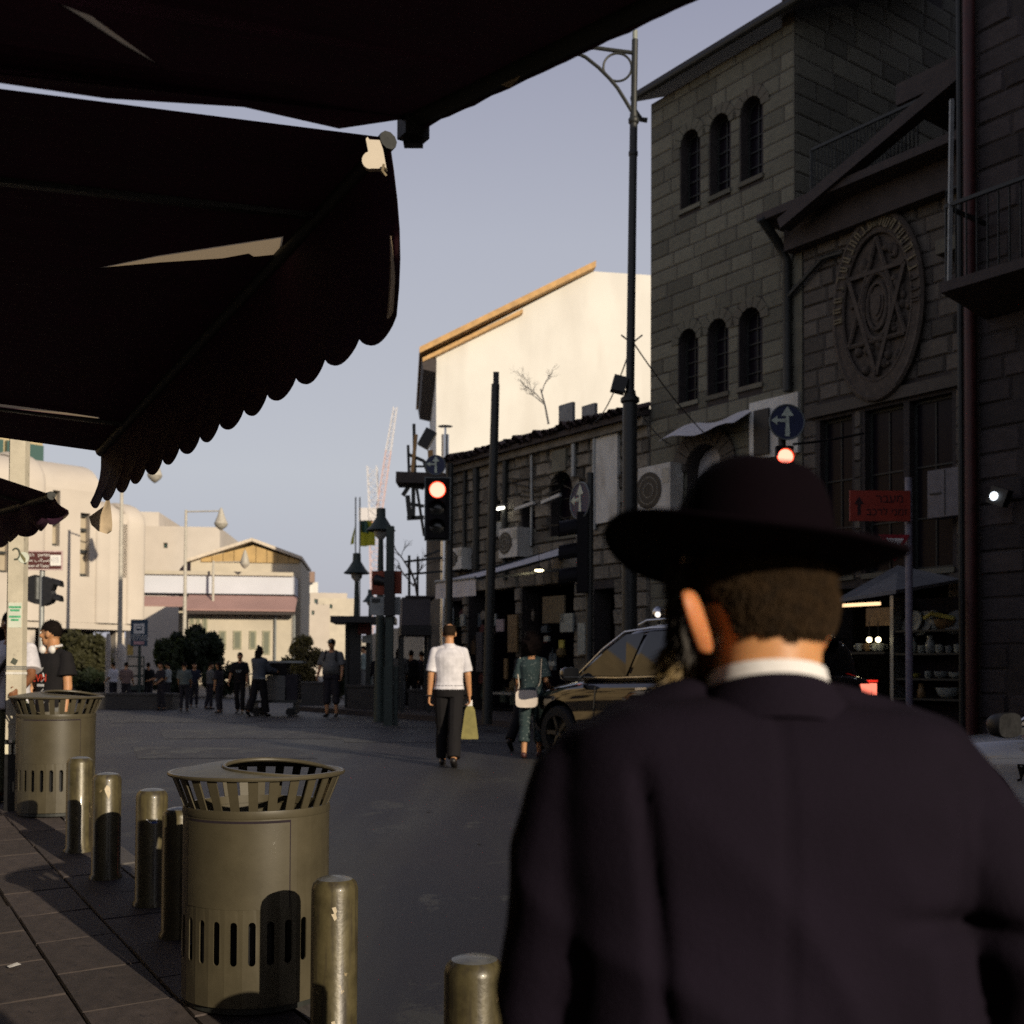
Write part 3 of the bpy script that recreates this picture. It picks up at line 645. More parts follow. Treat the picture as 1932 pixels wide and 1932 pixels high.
# --- white gabled block far behind, sunlit
WY = 62.0
wo = P(1020, 900, WY); WP = Pl(wo, Vector((1, .10, 0)))
wb = empty('gabled_building', Vector((wo.x, wo.y, 0)), 0, 'large sunlit white gable wall with an orange timber eave behind the old houses', 'building')
pts = [WP.hit(823, 1150), WP.hit(1300, 1150), WP.hit(1300, 524), WP.hit(1120, 512), WP.hit(823, 664)]
m = MB().prism(pts, -14, 0, (), WP.T); wpart(m, 'wall', WHITEWALL, wb)
e0 = WP.hit(792, 668); e1 = WP.hit(1121, 506)
def eave(dz, th, d0, d1, u0, v0, u1, v1, mt, nm):
    a = WP.hit(u0, v0); b = WP.hit(u1, v1); m = MB()
    vs = [WP.w(a[0], a[1], d0), WP.w(b[0], b[1], d0), WP.w(b[0], b[1], d1), WP.w(a[0], a[1], d1)]
    m.add([p + Vector((0, 0, dz)) for p in vs] + [p + Vector((0, 0, dz + th)) for p in vs], [(3, 2, 1, 0), (4, 5, 6, 7), (0, 1, 5, 4), (1, 2, 6, 5), (2, 3, 7, 6), (3, 0, 4, 7)]); return wpart(m, nm, mt, wb)
eave(0, .34, -13, .62, 791, 672, 1121, 510, WOODEAVE, 'roof')
eave(-.24, .22, .05, .5, 797, 679, 985, 587, WOODEAVE, 'fascia')
m = MB(); a = WP.hit(795, 676); b = WP.hit(823, 706); m.add([WP.w(a[0], a[1] - .1, .4), WP.w(b[0], a[1] - .1, .4), WP.w(b[0], b[1], .4), WP.w(a[0] + .1, b[1] + .15, .4), WP.w(a[0], a[1] - .1, -12), WP.w(b[0], a[1] - .1, -12), WP.w(b[0], b[1], -12), WP.w(a[0] + .1, b[1] + .15, -12)], [(0, 1, 2, 3), (7, 6, 5, 4), (0, 4, 5, 1), (1, 5, 6, 2), (2, 6, 7, 3), (3, 7, 4, 0)]); wpart(m, 'soffit', ROOFM, wb)
# rails and timber sticking out at the end of the old house
tr = empty('roof_scaffold', FP.w(X0, ZL - 1, 0), 0, 'dark scaffold platform with sticks at the end of the old house roof', 'scaffold')
SY = FP.w(X0, 0, .2).y
def SCp(u, v, dy=0): return P(u, v, SY + dy)
m = MB(); a = SCp(750, 905); b = SCp(845, 908); m.bar(a, b, .9, .28); wpart(m, 'platform', mat('old_board', (.06, .05, .045), .85, .3, 4, .3, 40), tr)
for q, nm, mt, w_ in ((((770, 840), (772, 905)), 'post', DARKMETAL, .07), (((781, 800), (783, 900)), 'post', DARKMETAL, .08), (((777, 900), (785, 820)), 'batten', WOODEAVE, .09), (((772, 858), (800, 870)), 'rail', DARKMETAL, .08), (((800, 870), (812, 905)), 'rail', DARKMETAL, .1), (((772, 880), (800, 880)), 'rail', DARKMETAL, .05), (((769, 935), (773, 975)), 'brace', DARKMETAL, .12), (((775, 912), (760, 935)), 'brace', DARKMETAL, .1), (((780, 920), (780, 980)), 'post', DARKMETAL, .1), (((767, 950), (800, 955)), 'rail', DARKMETAL, .08), (((768, 978), (800, 976)), 'rail', DARKMETAL, .1), (((765, 912), (800, 920)), 'rail', DARKMETAL, .12)):
    wpart(MB().bar(SCp(*q[0]), SCp(*q[1]), w_), nm, mt, tr)
m = MB().box(SCp(806, 828), (.3, .25, .5), Matrix.Rotation(.5, 3, 'Y')); wpart(m, 'floodlight', BLACKP, tr); wpart(MB().bar(SCp(812, 850), SCp(815, 905), .14), 'post', WOODEAVE, tr)
wpart(MB().tube([SCp(784, 905), SCp(800, 1010), SCp(838, 1010)], .04, 6), 'brace', DARKMETAL, tr)
# ------------------------------------------------------------------ far left: museum, pale block, yellow gable house
mo = P(268, 1100, 62); XD = Vector((.67, .74, 0)).normalized(); MP = Pl(mo, XD)
mu = empty('museum', Vector((mo.x, mo.y, 0)), 0, 'big pale limestone museum with rounded vertical ribs and slit windows on the left', 'building')
def mx(u): return MP.hit(u, 1050)[0]
zt1 = MP.hit(150, 862)[1]; zt2 = MP.hit(235, 948)[1]; zb = MP.hit(200, 1176)[1]
xl, xm, xr = -62.0, mx(188), 0.0
slits = [(mx(98), mx(112), MP.hit(105, 1030)[1], MP.hit(105, 925)[1]), (mx(151), mx(169), MP.hit(160, 1088)[1], MP.hit(160, 968)[1]), (mx(228), mx(243), MP.hit(235, 1090)[1], MP.hit(235, 970)[1]), (mx(-2), mx(17), MP.hit(8, 1080)[1], MP.hit(8, 985)[1])]
slits += [(x, x + 1.3, slits[1][2], slits[1][3]) for x in np.arange(mx(-2) - 5, xl + 3, -5.2)]
def block(x0, x1, z0, z1, holes, r=2.2):
    m = MB(); m.prism([(x0, z0), (x1, z0), (x1, z1), (x0, z1)], -.6, 0, holes, MP.T); return m
h1 = [rect(s_) for s_ in slits if s_[1] < xm]; h2 = [rect(s_) for s_ in slits if s_[0] > xm]
wpart(block(xl, xm, zb, zt1 - 1.8, h1), 'wall', PALE, mu); wpart(block(xm + .003, xr, zb, zt2 - 1.2, h2), 'wall', PALE, mu)
m = MB(); pbox(m, MP, xl, xm, zb, zt1 - 1.9, -14, -.602); pbox(m, MP, xm + .003, xr, zb, zt2 - 1.3, -12, -.602); wpart(m, 'wall', PALE, mu)
def vault(x0, x1, zt, dz, d):                                       # rounded shoulder rolling back to the roof
    m = MB(); pr = [(0, zt - dz)] + [(-d + d * math.cos(t), zt - dz + dz * math.sin(t)) for t in np.linspace(0, math.pi / 2, 9)] + [(-11, zt), (-11, zt - dz)]
    vs = [MP.w(x, z, dd) for x in (x0, x1) for dd, z in pr]; n = len(pr)
    m.add(vs, [tuple(range(n)), tuple(reversed(range(n, 2 * n)))] + [(k, (k + 1) % n, n + (k + 1) % n, n + k) for k in range(n)]); return m
wpart(vault(xl, xm, zt1, 1.8, 3.2), 'roof', PALE, mu, True); wpart(vault(xm + .003, xr, zt2, 1.2, 2.4), 'roof', PALE, mu, True)
def rib(x, w_, z1, dz, d):
    m = MB(); rings = []
    path = [(0, zb), (0, z1 - dz)] + [(-d + d * math.cos(t), z1 - dz + dz * math.sin(t)) for t in np.linspace(.1, math.pi / 2, 8)] + [(-d - 3, z1)]
    for k, (dd, z) in enumerate(path):
        q = []
        t = 0 if k < 2 else min(math.pi / 2, .1 + (k - 2) * (math.pi / 2 - .1) / 7)
        for j in range(9): a = math.pi * j / 8; q.append(MP.w(x + w_ * math.copysign(abs(math.cos(a)) ** .6, math.cos(a)), z + math.sin(a) * .2 * math.sin(t), dd + .2 * math.sin(a) * math.cos(t) - .02))
        rings.append(q)
    m.loft(rings); return m
rx = [mx(u) for u in (30, 62, 84, 125, 140, 178)] + list(np.arange(mx(30) - 3.6, xl, -2.6))
for x in rx:
    if all(not (s_[0] - .7 < x < s_[1] + .7) for s_ in slits): wpart(rib(x, .62, zt1 + .05, 1.8, 3.2), 'rib', PALE, mu, True)
for u in (198, 212, 256):
    wpart(rib(mx(u), .55, zt2 + .05, 1.2, 2.4), 'rib', PALE, mu, True)
GREENG = glassmat('green_glass', (.05, .10, .085), .15); YGL = mat('yellow_blind', (.42, .33, .14), .7)
for s_ in slits:
    m = MB(); pbox(m, MP, s_[0], s_[1], s_[2], s_[3], -.55, -.5); w_ = wpart(m, 'window', mat('window_shade', (.40, .34, .25), .6, .2, .6), mu)
    b = MB(); H = s_[3] - s_[2]
    for f0 in (.0, .38, .72, .95): pbox(b, MP, s_[0] + .05, s_[1] - .05, s_[2] + H * f0, s_[2] + H * (f0 + .05), -.495, -.3)
    pbox(b, MP, s_[0], s_[0] + .1, s_[2], s_[3], -.496, -.35); wpart2(b, 'frame', DARKMETAL, w_)
for k in range(14):                                                 # green clerestory band on the roof
    x1 = mx(133) - k * 2.2; m = MB(); pbox(m, MP, x1 - 2.0, x1, MP.hit(110, 857)[1], MP.hit(110, 836)[1] + .4, -3.6, -3.3); wpart(m, 'window', GREENG, mu)
m = MB(); pbox(m, MP, mx(133) - 32, mx(136), MP.hit(110, 857)[1] - .2, MP.hit(110, 836)[1] + .7, -9, -3.62); wpart(m, 'penthouse', mat('yellow_stone', (.42, .34, .2), .8), mu)
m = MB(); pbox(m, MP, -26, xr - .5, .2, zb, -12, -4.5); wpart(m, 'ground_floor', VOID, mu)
m = MB(); pbox(m, MP, xl, -26.01, .2, zb - .003, -12, -.01); wpart(m, 'wall', PALE, mu)
ga, gb = Vector((-13.8, 27.5, 0)), Vector((-25, 12, 0)); GP = Pl(ga, gb - ga); gl_ = (gb - ga).length     # unseen stone house added off frame for the dark car to mirror
gh = empty('stone_house', (ga + gb) / 2, 0, 'unseen golden sunlit stone house added just outside the left edge', 'building'); GSTONE = mat('golden_stone', (.46, .35, .19), .85, .3, 1.2, .3, 20, streak=((.20, .13, .07), .5, (.8, .8, .3)))
gw = [[(x, z), (x + 1.1, z), (x + 1.1, z + 1.8), (x, z + 1.8)] for x in np.arange(1.2, gl_ - 1.5, 2.7) for z in (1.0, 4.6, 8.2)]
wpart(core(GP, 0, gl_, 0, 11.5, gw, .4), 'wall', GSTONE, gh); m = MB(); pbox(m, GP, 0, gl_, 0, 11.4, -8, -.402); wpart(m, 'wall', VOID, gh)
for z in (3.6, 7.2): m = MB(); pbox(m, GP, 0, gl_, z, z + .25, .003, .5); wpart(m, 'cornice', GSTONE, gh)
for k in range(12):
    x = xr - .8 - k * 5; m = MB(); pbox(m, MP, x - .5, x, .2, zb - .003, -1.1, -.4); wpart(m, 'pillar', PALE, mu)
m = MB(); pbox(m, MP, xl, xr, zb - .35, zb - .003, -4.5, -.02); wpart(m, 'soffit', PALE, mu)
# pale block behind
def box_building(u0, u1, vt, Y, label, mt, depth=12, wins=(), turn=(.12, 1)):
    o = P((u0 + u1) / 2, 1200, Y); xd = Vector((1, turn[0], 0)).normalized(); pl = Pl(o, xd)
    e = empty('building', Vector((o.x, o.y, 0)), 0, label, 'building')
    a, zt = pl.hit(u0, vt); b, _ = pl.hit(u1, vt); hs = []
    for (wu0, wu1, wv0, wv1) in wins: hs.append((pl.hit(wu0, wv1)[0], pl.hit(wu1, wv1)[0], pl.hit(wu0, wv1)[1], pl.hit(wu0, wv0)[1]))
    wpart(core(pl, a, b, 0, zt, [rect(h) for h in hs], .4), 'wall', mt, e); m = MB(); pbox(m, pl, a, b, 0, zt - .02, -depth, -.402); wpart(m, 'wall', mt, e)
    for h in hs: m = MB(); pbox(m, pl, *h, -.35, -.3); f = wpart(m, 'window', DARKMETAL, e); g = MB(); pbox(g, pl, h[0] + .08, h[1] - .08, h[2] + .08, h[3] - .08, -.3, -.28); wpart2(g, 'pane', GREENG, f)
    return e, pl
box_building(262, 415, 992, 92, 'plain pale block with two small windows behind the museum', PALE, 14, ((308, 316, 1024, 1034), (318, 333, 1024, 1036) if False else (322, 334, 1104, 1118)), (.1, 1))
box_building(240, 300, 965, 96, 'narrow pale tower end just right of the museum', PALE, 10, (), (.1, 1))
# yellow gable house with the long mauve roof
yo = P(455, 1150, 78); YP = Pl(yo, Vector((1, .12, 0)))
yb = empty('gabled_house', Vector((yo.x, yo.y, 0)), 0, 'low pale house with a golden timber gable and a long mauve lean-to roof', 'building')
YM = mat('cream_wall', (.52, .465, .37), .85, .12, .6, .15, 20)
a0, zz = YP.hit(338, 1085); a1, _ = YP.hit(568, 1085); ze = YP.hit(450, 1057)[1]; zr = YP.hit(476, 1024)[1]; xk = YP.hit(478, 1040)[0]
m = MB().prism([(a0, 0), (a1, 0), (a1, ze), (xk, zr - .3), (YP.hit(358, 1057)[0], ze), (a0, ze - 1.2)], -10, 0, (), YP.T); wpart(m, 'wall', YM, yb)
GOLD = mat('golden_boards', (.46, .31, .13), .7, .2, .8, .2, 15)
nb = 9; gx0 = YP.hit(380, 1057)[0]; gx1 = a1 - .1
for k in range(nb):
    x0 = gx0 + (gx1 - gx0) * k / nb; x1 = gx0 + (gx1 - gx0) * (k + 1) / nb - .04
    top = lambda x: ze + .05 + (zr - .25 - ze) * max(0, 1 - abs(x - xk) / (gx1 - xk if x > xk else xk - gx0))
    ps = [(x0, ze - .15), (x1, ze - .15), (x1, top(x1))] + ([(xk, top(xk))] if x0 < xk < x1 else []) + [(x0, top(x0))]
    wpart(MB().prism(ps, .02, .12, (), YP.T), 'plank', GOLD, yb)
m = MB()
for u0, v0, u1, v1 in ((352, 1062, 477, 1022), (476, 1022, 571, 1057)):
    p = YP.hit(u0, v0); q = YP.hit(u1, v1); vs = [YP.w(*p, .5), YP.w(*q, .5), YP.w(*q, -10), YP.w(*p, -10)]; m.add(vs + [x + Vector((0, 0, .22)) for x in vs], [(3, 2, 1, 0), (4, 5, 6, 7), (0, 1, 5, 4), (1, 2, 6, 5), (2, 3, 7, 6), (3, 0, 4, 7)])
wpart(m, 'roof', mat('pale_roof', (.60, .52, .42), .7), yb)
m = MB().prism([YP.hit(*q) for q in ((333, 1085), (360, 1085), (360, 1052), (352, 1060), (340, 1073))], .02, .06, (), YP.T); wpart(m, 'dark_arch', VOID, yb)
BLUEW = mat('bluish_band', (.60, .62, .68), .8, .06, .5); a2 = YP.hit(268, 1100)[0]
m = MB(); pbox(m, YP, a2, a1 - .2, YP.hit(400, 1125)[1], YP.hit(400, 1092)[1], .05, 3.0); wpart(m, 'upper_band', BLUEW, yb)
m = MB(); pbox(m, YP, a2, a1 - .3, YP.hit(400, 1092)[1] + .01, YP.hit(400, 1085)[1], .05, 3.2); wpart(m, 'parapet', YM, yb)
MAUVE = mat('mauve_roof', (.34, .21, .19), .75, .1, .5, .2, 8)
ma = YP.hit(346, 1152, 5); mb_ = YP.hit(557, 1155, 5); mz = YP.hit(450, 1127, 3)[1]
def lean(d0, z0, d1, z1, x0, x1, th=.12):
    m = MB(); vs = [YP.w(x0, z0, d0), YP.w(x1, z0, d0), YP.w(x1, z1, d1), YP.w(x0, z1, d1)]; return m.add(vs + [x + Vector((0, 0, th)) for x in vs], [(3, 2, 1, 0), (4, 5, 6, 7), (0, 1, 5, 4), (1, 2, 6, 5), (2, 3, 7, 6), (3, 0, 4, 7)])
wpart(lean(3.0, mz, 5.2, ma[1], ma[0], mb_[0]), 'lean_to_roof', MAUVE, yb); wpart(lean(3.0, mz - .1, 4.0, ma[1] + .3, a2, ma[0] - .05), 'lean_to_roof', MAUVE, yb)
m = MB(); pbox(m, YP, ma[0], mb_[0], ma[1] - .2, ma[1] - .003, 4.7, 5.1); wpart(m, 'gutter', ROOFM, yb)
m = MB(); pbox(m, YP, ma[0] + .2, mb_[0] - .3, 0, ma[1] - .21, .02, 4.2); wpart(m, 'wall', YM, yb)
LP = Pl(YP.w(0, 0, 4.2), YP.x)
for u0, u1, v0, v1 in ((413, 427, 1190, 1225), (440, 456, 1190, 1225), (470, 484, 1190, 1225), (495, 510, 1190, 1235), (358, 367, 1163, 1178), (370, 378, 1163, 1178), (382, 392, 1163, 1195)):
    x0, z0 = LP.hit(u0, v1); x1, z1 = LP.hit(u1, v0); m = MB(); pbox(m, LP, x0, x1, z0, z1, .003, .06); f = wpart(m, 'window', mat('olive_frame', (.30, .29, .20), .7), yb); g = MB(); pbox(g, LP, x0 + .1, x1 - .1, z0 + .1, z1 - .1, .06, .07); wpart2(g, 'pane', glassmat('dusty_glass', (.18, .19, .14), .3), f)
for u in (555, 520): x, z = LP.hit(u, 1160); wpart(MB().tube([LP.w(x, 0, .1), LP.w(x, z, .1)], .09, 6), 'downpipe', GREYMETAL, yb)
# distant hillside houses
for k, (u0, u1, vt, Y, lab) in enumerate(((566, 622, 1140, 160, 'cream hillside house lowest of the far group'), (600, 668, 1128, 185, 'brightest cream house beside the bell lamp in the far group'), (570, 600, 1098, 230, 'far house with two brown boxes on its roof'), (585, 655, 1118, 210, 'pale flat roofed house high on the far hillside'), (730, 800, 1185, 75, 'low tan wall house seen under the dark kiosk'))):
    box_building(u0, u1, vt, Y, lab, (PALE, YM, WHITEWALL, PALE, YM)[k], 14, (((u0 + 8, u0 + 13, vt + 12, vt + 20), (u0 + 22, u0 + 27, vt + 12, vt + 20)) if k in (0, 1, 3) else ()), (.2, 1))
for u in (572, 585): o = P(u + 4, 1097, 229); tag(MB().box(o + Vector((0, 0, .9)), (.95, .9, 2.2)).build('roof_tank', mat('brown_tank', (.30, .2, .15), .8)), 'brown roof tank %s of two on the far house' % ('left' if u < 580 else 'right'), 'tank', 'tanks on the far roof')
m = MB(); rnd = random.Random(2)
for k in range(60):
    x = -900 + 30 * k; m.v += [(x, 900, -1), (x, 900, 18 + 16 * noise.noise((k * .21, 0, 0)) + rnd.uniform(0, 2)), (x, 1100, 30)]
for k in range(59): q = k * 3; m.f += [(q, q + 3, q + 4, q + 1), (q + 1, q + 4, q + 5, q + 2)]
m.build('hills', mat('hazed_hill', (.36, .33, .28), .9, .15, .02))['kind'] = 'structure'  # hill colour paled: distance haze is put into it
# ================================================================== awnings overhead
CANVAS = mat('shaded_canvas', (.048, .012, .036), .85, .3, 6, .3, 50)  # shade under the tan cloth is put into this dark colour
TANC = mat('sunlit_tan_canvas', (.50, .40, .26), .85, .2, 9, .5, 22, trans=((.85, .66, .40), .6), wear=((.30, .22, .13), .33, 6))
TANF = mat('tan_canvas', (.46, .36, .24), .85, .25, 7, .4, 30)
MM = Vector((-KN.x, -KN.y, 0))                                       # towards the wall on the left
def proj(p): q = CAM_INV @ Vector(p); return 966 + FPX * q.x / -q.z, 966 + SHIFT - FPX * q.y / -q.z
def find(fn, u, v):
    best = None
    for i in range(41):
        for j in range(41):
            a, b = i / 40, j / 40; q = CAM_INV @ fn(a, b)
            if q.z > -.1: continue
            d = (966 + FPX * q.x / -q.z - u) ** 2 + (966 + SHIFT - FPX * q.y / -q.z - v) ** 2
            if best is None or d < best[0]: best = (d, a, b)
    _, a, b = best; h = 1e-4
    for _ in range(20):
        p0 = proj(fn(a, b)); pa = proj(fn(a + h, b)); pb = proj(fn(a, b + h))
        J = np.array([[(pa[0] - p0[0]) / h, (pb[0] - p0[0]) / h], [(pa[1] - p0[1]) / h, (pb[1] - p0[1]) / h]])
        try: st = np.linalg.solve(J, np.array([u - p0[0], v - p0[1]]))
        except Exception: break
        a += float(np.clip(st[0], -.1, .1)); b += float(np.clip(st[1], -.1, .1))
    return a, b
def patch(fn, holes, th=.006, n=48):
    """cloth panel fn(a,b), a,b in 0..1, with cut-outs given in a,b"""
    outer = [(i / n, 0) for i in range(n)] + [(1, i / n) for i in range(n)] + [(1 - i / n, 1) for i in range(n)] + [(0, 1 - i / n) for i in range(n)]
    loops = [[Vector((a, b, 0)) for a, b in outer]] + [[Vector((a, b, 0)) for a, b in h] for h in holes]
    fl = [p for l in loops for p in l]; tr = tessellate_polygon(loops); m = MB(); k = len(fl)
    m.v = [tuple(fn(p.x, p.y)) for p in fl] + [tuple(fn(p.x, p.y) + Vector((0, 0, th))) for p in fl]
    for t in tr: m.f += [tuple(t), tuple(i + k for i in reversed(t))]
    return m
def hole(fn, pix): return [find(fn, u, v) for u, v in pix]
def seam(fn, h, name, parent, mt=None):  # added translucent strip standing for sun patches and bright gaps in the canvas
    m = MB(); n = len(h); m.v = [tuple(fn(a, b) + Vector((0, 0, .003))) for a, b in h]; m.f = [tuple(t) for t in tessellate_polygon([[Vector((a, b, 0)) for a, b in h]])]
    return wpart(m, name, mt or TANC, parent)
def poly3(pts):
    def f(t):
        t = t * (len(pts) - 1); i = min(int(t), len(pts) - 2); return pts[i].lerp(pts[i + 1], t - i)
    return f
# awning over the camera
aw = empty('awning', (-2.1, 1.2, 2.6), 0, 'nearest shade-dark canvas awning filling the top of the picture above the man in the hat', 'awning', 'shop awnings overhead')
AE = poly3([P(780, 222, 2.9), P(640, 243, 2.80), P(450, 200, 2.66), P(200, 186, 2.5), P(0, 157, 2.37), P(-500, 90, 2.05), P(-1500, -60, 1.75)])
af = P(780, 222, 2.9); d0 = ray(1300, -30); yb_ = (af.z - CAMZ) / d0.z * d0.y; an_ = P(1300, -30, yb_); adir = (an_ - af); AN = af + adir * 2.1
def fA(a, b):
    e = AE(a); nn = AN + MM * 2.6 * a + Vector((0, 0, .12 * a)); return e.lerp(nn, b) + Vector((0, 0, -.03 * math.sin(math.pi * b) * math.sin(math.pi * min(1, a * 1.2))))
hA = hole(fA, [(103, 4), (174, 31), (180, 36), (311, 131), (235, 88), (158, 38)])
wpart(patch(fA, [hA]), 'canvas', CANVAS, aw); seam(fA, hA, 'sunlit_strip', aw)
m = MB().tube([af.lerp(AN, t) + Vector((0, 0, .0)) for t in (0, .5, 1)], .03, 10); wpart(m, 'front_bar', DARKMETAL, aw, True)
rnd = random.Random(4)
m = MB(); m.sheet(lambda a, b: af.lerp(AN, a) - Vector((0, 0, .012 + b * (.022 + .006 * noise.noise((a * 30, 0, 0))))) - MM * .012 * b, 60, 2); wpart(m, 'valance', CANVAS, aw)
m = MB().box(af - Vector((0, 0, .02)), (.07, .05, .075), Matrix.Rotation(KA, 3, 'Z')); m.box(af + Vector((.0, -.0, -.05)), (.05, .03, .05)); wpart(m, 'end_cap', BLACKP, aw)
q = P(966, 150, af.lerp(AN, .2).y - .02); m = MB().add([P(945, 160, q.y), P(982, 142, q.y), P(978, 150, q.y), P(962, 166, q.y)], [(0, 1, 2, 3)]); wpart(m, 'rag', TANF, aw)
for t in (.25, .8): m = MB(); m.bar(af.lerp(AN, t) + MM * .02 + Vector((0, 0, .02)), af.lerp(AN, t) + MM * 2.4 + Vector((0, 0, .02)), .03); wpart(m, 'arm', BLACKP, aw)
# awning with the scalloped valance
def awning(N1, N2, F1, F2, W1, W2, nl, amp, label, holes, wob=.0):
    e = empty('awning', (W1 + W2) / 2, 0, label, 'awning', 'shop awnings overhead')
    fn = lambda a, b: N1.lerp(W1, a).lerp(F1.lerp(W2, a), b) + Vector((0, 0, -.04 * math.sin(math.pi * a) * math.sin(math.pi * b)))
    hs = [hole(fn, h) for h in holes]; wpart(patch(fn, hs), 'canvas', CANVAS, e)
    for h in hs: seam(fn, h, 'sunlit_strip', e)
    def val(a, b):
        t = a; top = N1.lerp(F1, t); bot = N2.lerp(F2, t); s_ = abs(math.sin(math.pi * nl * t)) ** .75
        bot = bot + Vector((0, 0, amp * .9 - amp * s_)); p = top.lerp(bot, b); return p - MM * (.03 * math.sin(b * 2.6) + .003 * math.sin(t * 40) * b + wob * noise.noise((t * 9, b * 2, 0)))
    m = MB().sheet(val, nl * 10, 6); m2 = MB().sheet(lambda a, b: val(a, b) - MM * .004, nl * 10, 6)
    wpart(m, 'valance', CANVAS, e); wpart(m2, 'valance_facing', TANF, e)  # inner layer carries the shade in its colour, the facing keeps the tan
    wpart(MB().tube([N1, F1], .028, 10), 'front_bar', DARKMETAL, e, True)
    for t in (.15, .85): wpart(MB().bar(N1.lerp(F1, t), W1.lerp(W2, t), .03), 'arm', BLACKP, e)
    return e, fn, val
YN, YF = 3.2, 5.8
eB, fB, vB = awning(P(733, 264, YN), P(737, 622, YN), P(190, 852, YF), P(163, 963, YF), P(-1294, 9, 2.1), P(-843, 708, 4.7), 14, .048, 'big shade-dark canvas awning with a scalloped valance hanging over the bins',
    [[(174, 508), (300, 482), (457, 458), (535, 446), (529, 481), (479, 486), (469, 480), (420, 489), (300, 497)], [(-40, 757), (100, 775), (186, 787), (189, 791), (100, 781), (-40, 764)]])
def curl(pix, Y0, Y1, name, parent, mt, ny=5):
    """small piece of cloth with a rounded belly, given by its left and right edges"""
    m = MB(); n = len(pix)
    for k, (ul, ur, v) in enumerate(pix):
        for j in range(ny): t = j / (ny - 1); m.v.append(tuple(P(ul + (ur - ul) * t, v, Y0 + (Y1 - Y0) * t - .03 * math.sin(math.pi * t))))
    for k in range(n - 1):
        for j in range(ny - 1): q = k * ny + j; m.f.append((q, q + 1, q + ny + 1, q + ny))
    return wpart(m, name, mt, parent, True)
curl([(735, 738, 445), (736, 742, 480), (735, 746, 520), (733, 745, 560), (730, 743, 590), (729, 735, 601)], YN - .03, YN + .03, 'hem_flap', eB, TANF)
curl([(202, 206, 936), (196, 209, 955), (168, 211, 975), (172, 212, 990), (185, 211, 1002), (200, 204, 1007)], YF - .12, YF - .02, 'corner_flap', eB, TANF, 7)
CAPM = mat('cream_plastic', (.62, .55, .45), .6, .05, 10)
T_ = Matrix.Translation(P(705, 290, YN - .05)); m = MB(); sc_ = YN / FPX
cp = [(690, 262), (693, 258), (697, 263), (716, 264), (722, 280), (729, 318), (700, 318)] + [(700 + 17 * math.cos(a), 302 + 17 * math.sin(a)) for a in np.linspace(1.7, 4.4, 9)]
m.prism([((u - 705) * sc_, -(v - 290) * sc_) for u, v in cp], 0, .02, (), T_); wpart(m, 'end_cap', CAPM, eB)
m = MB().tube([P(724, 310, YN - .06), P(721, 322, YN - .06), P(728, 330, YN - .06), P(720, 326, YN - .05), P(727, 316, YN - .06)], .004, 5); wpart(m, 'string', mat('string', (.2, .16, .1), .9), eB)
eC, fC, vC = awning(P(97, 935, 7.2), P(115, 982, 7.2), P(-150, 1010, 9.4), P(-150, 1095, 9.4), P(-600, 705, 6.0), P(-700, 900, 8.0), 12, .03, 'small shade-dark canvas awning low at the left edge beside the white pole', [], .06)
# the wall they hang from
WL = Vector(kp(-4.0, 0) + (0,)); WPl = Pl(WL, KS)
lw = empty('market_building', WPl.w(-3, 0), 0, 'stone shop front the shade-dark awnings hang from', 'building')
wpart(core(WPl, -25, 9.5, 0, 7, [], .5), 'wall', STONE2, lw)
# ================================================================== bollards
BOLM = mat('brass_paint', (.076, .063, .030), .38, .4, 9, .15, 60, spec=.5, coat=.2, rand=.12, wear=((.26, .20, .11), .35, 13), streak=((.028, .022, .018), .85, (30, 30, 2.6)), metal=.1)
CAPB = mat('bollard_top', (.10, .10, .09), .4, .4, 20, .3, 60, coat=.2)
def make_bollard(x, y, label):
    e = empty('bollard', (x, y, groundz(-90, y)), random.uniform(0, 6), label, 'bollard', 'brass bollards along the kerb')
    r = .092; MB().lathe([(r + .012, -.02), (r + .012, .012), (r, .03), (r, .64), (r - .006, .662), (r - .022, .678)], 32).build('post', BOLM, e, True)
    MB().lathe([(r - .022, .678), (r - .045, .686), (.01, .69)], 32).build('cap', CAPB, e, True)
    return e
BP = {'E': (895, 1802), 'D': (632, 1652), 'F': (340, 1522), 'A': (287, 1487), 'B': (202, 1457), 'C': (151, 1427)}
labs = {'E': 'brass bollard nearest the camera, beside the elbow of the man in the hat', 'D': 'worn brass bollard standing against the near litter bin', 'F': 'brass bollard half hidden behind the near litter bin', 'A': 'brass bollard with a white and blue sticker', 'B': 'brass bollard with a pale paint chip, second behind the near bin', 'C': 'brass bollard in front of the far litter bin'}
base = None
for k, (u, v) in BP.items():
    q = PZ(u, v, .69)
    for _ in range(14): q = PZ(u, v, .69 + groundz(-90, q.y))
    x, Y = q.x, q.y; b_ = make_bollard(x, Y, labs[k]); BP[k] = (x, Y, b_)
def onbol(k, dz, pts, name, mt):                                      # patch stuck on the side of a bollard, facing the camera
    x, y, b_ = BP[k]; az = math.atan2(-y, -x) - b_.rotation_euler.z; m = MB(); r = .0935
    m.v = [(r * math.cos(az + p[0]), r * math.sin(az + p[0]), dz + p[1]) for p in pts]; m.f = [tuple(t) for t in tessellate_polygon([[Vector((p[0], p[1], 0)) for p in pts]])]; return m.build(name, mt, b_)
onbol('A', .505, [(-.35, .012), (.35, .012), (.35, -.012), (-.1, -.012)], 'sticker', mat('sticker_white', (.7, .7, .72), .5)); 
onbol('A', .5045, [(.0, -.002), (.36, -.002), (.36, -.014), (.0, -.014)], 'sticker', mat('sticker_blue', (.05, .1, .35), .5))
CH = mat('paint_chip', (.55, .47, .34), .7)
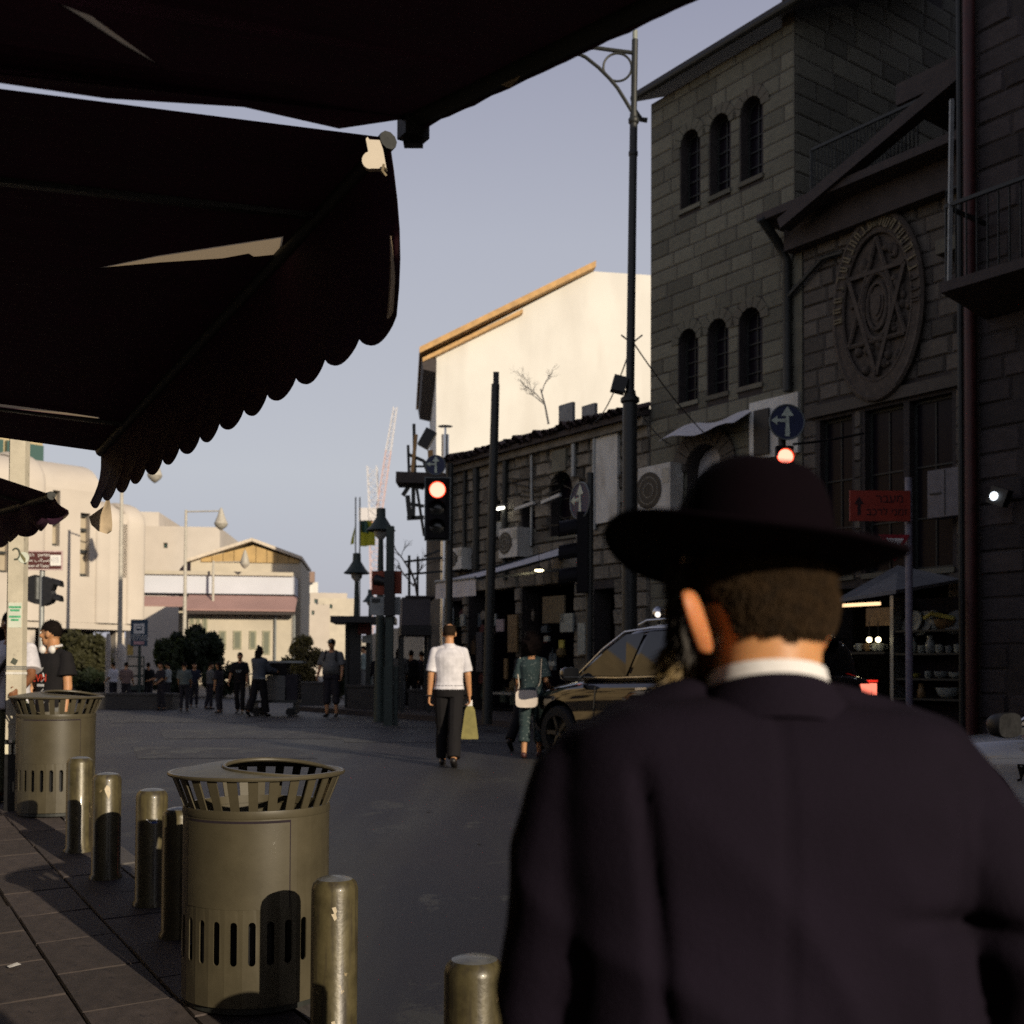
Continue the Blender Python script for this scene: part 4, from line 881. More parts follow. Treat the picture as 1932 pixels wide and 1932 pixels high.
for q in ([(-.15, .02), (.0, .045), (.2, .03), (.25, -.01), (.12, -.05), (.0, -.02), (-.1, -.0)],): onbol('B', .57, q, 'paint_chip', CH)
for dz in (.57, .545, .10, .13): onbol('D', dz, [(-.2 + random.uniform(0, .2), .012), (.05, .016), (.1, -.004), (0, -.014)], 'paint_chip', CH)
# ================================================================== litter bins
BINM = mat('bin_paint', (.066, .056, .034), .42, .18, 5, .03, 120, spec=.45, coat=.15, wear=((.03, .024, .02), .27, 14))
BINT = mat('bin_lid', (.10, .095, .075), .5, .3, 9, .3, 60)
def make_bin(x, y, rz, label):
    e = empty('litter_bin', (x, y, groundz(-90, y)), rz, label, 'litter bin', 'round litter bins by the kerb')
    e.scale = (1.063, 1.063, 1.047); r = .306; h = .80; n = 96; th = .006
    # body wall with rounded slots round the foot, unrolled and bent
    slots = []; ns = 26
    def bend(a, z, rad): return (rad * math.cos(a), rad * math.sin(a), z)
    z0, z1, sw_ = .215, .365, .0145
    m = MB()
    out = [(2 * math.pi * i / n, .03) for i in range(n + 1)] + [(2 * math.pi * i / n, h) for i in range(n, -1, -1)]
    hs = []
    for k in range(ns):
        a = 2 * math.pi * (k + .5) / ns; da = sw_ / r
        hs.append([(a + da * math.cos(t), z1 + sw_ * math.sin(t)) for t in np.linspace(0, math.pi, 7)] + [(a + da * math.cos(t), z0 + sw_ * math.sin(t)) for t in np.linspace(math.pi, 2 * math.pi, 7)])
    loops = [out] + hs; fl = [p for l in loops for p in l]; tr = []
    # split into narrow wedges so the bend stays round
    for w_ in range(ns):
        a0 = 2 * math.pi * w_ / ns; a1 = 2 * math.pi * (w_ + 1) / ns; q = 4
        o2 = [(a0 + (a1 - a0) * i / q, .03) for i in range(q + 1)] + [(a0 + (a1 - a0) * i / q, h) for i in range(q, -1, -1)]
        L = [o2, hs[w_]]; F = [p for l in L for p in l]; b = len(m.v)
        for rad in (r, r - th): m.v += [bend(a, z, rad) for a, z in F]
        for t in tessellate_polygon([[Vector((a, z, 0)) for a, z in l] for l in L]): m.f += [tuple(b + i for i in t), tuple(b + i + len(F) for i in reversed(t))]
        o = len(o2); c = len(hs[w_])
        for i in range(c): j = (i + 1) % c; m.f.append((b + o + i, b + o + j, b + len(F) + o + j, b + len(F) + o + i))
    m.build('body', BINM, e, True)
    MB().lathe([(r - .02, .0), (r - .02, .05), (r - .09, .05)], 48).build('foot', DARKMETAL, e)
    MB().lathe([(r - .05, .05), (r - .05, .74), (r - .045, .75)], 40, close=False).build('liner', BLACKP, e, True)
    # door: thin raised skin over part of the wall, with its dark joint
    da0, da1 = R(-150), R(-62)
    def skin(z0, z1, a0, a1, r0, r1, k=18):
        s_ = MB(); s_.sheet(lambda a, b: bend(a0 + (a1 - a0) * a, z0 + (z1 - z0) * b, r1), k, 1); s_.sheet(lambda a, b: bend(a0 + (a1 - a0) * a, z0 + (z1 - z0) * b, r0), k, 1); return s_
    skin(.43, .78, da0, da1, r - .001, r + .002).build('door', BINM, e, True)
    j = MB(); j.add(*[(lambda q: (q.v, q.f))(skin(.43, .79, da1, da1 + .016, r - .001, r + .0012, 1))][0]); q = skin(.78, .79, da0, da1, r - .001, r + .0012); j.add(q.v, q.f); j.build('door_joint', VOID, e)
    # collar and flared crown of flat slats
    MB().lathe([(r + .001, h - .004), (r + .004, h + .002), (r + .001, h + .03), (r - .012, h + .03), (r - .012, h - .004)], 64, close=False).build('collar', BINM, e, True)
    nsl = 26; rt = .363; zt = .965; sl_ = MB()
    w1 = .0178
    pr = [(-w1, r - .004, h + .025), (w1, r - .004, h + .025), (w1 * 1.12, rt - .006, zt), (-w1 * 1.12, rt - .006, zt)]
    vs = [(p[0], p[1], p[2]) for p in pr] + [(p[0], p[1] - .006, p[2]) for p in pr]
    sl_.add(vs, [(0, 1, 2, 3), (7, 6, 5, 4), (0, 4, 5, 1), (1, 5, 6, 2), (2, 6, 7, 3), (3, 7, 4, 0)]); sm = sl_.mesh('slat', BINM)
    for k in range(nsl): link('slat', sm, None, e, (0, 0, 0), (0, 0, 2 * math.pi * k / nsl))
    MB().tube([(rt * math.cos(2 * math.pi * k / 64), rt * math.sin(2 * math.pi * k / 64), zt) for k in range(65)], .0095, 8, False).build('rim', BINM, e, True)
    # domed lid with a big oval opening towards the front
    R2 = rt - .004; hx0, hy0, ha, hb = R2 * .30, -R2 * .42, R2 * .66, R2 * .46
    lz_ = lambda x, y: zt + .050 * (1 - (x * x + y * y) / R2 ** 2) + .004
    op = MB(); na, nr = 72, 26
    for i in range(nr + 1):
        for j in range(na): q = R2 * i / nr; t = 2 * math.pi * j / na; x, y = q * math.cos(t), q * math.sin(t); op.v.append((x, y, lz_(x, y)))
    for i in range(nr):
        for j in range(na):
            q = R2 * (i + .5) / nr; t = 2 * math.pi * (j + .5) / na; x, y = q * math.cos(t), q * math.sin(t)
            if ((x - hx0) / ha) ** 2 + ((y - hy0) / hb) ** 2 > 1: j2 = (j + 1) % na; op.f.append((i * na + j, i * na + j2, (i + 1) * na + j2, (i + 1) * na + j))
    op.build('lid', BINT, e, True)
    rim_ = []
    for k in range(61):
        t = 2 * math.pi * k / 60; x, y = hx0 + ha * math.cos(t), hy0 + hb * math.sin(t); d = math.hypot(x, y)
        if d > R2: x, y = x * R2 / d, y * R2 / d
        rim_.append((x, y, lz_(x, y)))
    MB().tube(rim_, .009, 8, False).build('lid_edge', BINM, e, True)
    return e
bin1 = make_bin(*P(486, 1458, 5.1).xy, R(10), 'round olive litter bin with a slatted crown, the near one beside the bollards')
bin2 = make_bin(P(107, 1329, 9.8).x, 9.8, R(30), 'round olive litter bin, the far one in front of the cream pole')
# ================================================================== pole with stickers, museum sign, pedestrian signals
POLEW = mat('pole_cream', (.56, .51, .40), .6, .15, 6, .2, 60, wear=((.34, .30, .24), .38, 8))
Yp = 9.9; px_ = P(29, 1400, Yp); pw = 29 * Yp / FPX
pl_ = empty('sign_pole', (px_.x, px_.y, 0), 0, 'cream painted pole covered in stickers at the left edge behind the far bin', 'pole')
zc = lambda v: P(29, v, Yp).z
MB().box((0, 0, (zc(1395) + 5) / 2), (pw, pw * .7, 5 - zc(1395))).build('pole', POLEW, pl_)
MB().box((0, 0, zc(1395) / 2 - .03), (pw * 1.04, pw * .74, zc(1395))).build('base_band', BLACKP, pl_)
for du in (-8, 9): MB().box((du * Yp / FPX, -pw * .385, zc(1413)), (.055, .012, .085)).build('reflector', mat('reflector', (.7, .66, .5), .5), pl_)
MB().box((0, -.004, zc(1345)), (pw * .9, pw * .72, .19)).build('cover_plate', POLEW, pl_); MB().box((0, -pw * .36, zc(1325)), (.018, .02, .018)).build('bolt', DARKMETAL, pl_)
for v in (1258, 1262): MB().box((0, 0, zc(v)), (pw * 1.03, pw * .75, .012)).build('band', GREYMETAL, pl_)
MB().box((0, 0, zc(1270)), (pw * 1.05, pw * .76, .02)).build('band', mat('white_tape', (.75, .73, .68), .6), pl_)
STW = mat('sticker_pale', (.62, .66, .56), .6, .1, 9); STG = mat('sticker_green', (.10, .42, .22), .6, .4, 30)
MB().box((0, -pw * .355, zc(1161)), (pw * .86, .004, .22)).build('sticker', STW, pl_)
for v, w_ in ((1146, .8), (1152, .6), (1164, .75), (1170, .5)): MB().box((0.0, -pw * .372, zc(v)), (pw * w_, .003, .018)).build('sticker_print', STG, pl_)
MB().box((.0, -pw * .355, zc(1248)), (.05, .004, .05), Matrix.Rotation(.5, 3, 'Y')).build('sticker', mat('sticker_dark', (.08, .09, .07), .6), pl_)
# round half-peeled sticker with a curled mark
m = MB(); m.tube([(.02 + .035 * math.cos(t) - .02, -pw * .37, zc(1046) + .05 * math.sin(t)) for t in np.linspace(2.4, -1.9, 12)], .008, 6); m.build('sticker', mat('sticker_dark', (.08, .09, .07), .6), pl_)
m = MB().lathe([(.05, 0), (.05, .003)], 20); o = m.build('sticker', STW, pl_, False, (.07, -pw * .37, zc(1053)), (R(90), 0, .0)); m = MB().prism([(-.02, .05), (.03, -.01), (.025, -.05), (-.015, .01)], -.006, -.003); m.build('sticker_print', mat('sticker_olive', (.16, .15, .07), .6), pl_, False, (.06, -pw * .37, zc(1053)))
MB().bar((-pw * .62, .0, 0), (-pw * .62, 0, 5), .016).build('cable', DARKMETAL, pl_)
def text(body, size, mt, parent, loc, rot=(R(90), 0, 0), align='CENTER', name='lettering', ext=.002, sx=1):
    c = bpy.data.curves.new('text', 'FONT'); c.body = body; c.size = size; c.align_x = align; c.align_y = 'CENTER'; c.extrude = ext; c.resolution_u = 3
    o = bpy.data.objects.new('work', c); COL.objects.link(o); dg = bpy.context.evaluated_depsgraph_get(); me = bpy.data.meshes.new_from_object(o.evaluated_get(dg), depsgraph=dg); bpy.data.objects.remove(o)
    me.materials.clear(); me.materials.append(mt); return link(name, me, None, parent, loc, rot, (sx, 1, 1))
heb = lambda s: s[::-1]
LETW = mat('sign_white', (.78, .76, .72), .6, .03); BROWN = mat('sign_brown', (.085, .025, .022), .55, .1, 4)
Ys = 23.0; sp = P(78, 1200, Ys); k_ = Ys / FPX
sg = empty('museum_sign', (sp.x, sp.y, groundz(sp.x, sp.y)), 0, 'brown museum direction sign in three scripts on a thin grey pole', 'sign')
g0 = sg.location.z; zz = lambda v, u=78, Y=Ys: P(u, v, Y).z - g0
MB().tube([(0, 0, 0), (0, 0, zz(1045))], .055, 10).build('pole', GREYMETAL, sg, True)
cxs = (80 - 78) * k_; sw2 = 78 * k_; sh2 = 37 * k_; zs_ = zz(1058)
MB().box((cxs, -.08, zs_), (sw2, .03, sh2)).build('panel', mat('sign_rim', (.55, .42, .40), .6), sg); MB().box((cxs, -.1, zs_), (sw2 * .955, .012, sh2 * .86)).build('face', BROWN, sg)
lw_ = sw2 * .66; lx = cxs - sw2 * .14
text(heb('מוזיאון') + '', .085, LETW, sg, (lx + .17, -.108, zs_ + .105), sx=1.15); text(heb('המסים'), .085, LETW, sg, (lx - .17, -.108, zs_ + .105), sx=1.15)
text('ﻒﺤﺘﻣ ﺐﺋﺍﺮﻀﻟﺍ', .085, LETW, sg, (lx, -.108, zs_ + .0), sx=1.25); text('Museum of Taxes', .085, LETW, sg, (lx, -.108, zs_ - .115), sx=.92)
MB().box((cxs + sw2 * .345, -.107, zs_), (.22, .006, .22)).build('pictogram', LETW, sg); text('▤', .16, mat('picto_grey', (.5, .5, .52), .6), sg, (cxs + sw2 * .345, -.112, zs_))
def ped_head(parent, cx_, zt, zb, side, name='signal_head'):
    h = zt - zb; b = MB(); w_ = .22
    b.prism([(0, -h / 2), (w_ * .7, -h / 2 + .06), (w_, -h * .2), (w_ * .78, 0), (w_, h * .2), (w_ * .7, h / 2 - .05), (0, h / 2)], -.12, .12); o = b.build(name, BLACKP, parent, False, (cx_, 0, (zt + zb) / 2), (0, 0, 0 if side > 0 else math.pi))
    for dz in (.25, -.25):
        v = MB(); v.loft([[Vector((w_ * .7 + d, .1 * math.cos(t), dz * h + .02 - d * .3 + .1 * math.sin(t))) for t in np.linspace(-.3, math.pi + .3, 12)] for d in (0, .2)], False); v2 = MB(); v2.v = v.v; v2.f = [f for f in v.f]
        v2.build('visor', BLACKP, o)
    return o
ped_head(sg, .06, zz(1087), zz(1143), 1); ped_head(sg, -.10, zz(1085), zz(1140), -1)
MB().box((-.075, 0, zz(1110)), (.05, .08, .45)).build('bracket', GREYMETAL, sg)
# ================================================================== road signals and round arrow signs
SIGB = mat('signal_black', (.006, .005, .0065), .6, .2, 20, spec=.15); RIMG = mat('signal_rim', (.14, .16, .16), .5)
RED = mat('red_lamp', (1, .35, .25), .4, 0, 1, emit=(1, .32, .22), estr=2.6)
REDR = mat('red_ring', (1, .08, .02), .4, 0, 1, emit=(1, .06, .015), estr=2.2)
LENS = glassmat('unlit_lens', (.02, .022, .022), .15)
BLUES = mat('sign_blue', (.020, .028, .075), .5, .1, 5); ARW = mat('arrow_white', (.50, .56, .46), .6)
def arrow_sign(parent, x, y, z, r, rz=0):
    e = MB().lathe([(r, 0), (r, .02)], 32).build('arrow_sign', BLUES, parent, False, (x, y, z), (R(90), 0, rz))
    MB().tube([(r * math.cos(2 * math.pi * k / 32), r * math.sin(2 * math.pi * k / 32), .02) for k in range(33)], r * .05, 6, False).build('rim', RIMG, e)
    m = MB(); t = .022
    for poly in ([(-.12, -.82), (.16, -.82), (.10, .35), (-.06, .35)], [(-.34, .35), (.38, .35), (.02, .92)], [(-.06, -.02), (-.06, .2), (-.55, .17), (-.55, .02)], [(-.55, -.18), (-.55, .36), (-.92, .09)]):
        m.prism([(px * r, -t - .004) if False else (px * r, pz * r) for px, pz in poly], 0, .005, (), Matrix(((1, 0, 0, 0), (0, 0, 1, 0), (0, 1, 0, t), (0, 0, 0, 1))))
    m.build('arrow', ARW, e); return e
def signal(u, Y, vt, vb, w_px, label, lit=0, rz=0.0, board=True, pole_u=None, sign=None):
    p = P(u, 1200, Y); g = groundz(p.x, p.y) + (.12 if (p - FP.o).dot(FP.n) < 3 else 0)
    e = empty('traffic_light', (p.x, p.y, g), rz, label, 'traffic light', 'traffic lights at the crossing'); k = Y / FPX
    zt = P(u, vt, Y).z - g; zb = P(u, vb, Y).z - g; w = w_px * k; h = zt - zb; zc_ = (zt + zb) / 2
    px2 = ((pole_u or u) - u) * k; MB().tube([(px2, .14, 0), (px2, .14, zt + .25)], .06, 12).build('pole', DARKMETAL, e, True); MB().lathe([(.1, 0), (.1, .25), (.07, .3)], 14, (px2, .14, 0)).build('pole_base', DARKMETAL, e)
    if px2: MB().bar((0, .08, zc_), (px2, .14, zc_), .06).build('mount', DARKMETAL, e)
    if board:
        MB().box((0, .02, zc_), (w, .03, h)).build('backboard', RIMG, e); MB().box((0, -.005, zc_), (w * .9, .04, h * .965)).build('board_face', SIGB, e)
    hd = MB().box((0, -.0, zc_), (w * .62, .12, h * .93)).build('housing', SIGB, e); lr = h * .118
    for j in range(3):
        z = zc_ + (1 - j) * h * .29; y = -.065
        if j == 0 and lit:
            MB().lathe([(lr, 0), (lr * .8, .012), (.005, .02)], 28).build('lamp', RED, e, True, (0, y, z), (R(90), 0, 0)); MB().lathe([(lr * 1.0, 0), (lr * 1.09, 0), (lr * 1.09, .012), (lr * 1.0, .012)], 28, close=False).build('lamp_ring', REDR, e, False, (0, y, z), (R(90), 0, 0))
        else: MB().lathe([(lr, 0), (lr * .8, .012), (.005, .02)], 24).build('lens', LENS, e, True, (0, y, z), (R(90), 0, 0))
        v = MB(); n = 14
        for d in (0, .17 if j else .10):
            for q in range(n): t = math.pi * (.02 + .96 * q / (n - 1)); v.v.append((lr * 1.14 * math.cos(t), y - d, z + lr * 1.14 * math.sin(t) - d * .12))
        for q in range(n - 1): v.f.append((q, q + 1, n + q + 1, n + q))
        v.build('visor', SIGB, e)
    if sign:
        su, sv, sr = sign; q = P(su, sv, Y); arrow_sign(e, q.x - p.x, -.01, q.z - g, sr * k); MB().bar((q.x - p.x, .03, q.z - g), (0, .14, q.z - g), .04).build('bracket', DARKMETAL, e)
    return e
s1 = signal(824, 18.5, 900, 1020, 50, 'traffic light showing red on a framed black board with a round blue arrow sign', 1, 0, True, 846, (822, 878, 18.5))
s3 = signal(1480, 17.0, 838, 960, 52, 'traffic light showing red just above the hat with a large blue arrow sign', 1, 0, False, None, (1484, 797, 33))
# signal seen from the side
def side_signal(u, Y, vt, vb, label):
    p = P(u + 14, 1200, Y); g = groundz(p.x, p.y); e = empty('traffic_light', (p.x, p.y, g), 0, label, 'traffic light', 'traffic lights at the crossing'); k = Y / FPX
    zt = P(u, vt, Y).z - g; zb = P(u, vb, Y).z - g; h = zt - zb
    MB().tube([(0, 0, 0), (0, 0, zt + .6)], .055, 12).build('pole', DARKMETAL, e, True)
    MB().box((-.12, 0, (zt + zb) / 2), (.16, .34, h)).build('housing', SIGB, e)
    for j in range(3):
        z = zb + h * (.2 + .3 * j); v = MB(); r = h * .13
        v.loft([[Vector((-.2 - d, r * math.cos(t), z - d * .18 + r * math.sin(t))) for t in np.linspace(-.4, math.pi + .4, 14)] for d in (0, .26)], False); v.build('visor', SIGB, e)
        MB().lathe([(r, 0), (.01, .015)], 18).build('lens', LENS, e, False, (-.2, 0, z), (0, R(-90), 0))
    q = P(1096, 946, Y); arrow_sign(e, q.x - p.x, -.05, q.z - g, .27, R(-62)); MB().bar((q.x - p.x, 0, q.z - g), (0, 0, q.z - g), .04).build('bracket', DARKMETAL, e)
side_signal(1098, 16.5, 968, 1118, 'dark traffic light seen from the side with hooded visors in front of the old house')
# give way sign and red diversion board on a pale pole
Yd = 14.0; p = P(1718, 1200, Yd); g = .38; k_ = Yd / FPX
gy = empty('sign_post', (p.x, p.y, groundz(p.x, p.y)), 0, 'pale post carrying a red arrow board and a give way triangle', 'sign'); g = gy.location.z
MB().tube([(0, .05, 0), (0, .05, P(1718, 900, Yd).z - g)], .045, 12).build('pole', mat('lilac_pole', (.20, .19, .23), .5), gy, True)
c = P(1659, 955, Yd); REDS = mat('sign_red', (.30, .035, .018), .6, .15, 9); MB().box((c.x - p.x, -.02, c.z - g), (114 * k_, .03, 58 * k_)).build('arrow_board', REDS, gy)
DK = mat('sign_dark', (.035, .01, .012), .7)
cx_ = c.x - p.x; cz_ = c.z - g
m = MB(); m.prism([(-.02, -.12), (.02, -.12), (.02, .02), (.06, .02), (0, .12), (-.06, .02), (-.02, .02)], -.04, -.037, (), Matrix.Translation((cx_ - 40 * k_, 0, cz_))); m.build('arrow', DK, gy)
text(heb('מעבר'), .15, DK, gy, (cx_ + 18 * k_, -.038, cz_ + 13 * k_)); text(heb('זמני לרכב'), .13, DK, gy, (cx_ + 12 * k_, -.038, cz_ - 12 * k_))
c = P(1687, 1032, Yd); cx_ = c.x - p.x; cz_ = c.z - g; a = 29 * k_
m = MB(); m.prism([(-a, a * .8), (0, -a * .95), (a, a * .8)], -.02, .0, (), Matrix.Translation((cx_, 0, cz_))); m.build('give_way_border', mat('giveway_red', (.28, .02, .03), .5), gy)
m = MB(); m.prism([(-a * .58, a * .55), (0, -a * .45), (a * .58, a * .55)], -.027, -.022, (), Matrix.Translation((cx_, 0, cz_))); m.build('give_way_face', LETW, gy); MB().bar((cx_, .01, cz_), (0, .05, cz_), .03).build('bracket', DARKMETAL, gy)
# ================================================================== tall street lamp
Yl = 17.5; p = P(1188, 1000, Yl); g = .2; k_ = Yl / FPX
tl = empty('street_lamp', (p.x, p.y, g), 0, 'tall dark street lamp post with a ringed scroll bracket and a small floodlight', 'street lamp')
lz = lambda v, u=1190: P(u, v, Yl).z - g
tx = P(1198, 60, Yl).x - p.x
MB().tube([(0, 0, 0), (.0, 0, lz(760)), (.0, 0, lz(745))], [.125, .115, .10], 16).build('pole', DARKMETAL, tl, True)
m = MB().tube([(0, 0, lz(745)), (tx * .75, 0, lz(215))], [.068, .062], 14); m.tube([(tx * .75, 0, lz(215)), (tx, 0, lz(75))], .05, 12); m.build('upper_pole', DARKMETAL, tl, True)
m = MB(); 
for v, r_ in ((755, .15), (742, .09), (228, .085), (290, .075)): m.lathe([(r_ * .8, -.05), (r_, -.03), (r_, .03), (r_ * .8, .05)], 16, (tx * .75 * (760 - v) / 545 if v < 740 else 0, 0, lz(v)))
m.build('collar', DARKMETAL, tl, True)
MB().tube([(tx, 0, lz(95)), (tx, 0, lz(58))], .042, 10).build('finial', mat('pale_finial', (.25, .27, .24), .5), tl)
def LPp(u, v): q = P(u, v, Yl); return Vector((q.x - p.x, 0, q.z - g))
MB().tube([LPp(1197, 100), LPp(1150, 94), LPp(1080, 84), LPp(1000, 74)], .032, 8).build('arm', DARKMETAL, tl, True)
MB().tube([LPp(*q) for q in ((1193, 212), (1180, 190), (1165, 166), (1150, 148), (1130, 128), (1105, 108), (1080, 96), (1040, 84), (1005, 78))], .03, 8).build('scroll_arm', DARKMETAL, tl, True)
c = LPp(1165, 127); MB().tube([c + Vector((27 * k_ * math.cos(2 * math.pi * k / 36), 0, 27 * k_ * math.sin(2 * math.pi * k / 36))) for k in range(37)], .019, 8, False).build('ring', DARKMETAL, tl, True)
MB().lathe([(.05, .45), (.09, .3), (.12, .2), (.35, 0), (.30, .0)], 20, LPp(1000, 110)).build('lamp_shade', DARKMETAL, tl, True)
c = LPp(1168, 726); MB().box(c, (.22, .24, .24), Matrix.Rotation(.25, 3, 'Y')).build('floodlight', BLACKP, tl); MB().tube([LPp(1178, 722), LPp(1190, 722)], .03, 8).build('floodlight_arm', GREYMETAL, tl)
m = MB()
for u1, v1 in ((1172, 632), (1212, 632)): m.tube([LPp(1192, 648), LPp(u1, v1)], .013, 5)
m.build('wire_hook', DARKMETAL, tl)
def wire(name, a, b, sag, label, r_=.012):
    m = MB(); m.tube([a.lerp(b, t) - Vector((0, 0, sag * 4 * t * (1 - t))) for t in np.linspace(0, 1, 12)], r_, 5); return tag(m.build(name, BLACKP), label, 'cable', 'overhead wires')
wire('overhead_wire', P(1196, 648, Yl), FP.w(*FP.hit(1355, 835), .15), .1, 'thin overhead wire running right from the tall lamp post to the pale canopy')
wire('overhead_wire', P(1190, 655, Yl), FP.w(*FP.hit(1130, 800), .15), .2, 'thin overhead wire running left from the tall lamp post to the old roof')
wire('overhead_wire', P(1196, 760, Yl), FP.w(*FP.hit(1275, 840), .15), .1, 'short overhead wire below the floodlight on the tall lamp post')
wire('overhead_wire', P(1497, 838, 17.0), FP.w(*FP.hit(1650, 822), .3), .02, 'level wire from the right hand traffic light to the tall shop windows', .02)
# dark camera mast and bell lamps
Y_ = 21.0; p = P(920, 1150, Y_); e = empty('camera_mast', (p.x, p.y, .38), 0, 'dark mast with a small box on top rising over the old roof', 'mast')
MB().tube([(0, 0, 0), (P(935, 720, Y_).x - p.x, 0, P(935, 725, Y_).z - .38)], [.10, .08], 12).build('pole', DARKMETAL, e, True); q = P(936, 716, Y_); MB().box((q.x - p.x, 0, q.z - .38), (.11, .14, .26)).build('camera_box', BLACKP, e)
GREEND = mat('lamp_green', (.035, .05, .042), .55, .25, 10)
def bell_lamp(u, Y, vt, w_px, label):
    p = P(u, 1200, Y); e = empty('bell_lamp', (p.x, p.y, .26), 0, label, 'street lamp', 'bell shaped street lamps'); k = Y / FPX; zt = P(u, vt, Y).z - .26; r = w_px * k / 2
    MB().lathe([(.02, zt), (r * .3, zt - r * .05), (r * .32, zt - r * .65), (r * .45, zt - r * .85), (r * .7, zt - r * 1.25), (r, zt - r * 1.55), (r * .9, zt - r * 1.6), (.02, zt - r * 1.5)], 24).build('lamp_shade', GREEND, e, True)
    MB().lathe([(r * .45, zt - r * 1.6), (r * .4, zt - r * 1.9), (r * .12, zt - r * 2.2)], 16).build('globe', glassmat('lamp_globe', (.3, .3, .28), .2), e, True)
    MB().tube([(0, 0, 0), (0, 0, zt * .45), (0, 0, zt - r * 1.6)], [.13, .09, .05], 12).build('pole', GREEND, e, True); return e
bell_lamp(717, 24, 958, 56, 'taller bell shaped green street lamp beside the red boards'); bell_lamp(672, 30, 1043, 50, 'shorter bell shaped green street lamp under the yellow flags')
bell_lamp(698, 38, 1112, 30, 'smallest bell shaped lamp half hidden behind the boards')
GL = mat('pale_lamp', (.42, .39, .33), .5)
def hook_lamp(u, vt, ul, vl, Y, label, w_=26):
    p = P(u, 1200, Y); e = empty('hook_lamp', (p.x, p.y, .26), 0, label, 'street lamp', 'hanging street lamps far away'); zt = P(u, vt, Y).z - .26; q = P(ul, vl, Y); dx = q.x - p.x; k = Y / FPX
    MB().tube([(0, 0, 0), (0, 0, zt)], [.13, .07], 8).build('pole', GL, e); MB().tube([(0, 0, zt - .1), (dx, 0, zt - .05), (dx, 0, q.z - .26 + .3)], .04, 6).build('arm', GL, e)
    r = w_ * k / 2; MB().lathe([(.05, .8), (.12, .6), (.2, .35), (r, -.1), (r * .8, -.25), (.05, -.45)], 16, (dx, 0, q.z - .26)).build('lamp_shade', GL, e, True)
hook_lamp(348, 962, 417, 985, 62, 'far hanging lamp on a long arm above the yellow gable house'); hook_lamp(401, 1058, 462, 1060, 74, 'far hanging lamp in front of the gable house wall', 18); hook_lamp(226, 862, 292, 893, 52, 'far hanging lamp showing just under the scalloped valance', 28)
# ================================================================== people
def skinmat(name, col): 
    m = mat(name, col, .5, .12, 14, .08, 90, spec=.35)
    b = m.node_tree.nodes['Principled BSDF']; b.inputs['Subsurface Weight'].default_value = .15; b.inputs['Subsurface Radius'].default_value = (.012, .005, .002); b.inputs['Subsurface Scale'].default_value = .6
    return m
SKIN = skinmat('skin_tan', (.46, .235, .115)); SKIND = skinmat('skin_brown', (.20, .085, .038))
def cloth(name, col, **k): return mat(name, col, .85, k.pop('var', .18), k.pop('scale', 10), .25, 45, spec=.15, **k)
def cap(m, a, ra, b, rb, n=10):
    a = Vector(a); b = Vector(b); d = b - a
    if d.length > 1e-4: m.tube([a.lerp(b, t) for t in (0, .33, .66, 1)], [ra + (rb - ra) * t for t in (0, .33, .66, 1)], n)
    m.sphere(a, ra, n, 6); m.sphere(b, rb, n, 6)
def ringloft(m, rows, n=20, fn=None):
    rings = []
    for z, rx, ry, cy in rows:
        rings.append([Vector((rx * math.copysign(abs(math.cos(a)) ** .8, math.cos(a)), cy + ry * math.copysign(abs(math.sin(a)) ** .8, math.sin(a)), z)) if fn is None else fn(Vector((rx * math.cos(a), cy + ry * math.sin(a), z))) for a in [2 * math.pi * k / n for k in range(n)]])
    m.loft(rings)
def sleeve(m, a, ra, b, rb, n=14):
    """open ended tube of cloth: round at the top, cut flat at the hem"""
    a = Vector(a); b = Vector(b); m.tube([a.lerp(b, t) for t in (0, .25, .5, .75, 1)], [ra + (rb - ra) * t for t in (0, .25, .5, .75, 1)], n); m.sphere(a, ra, n, 7)
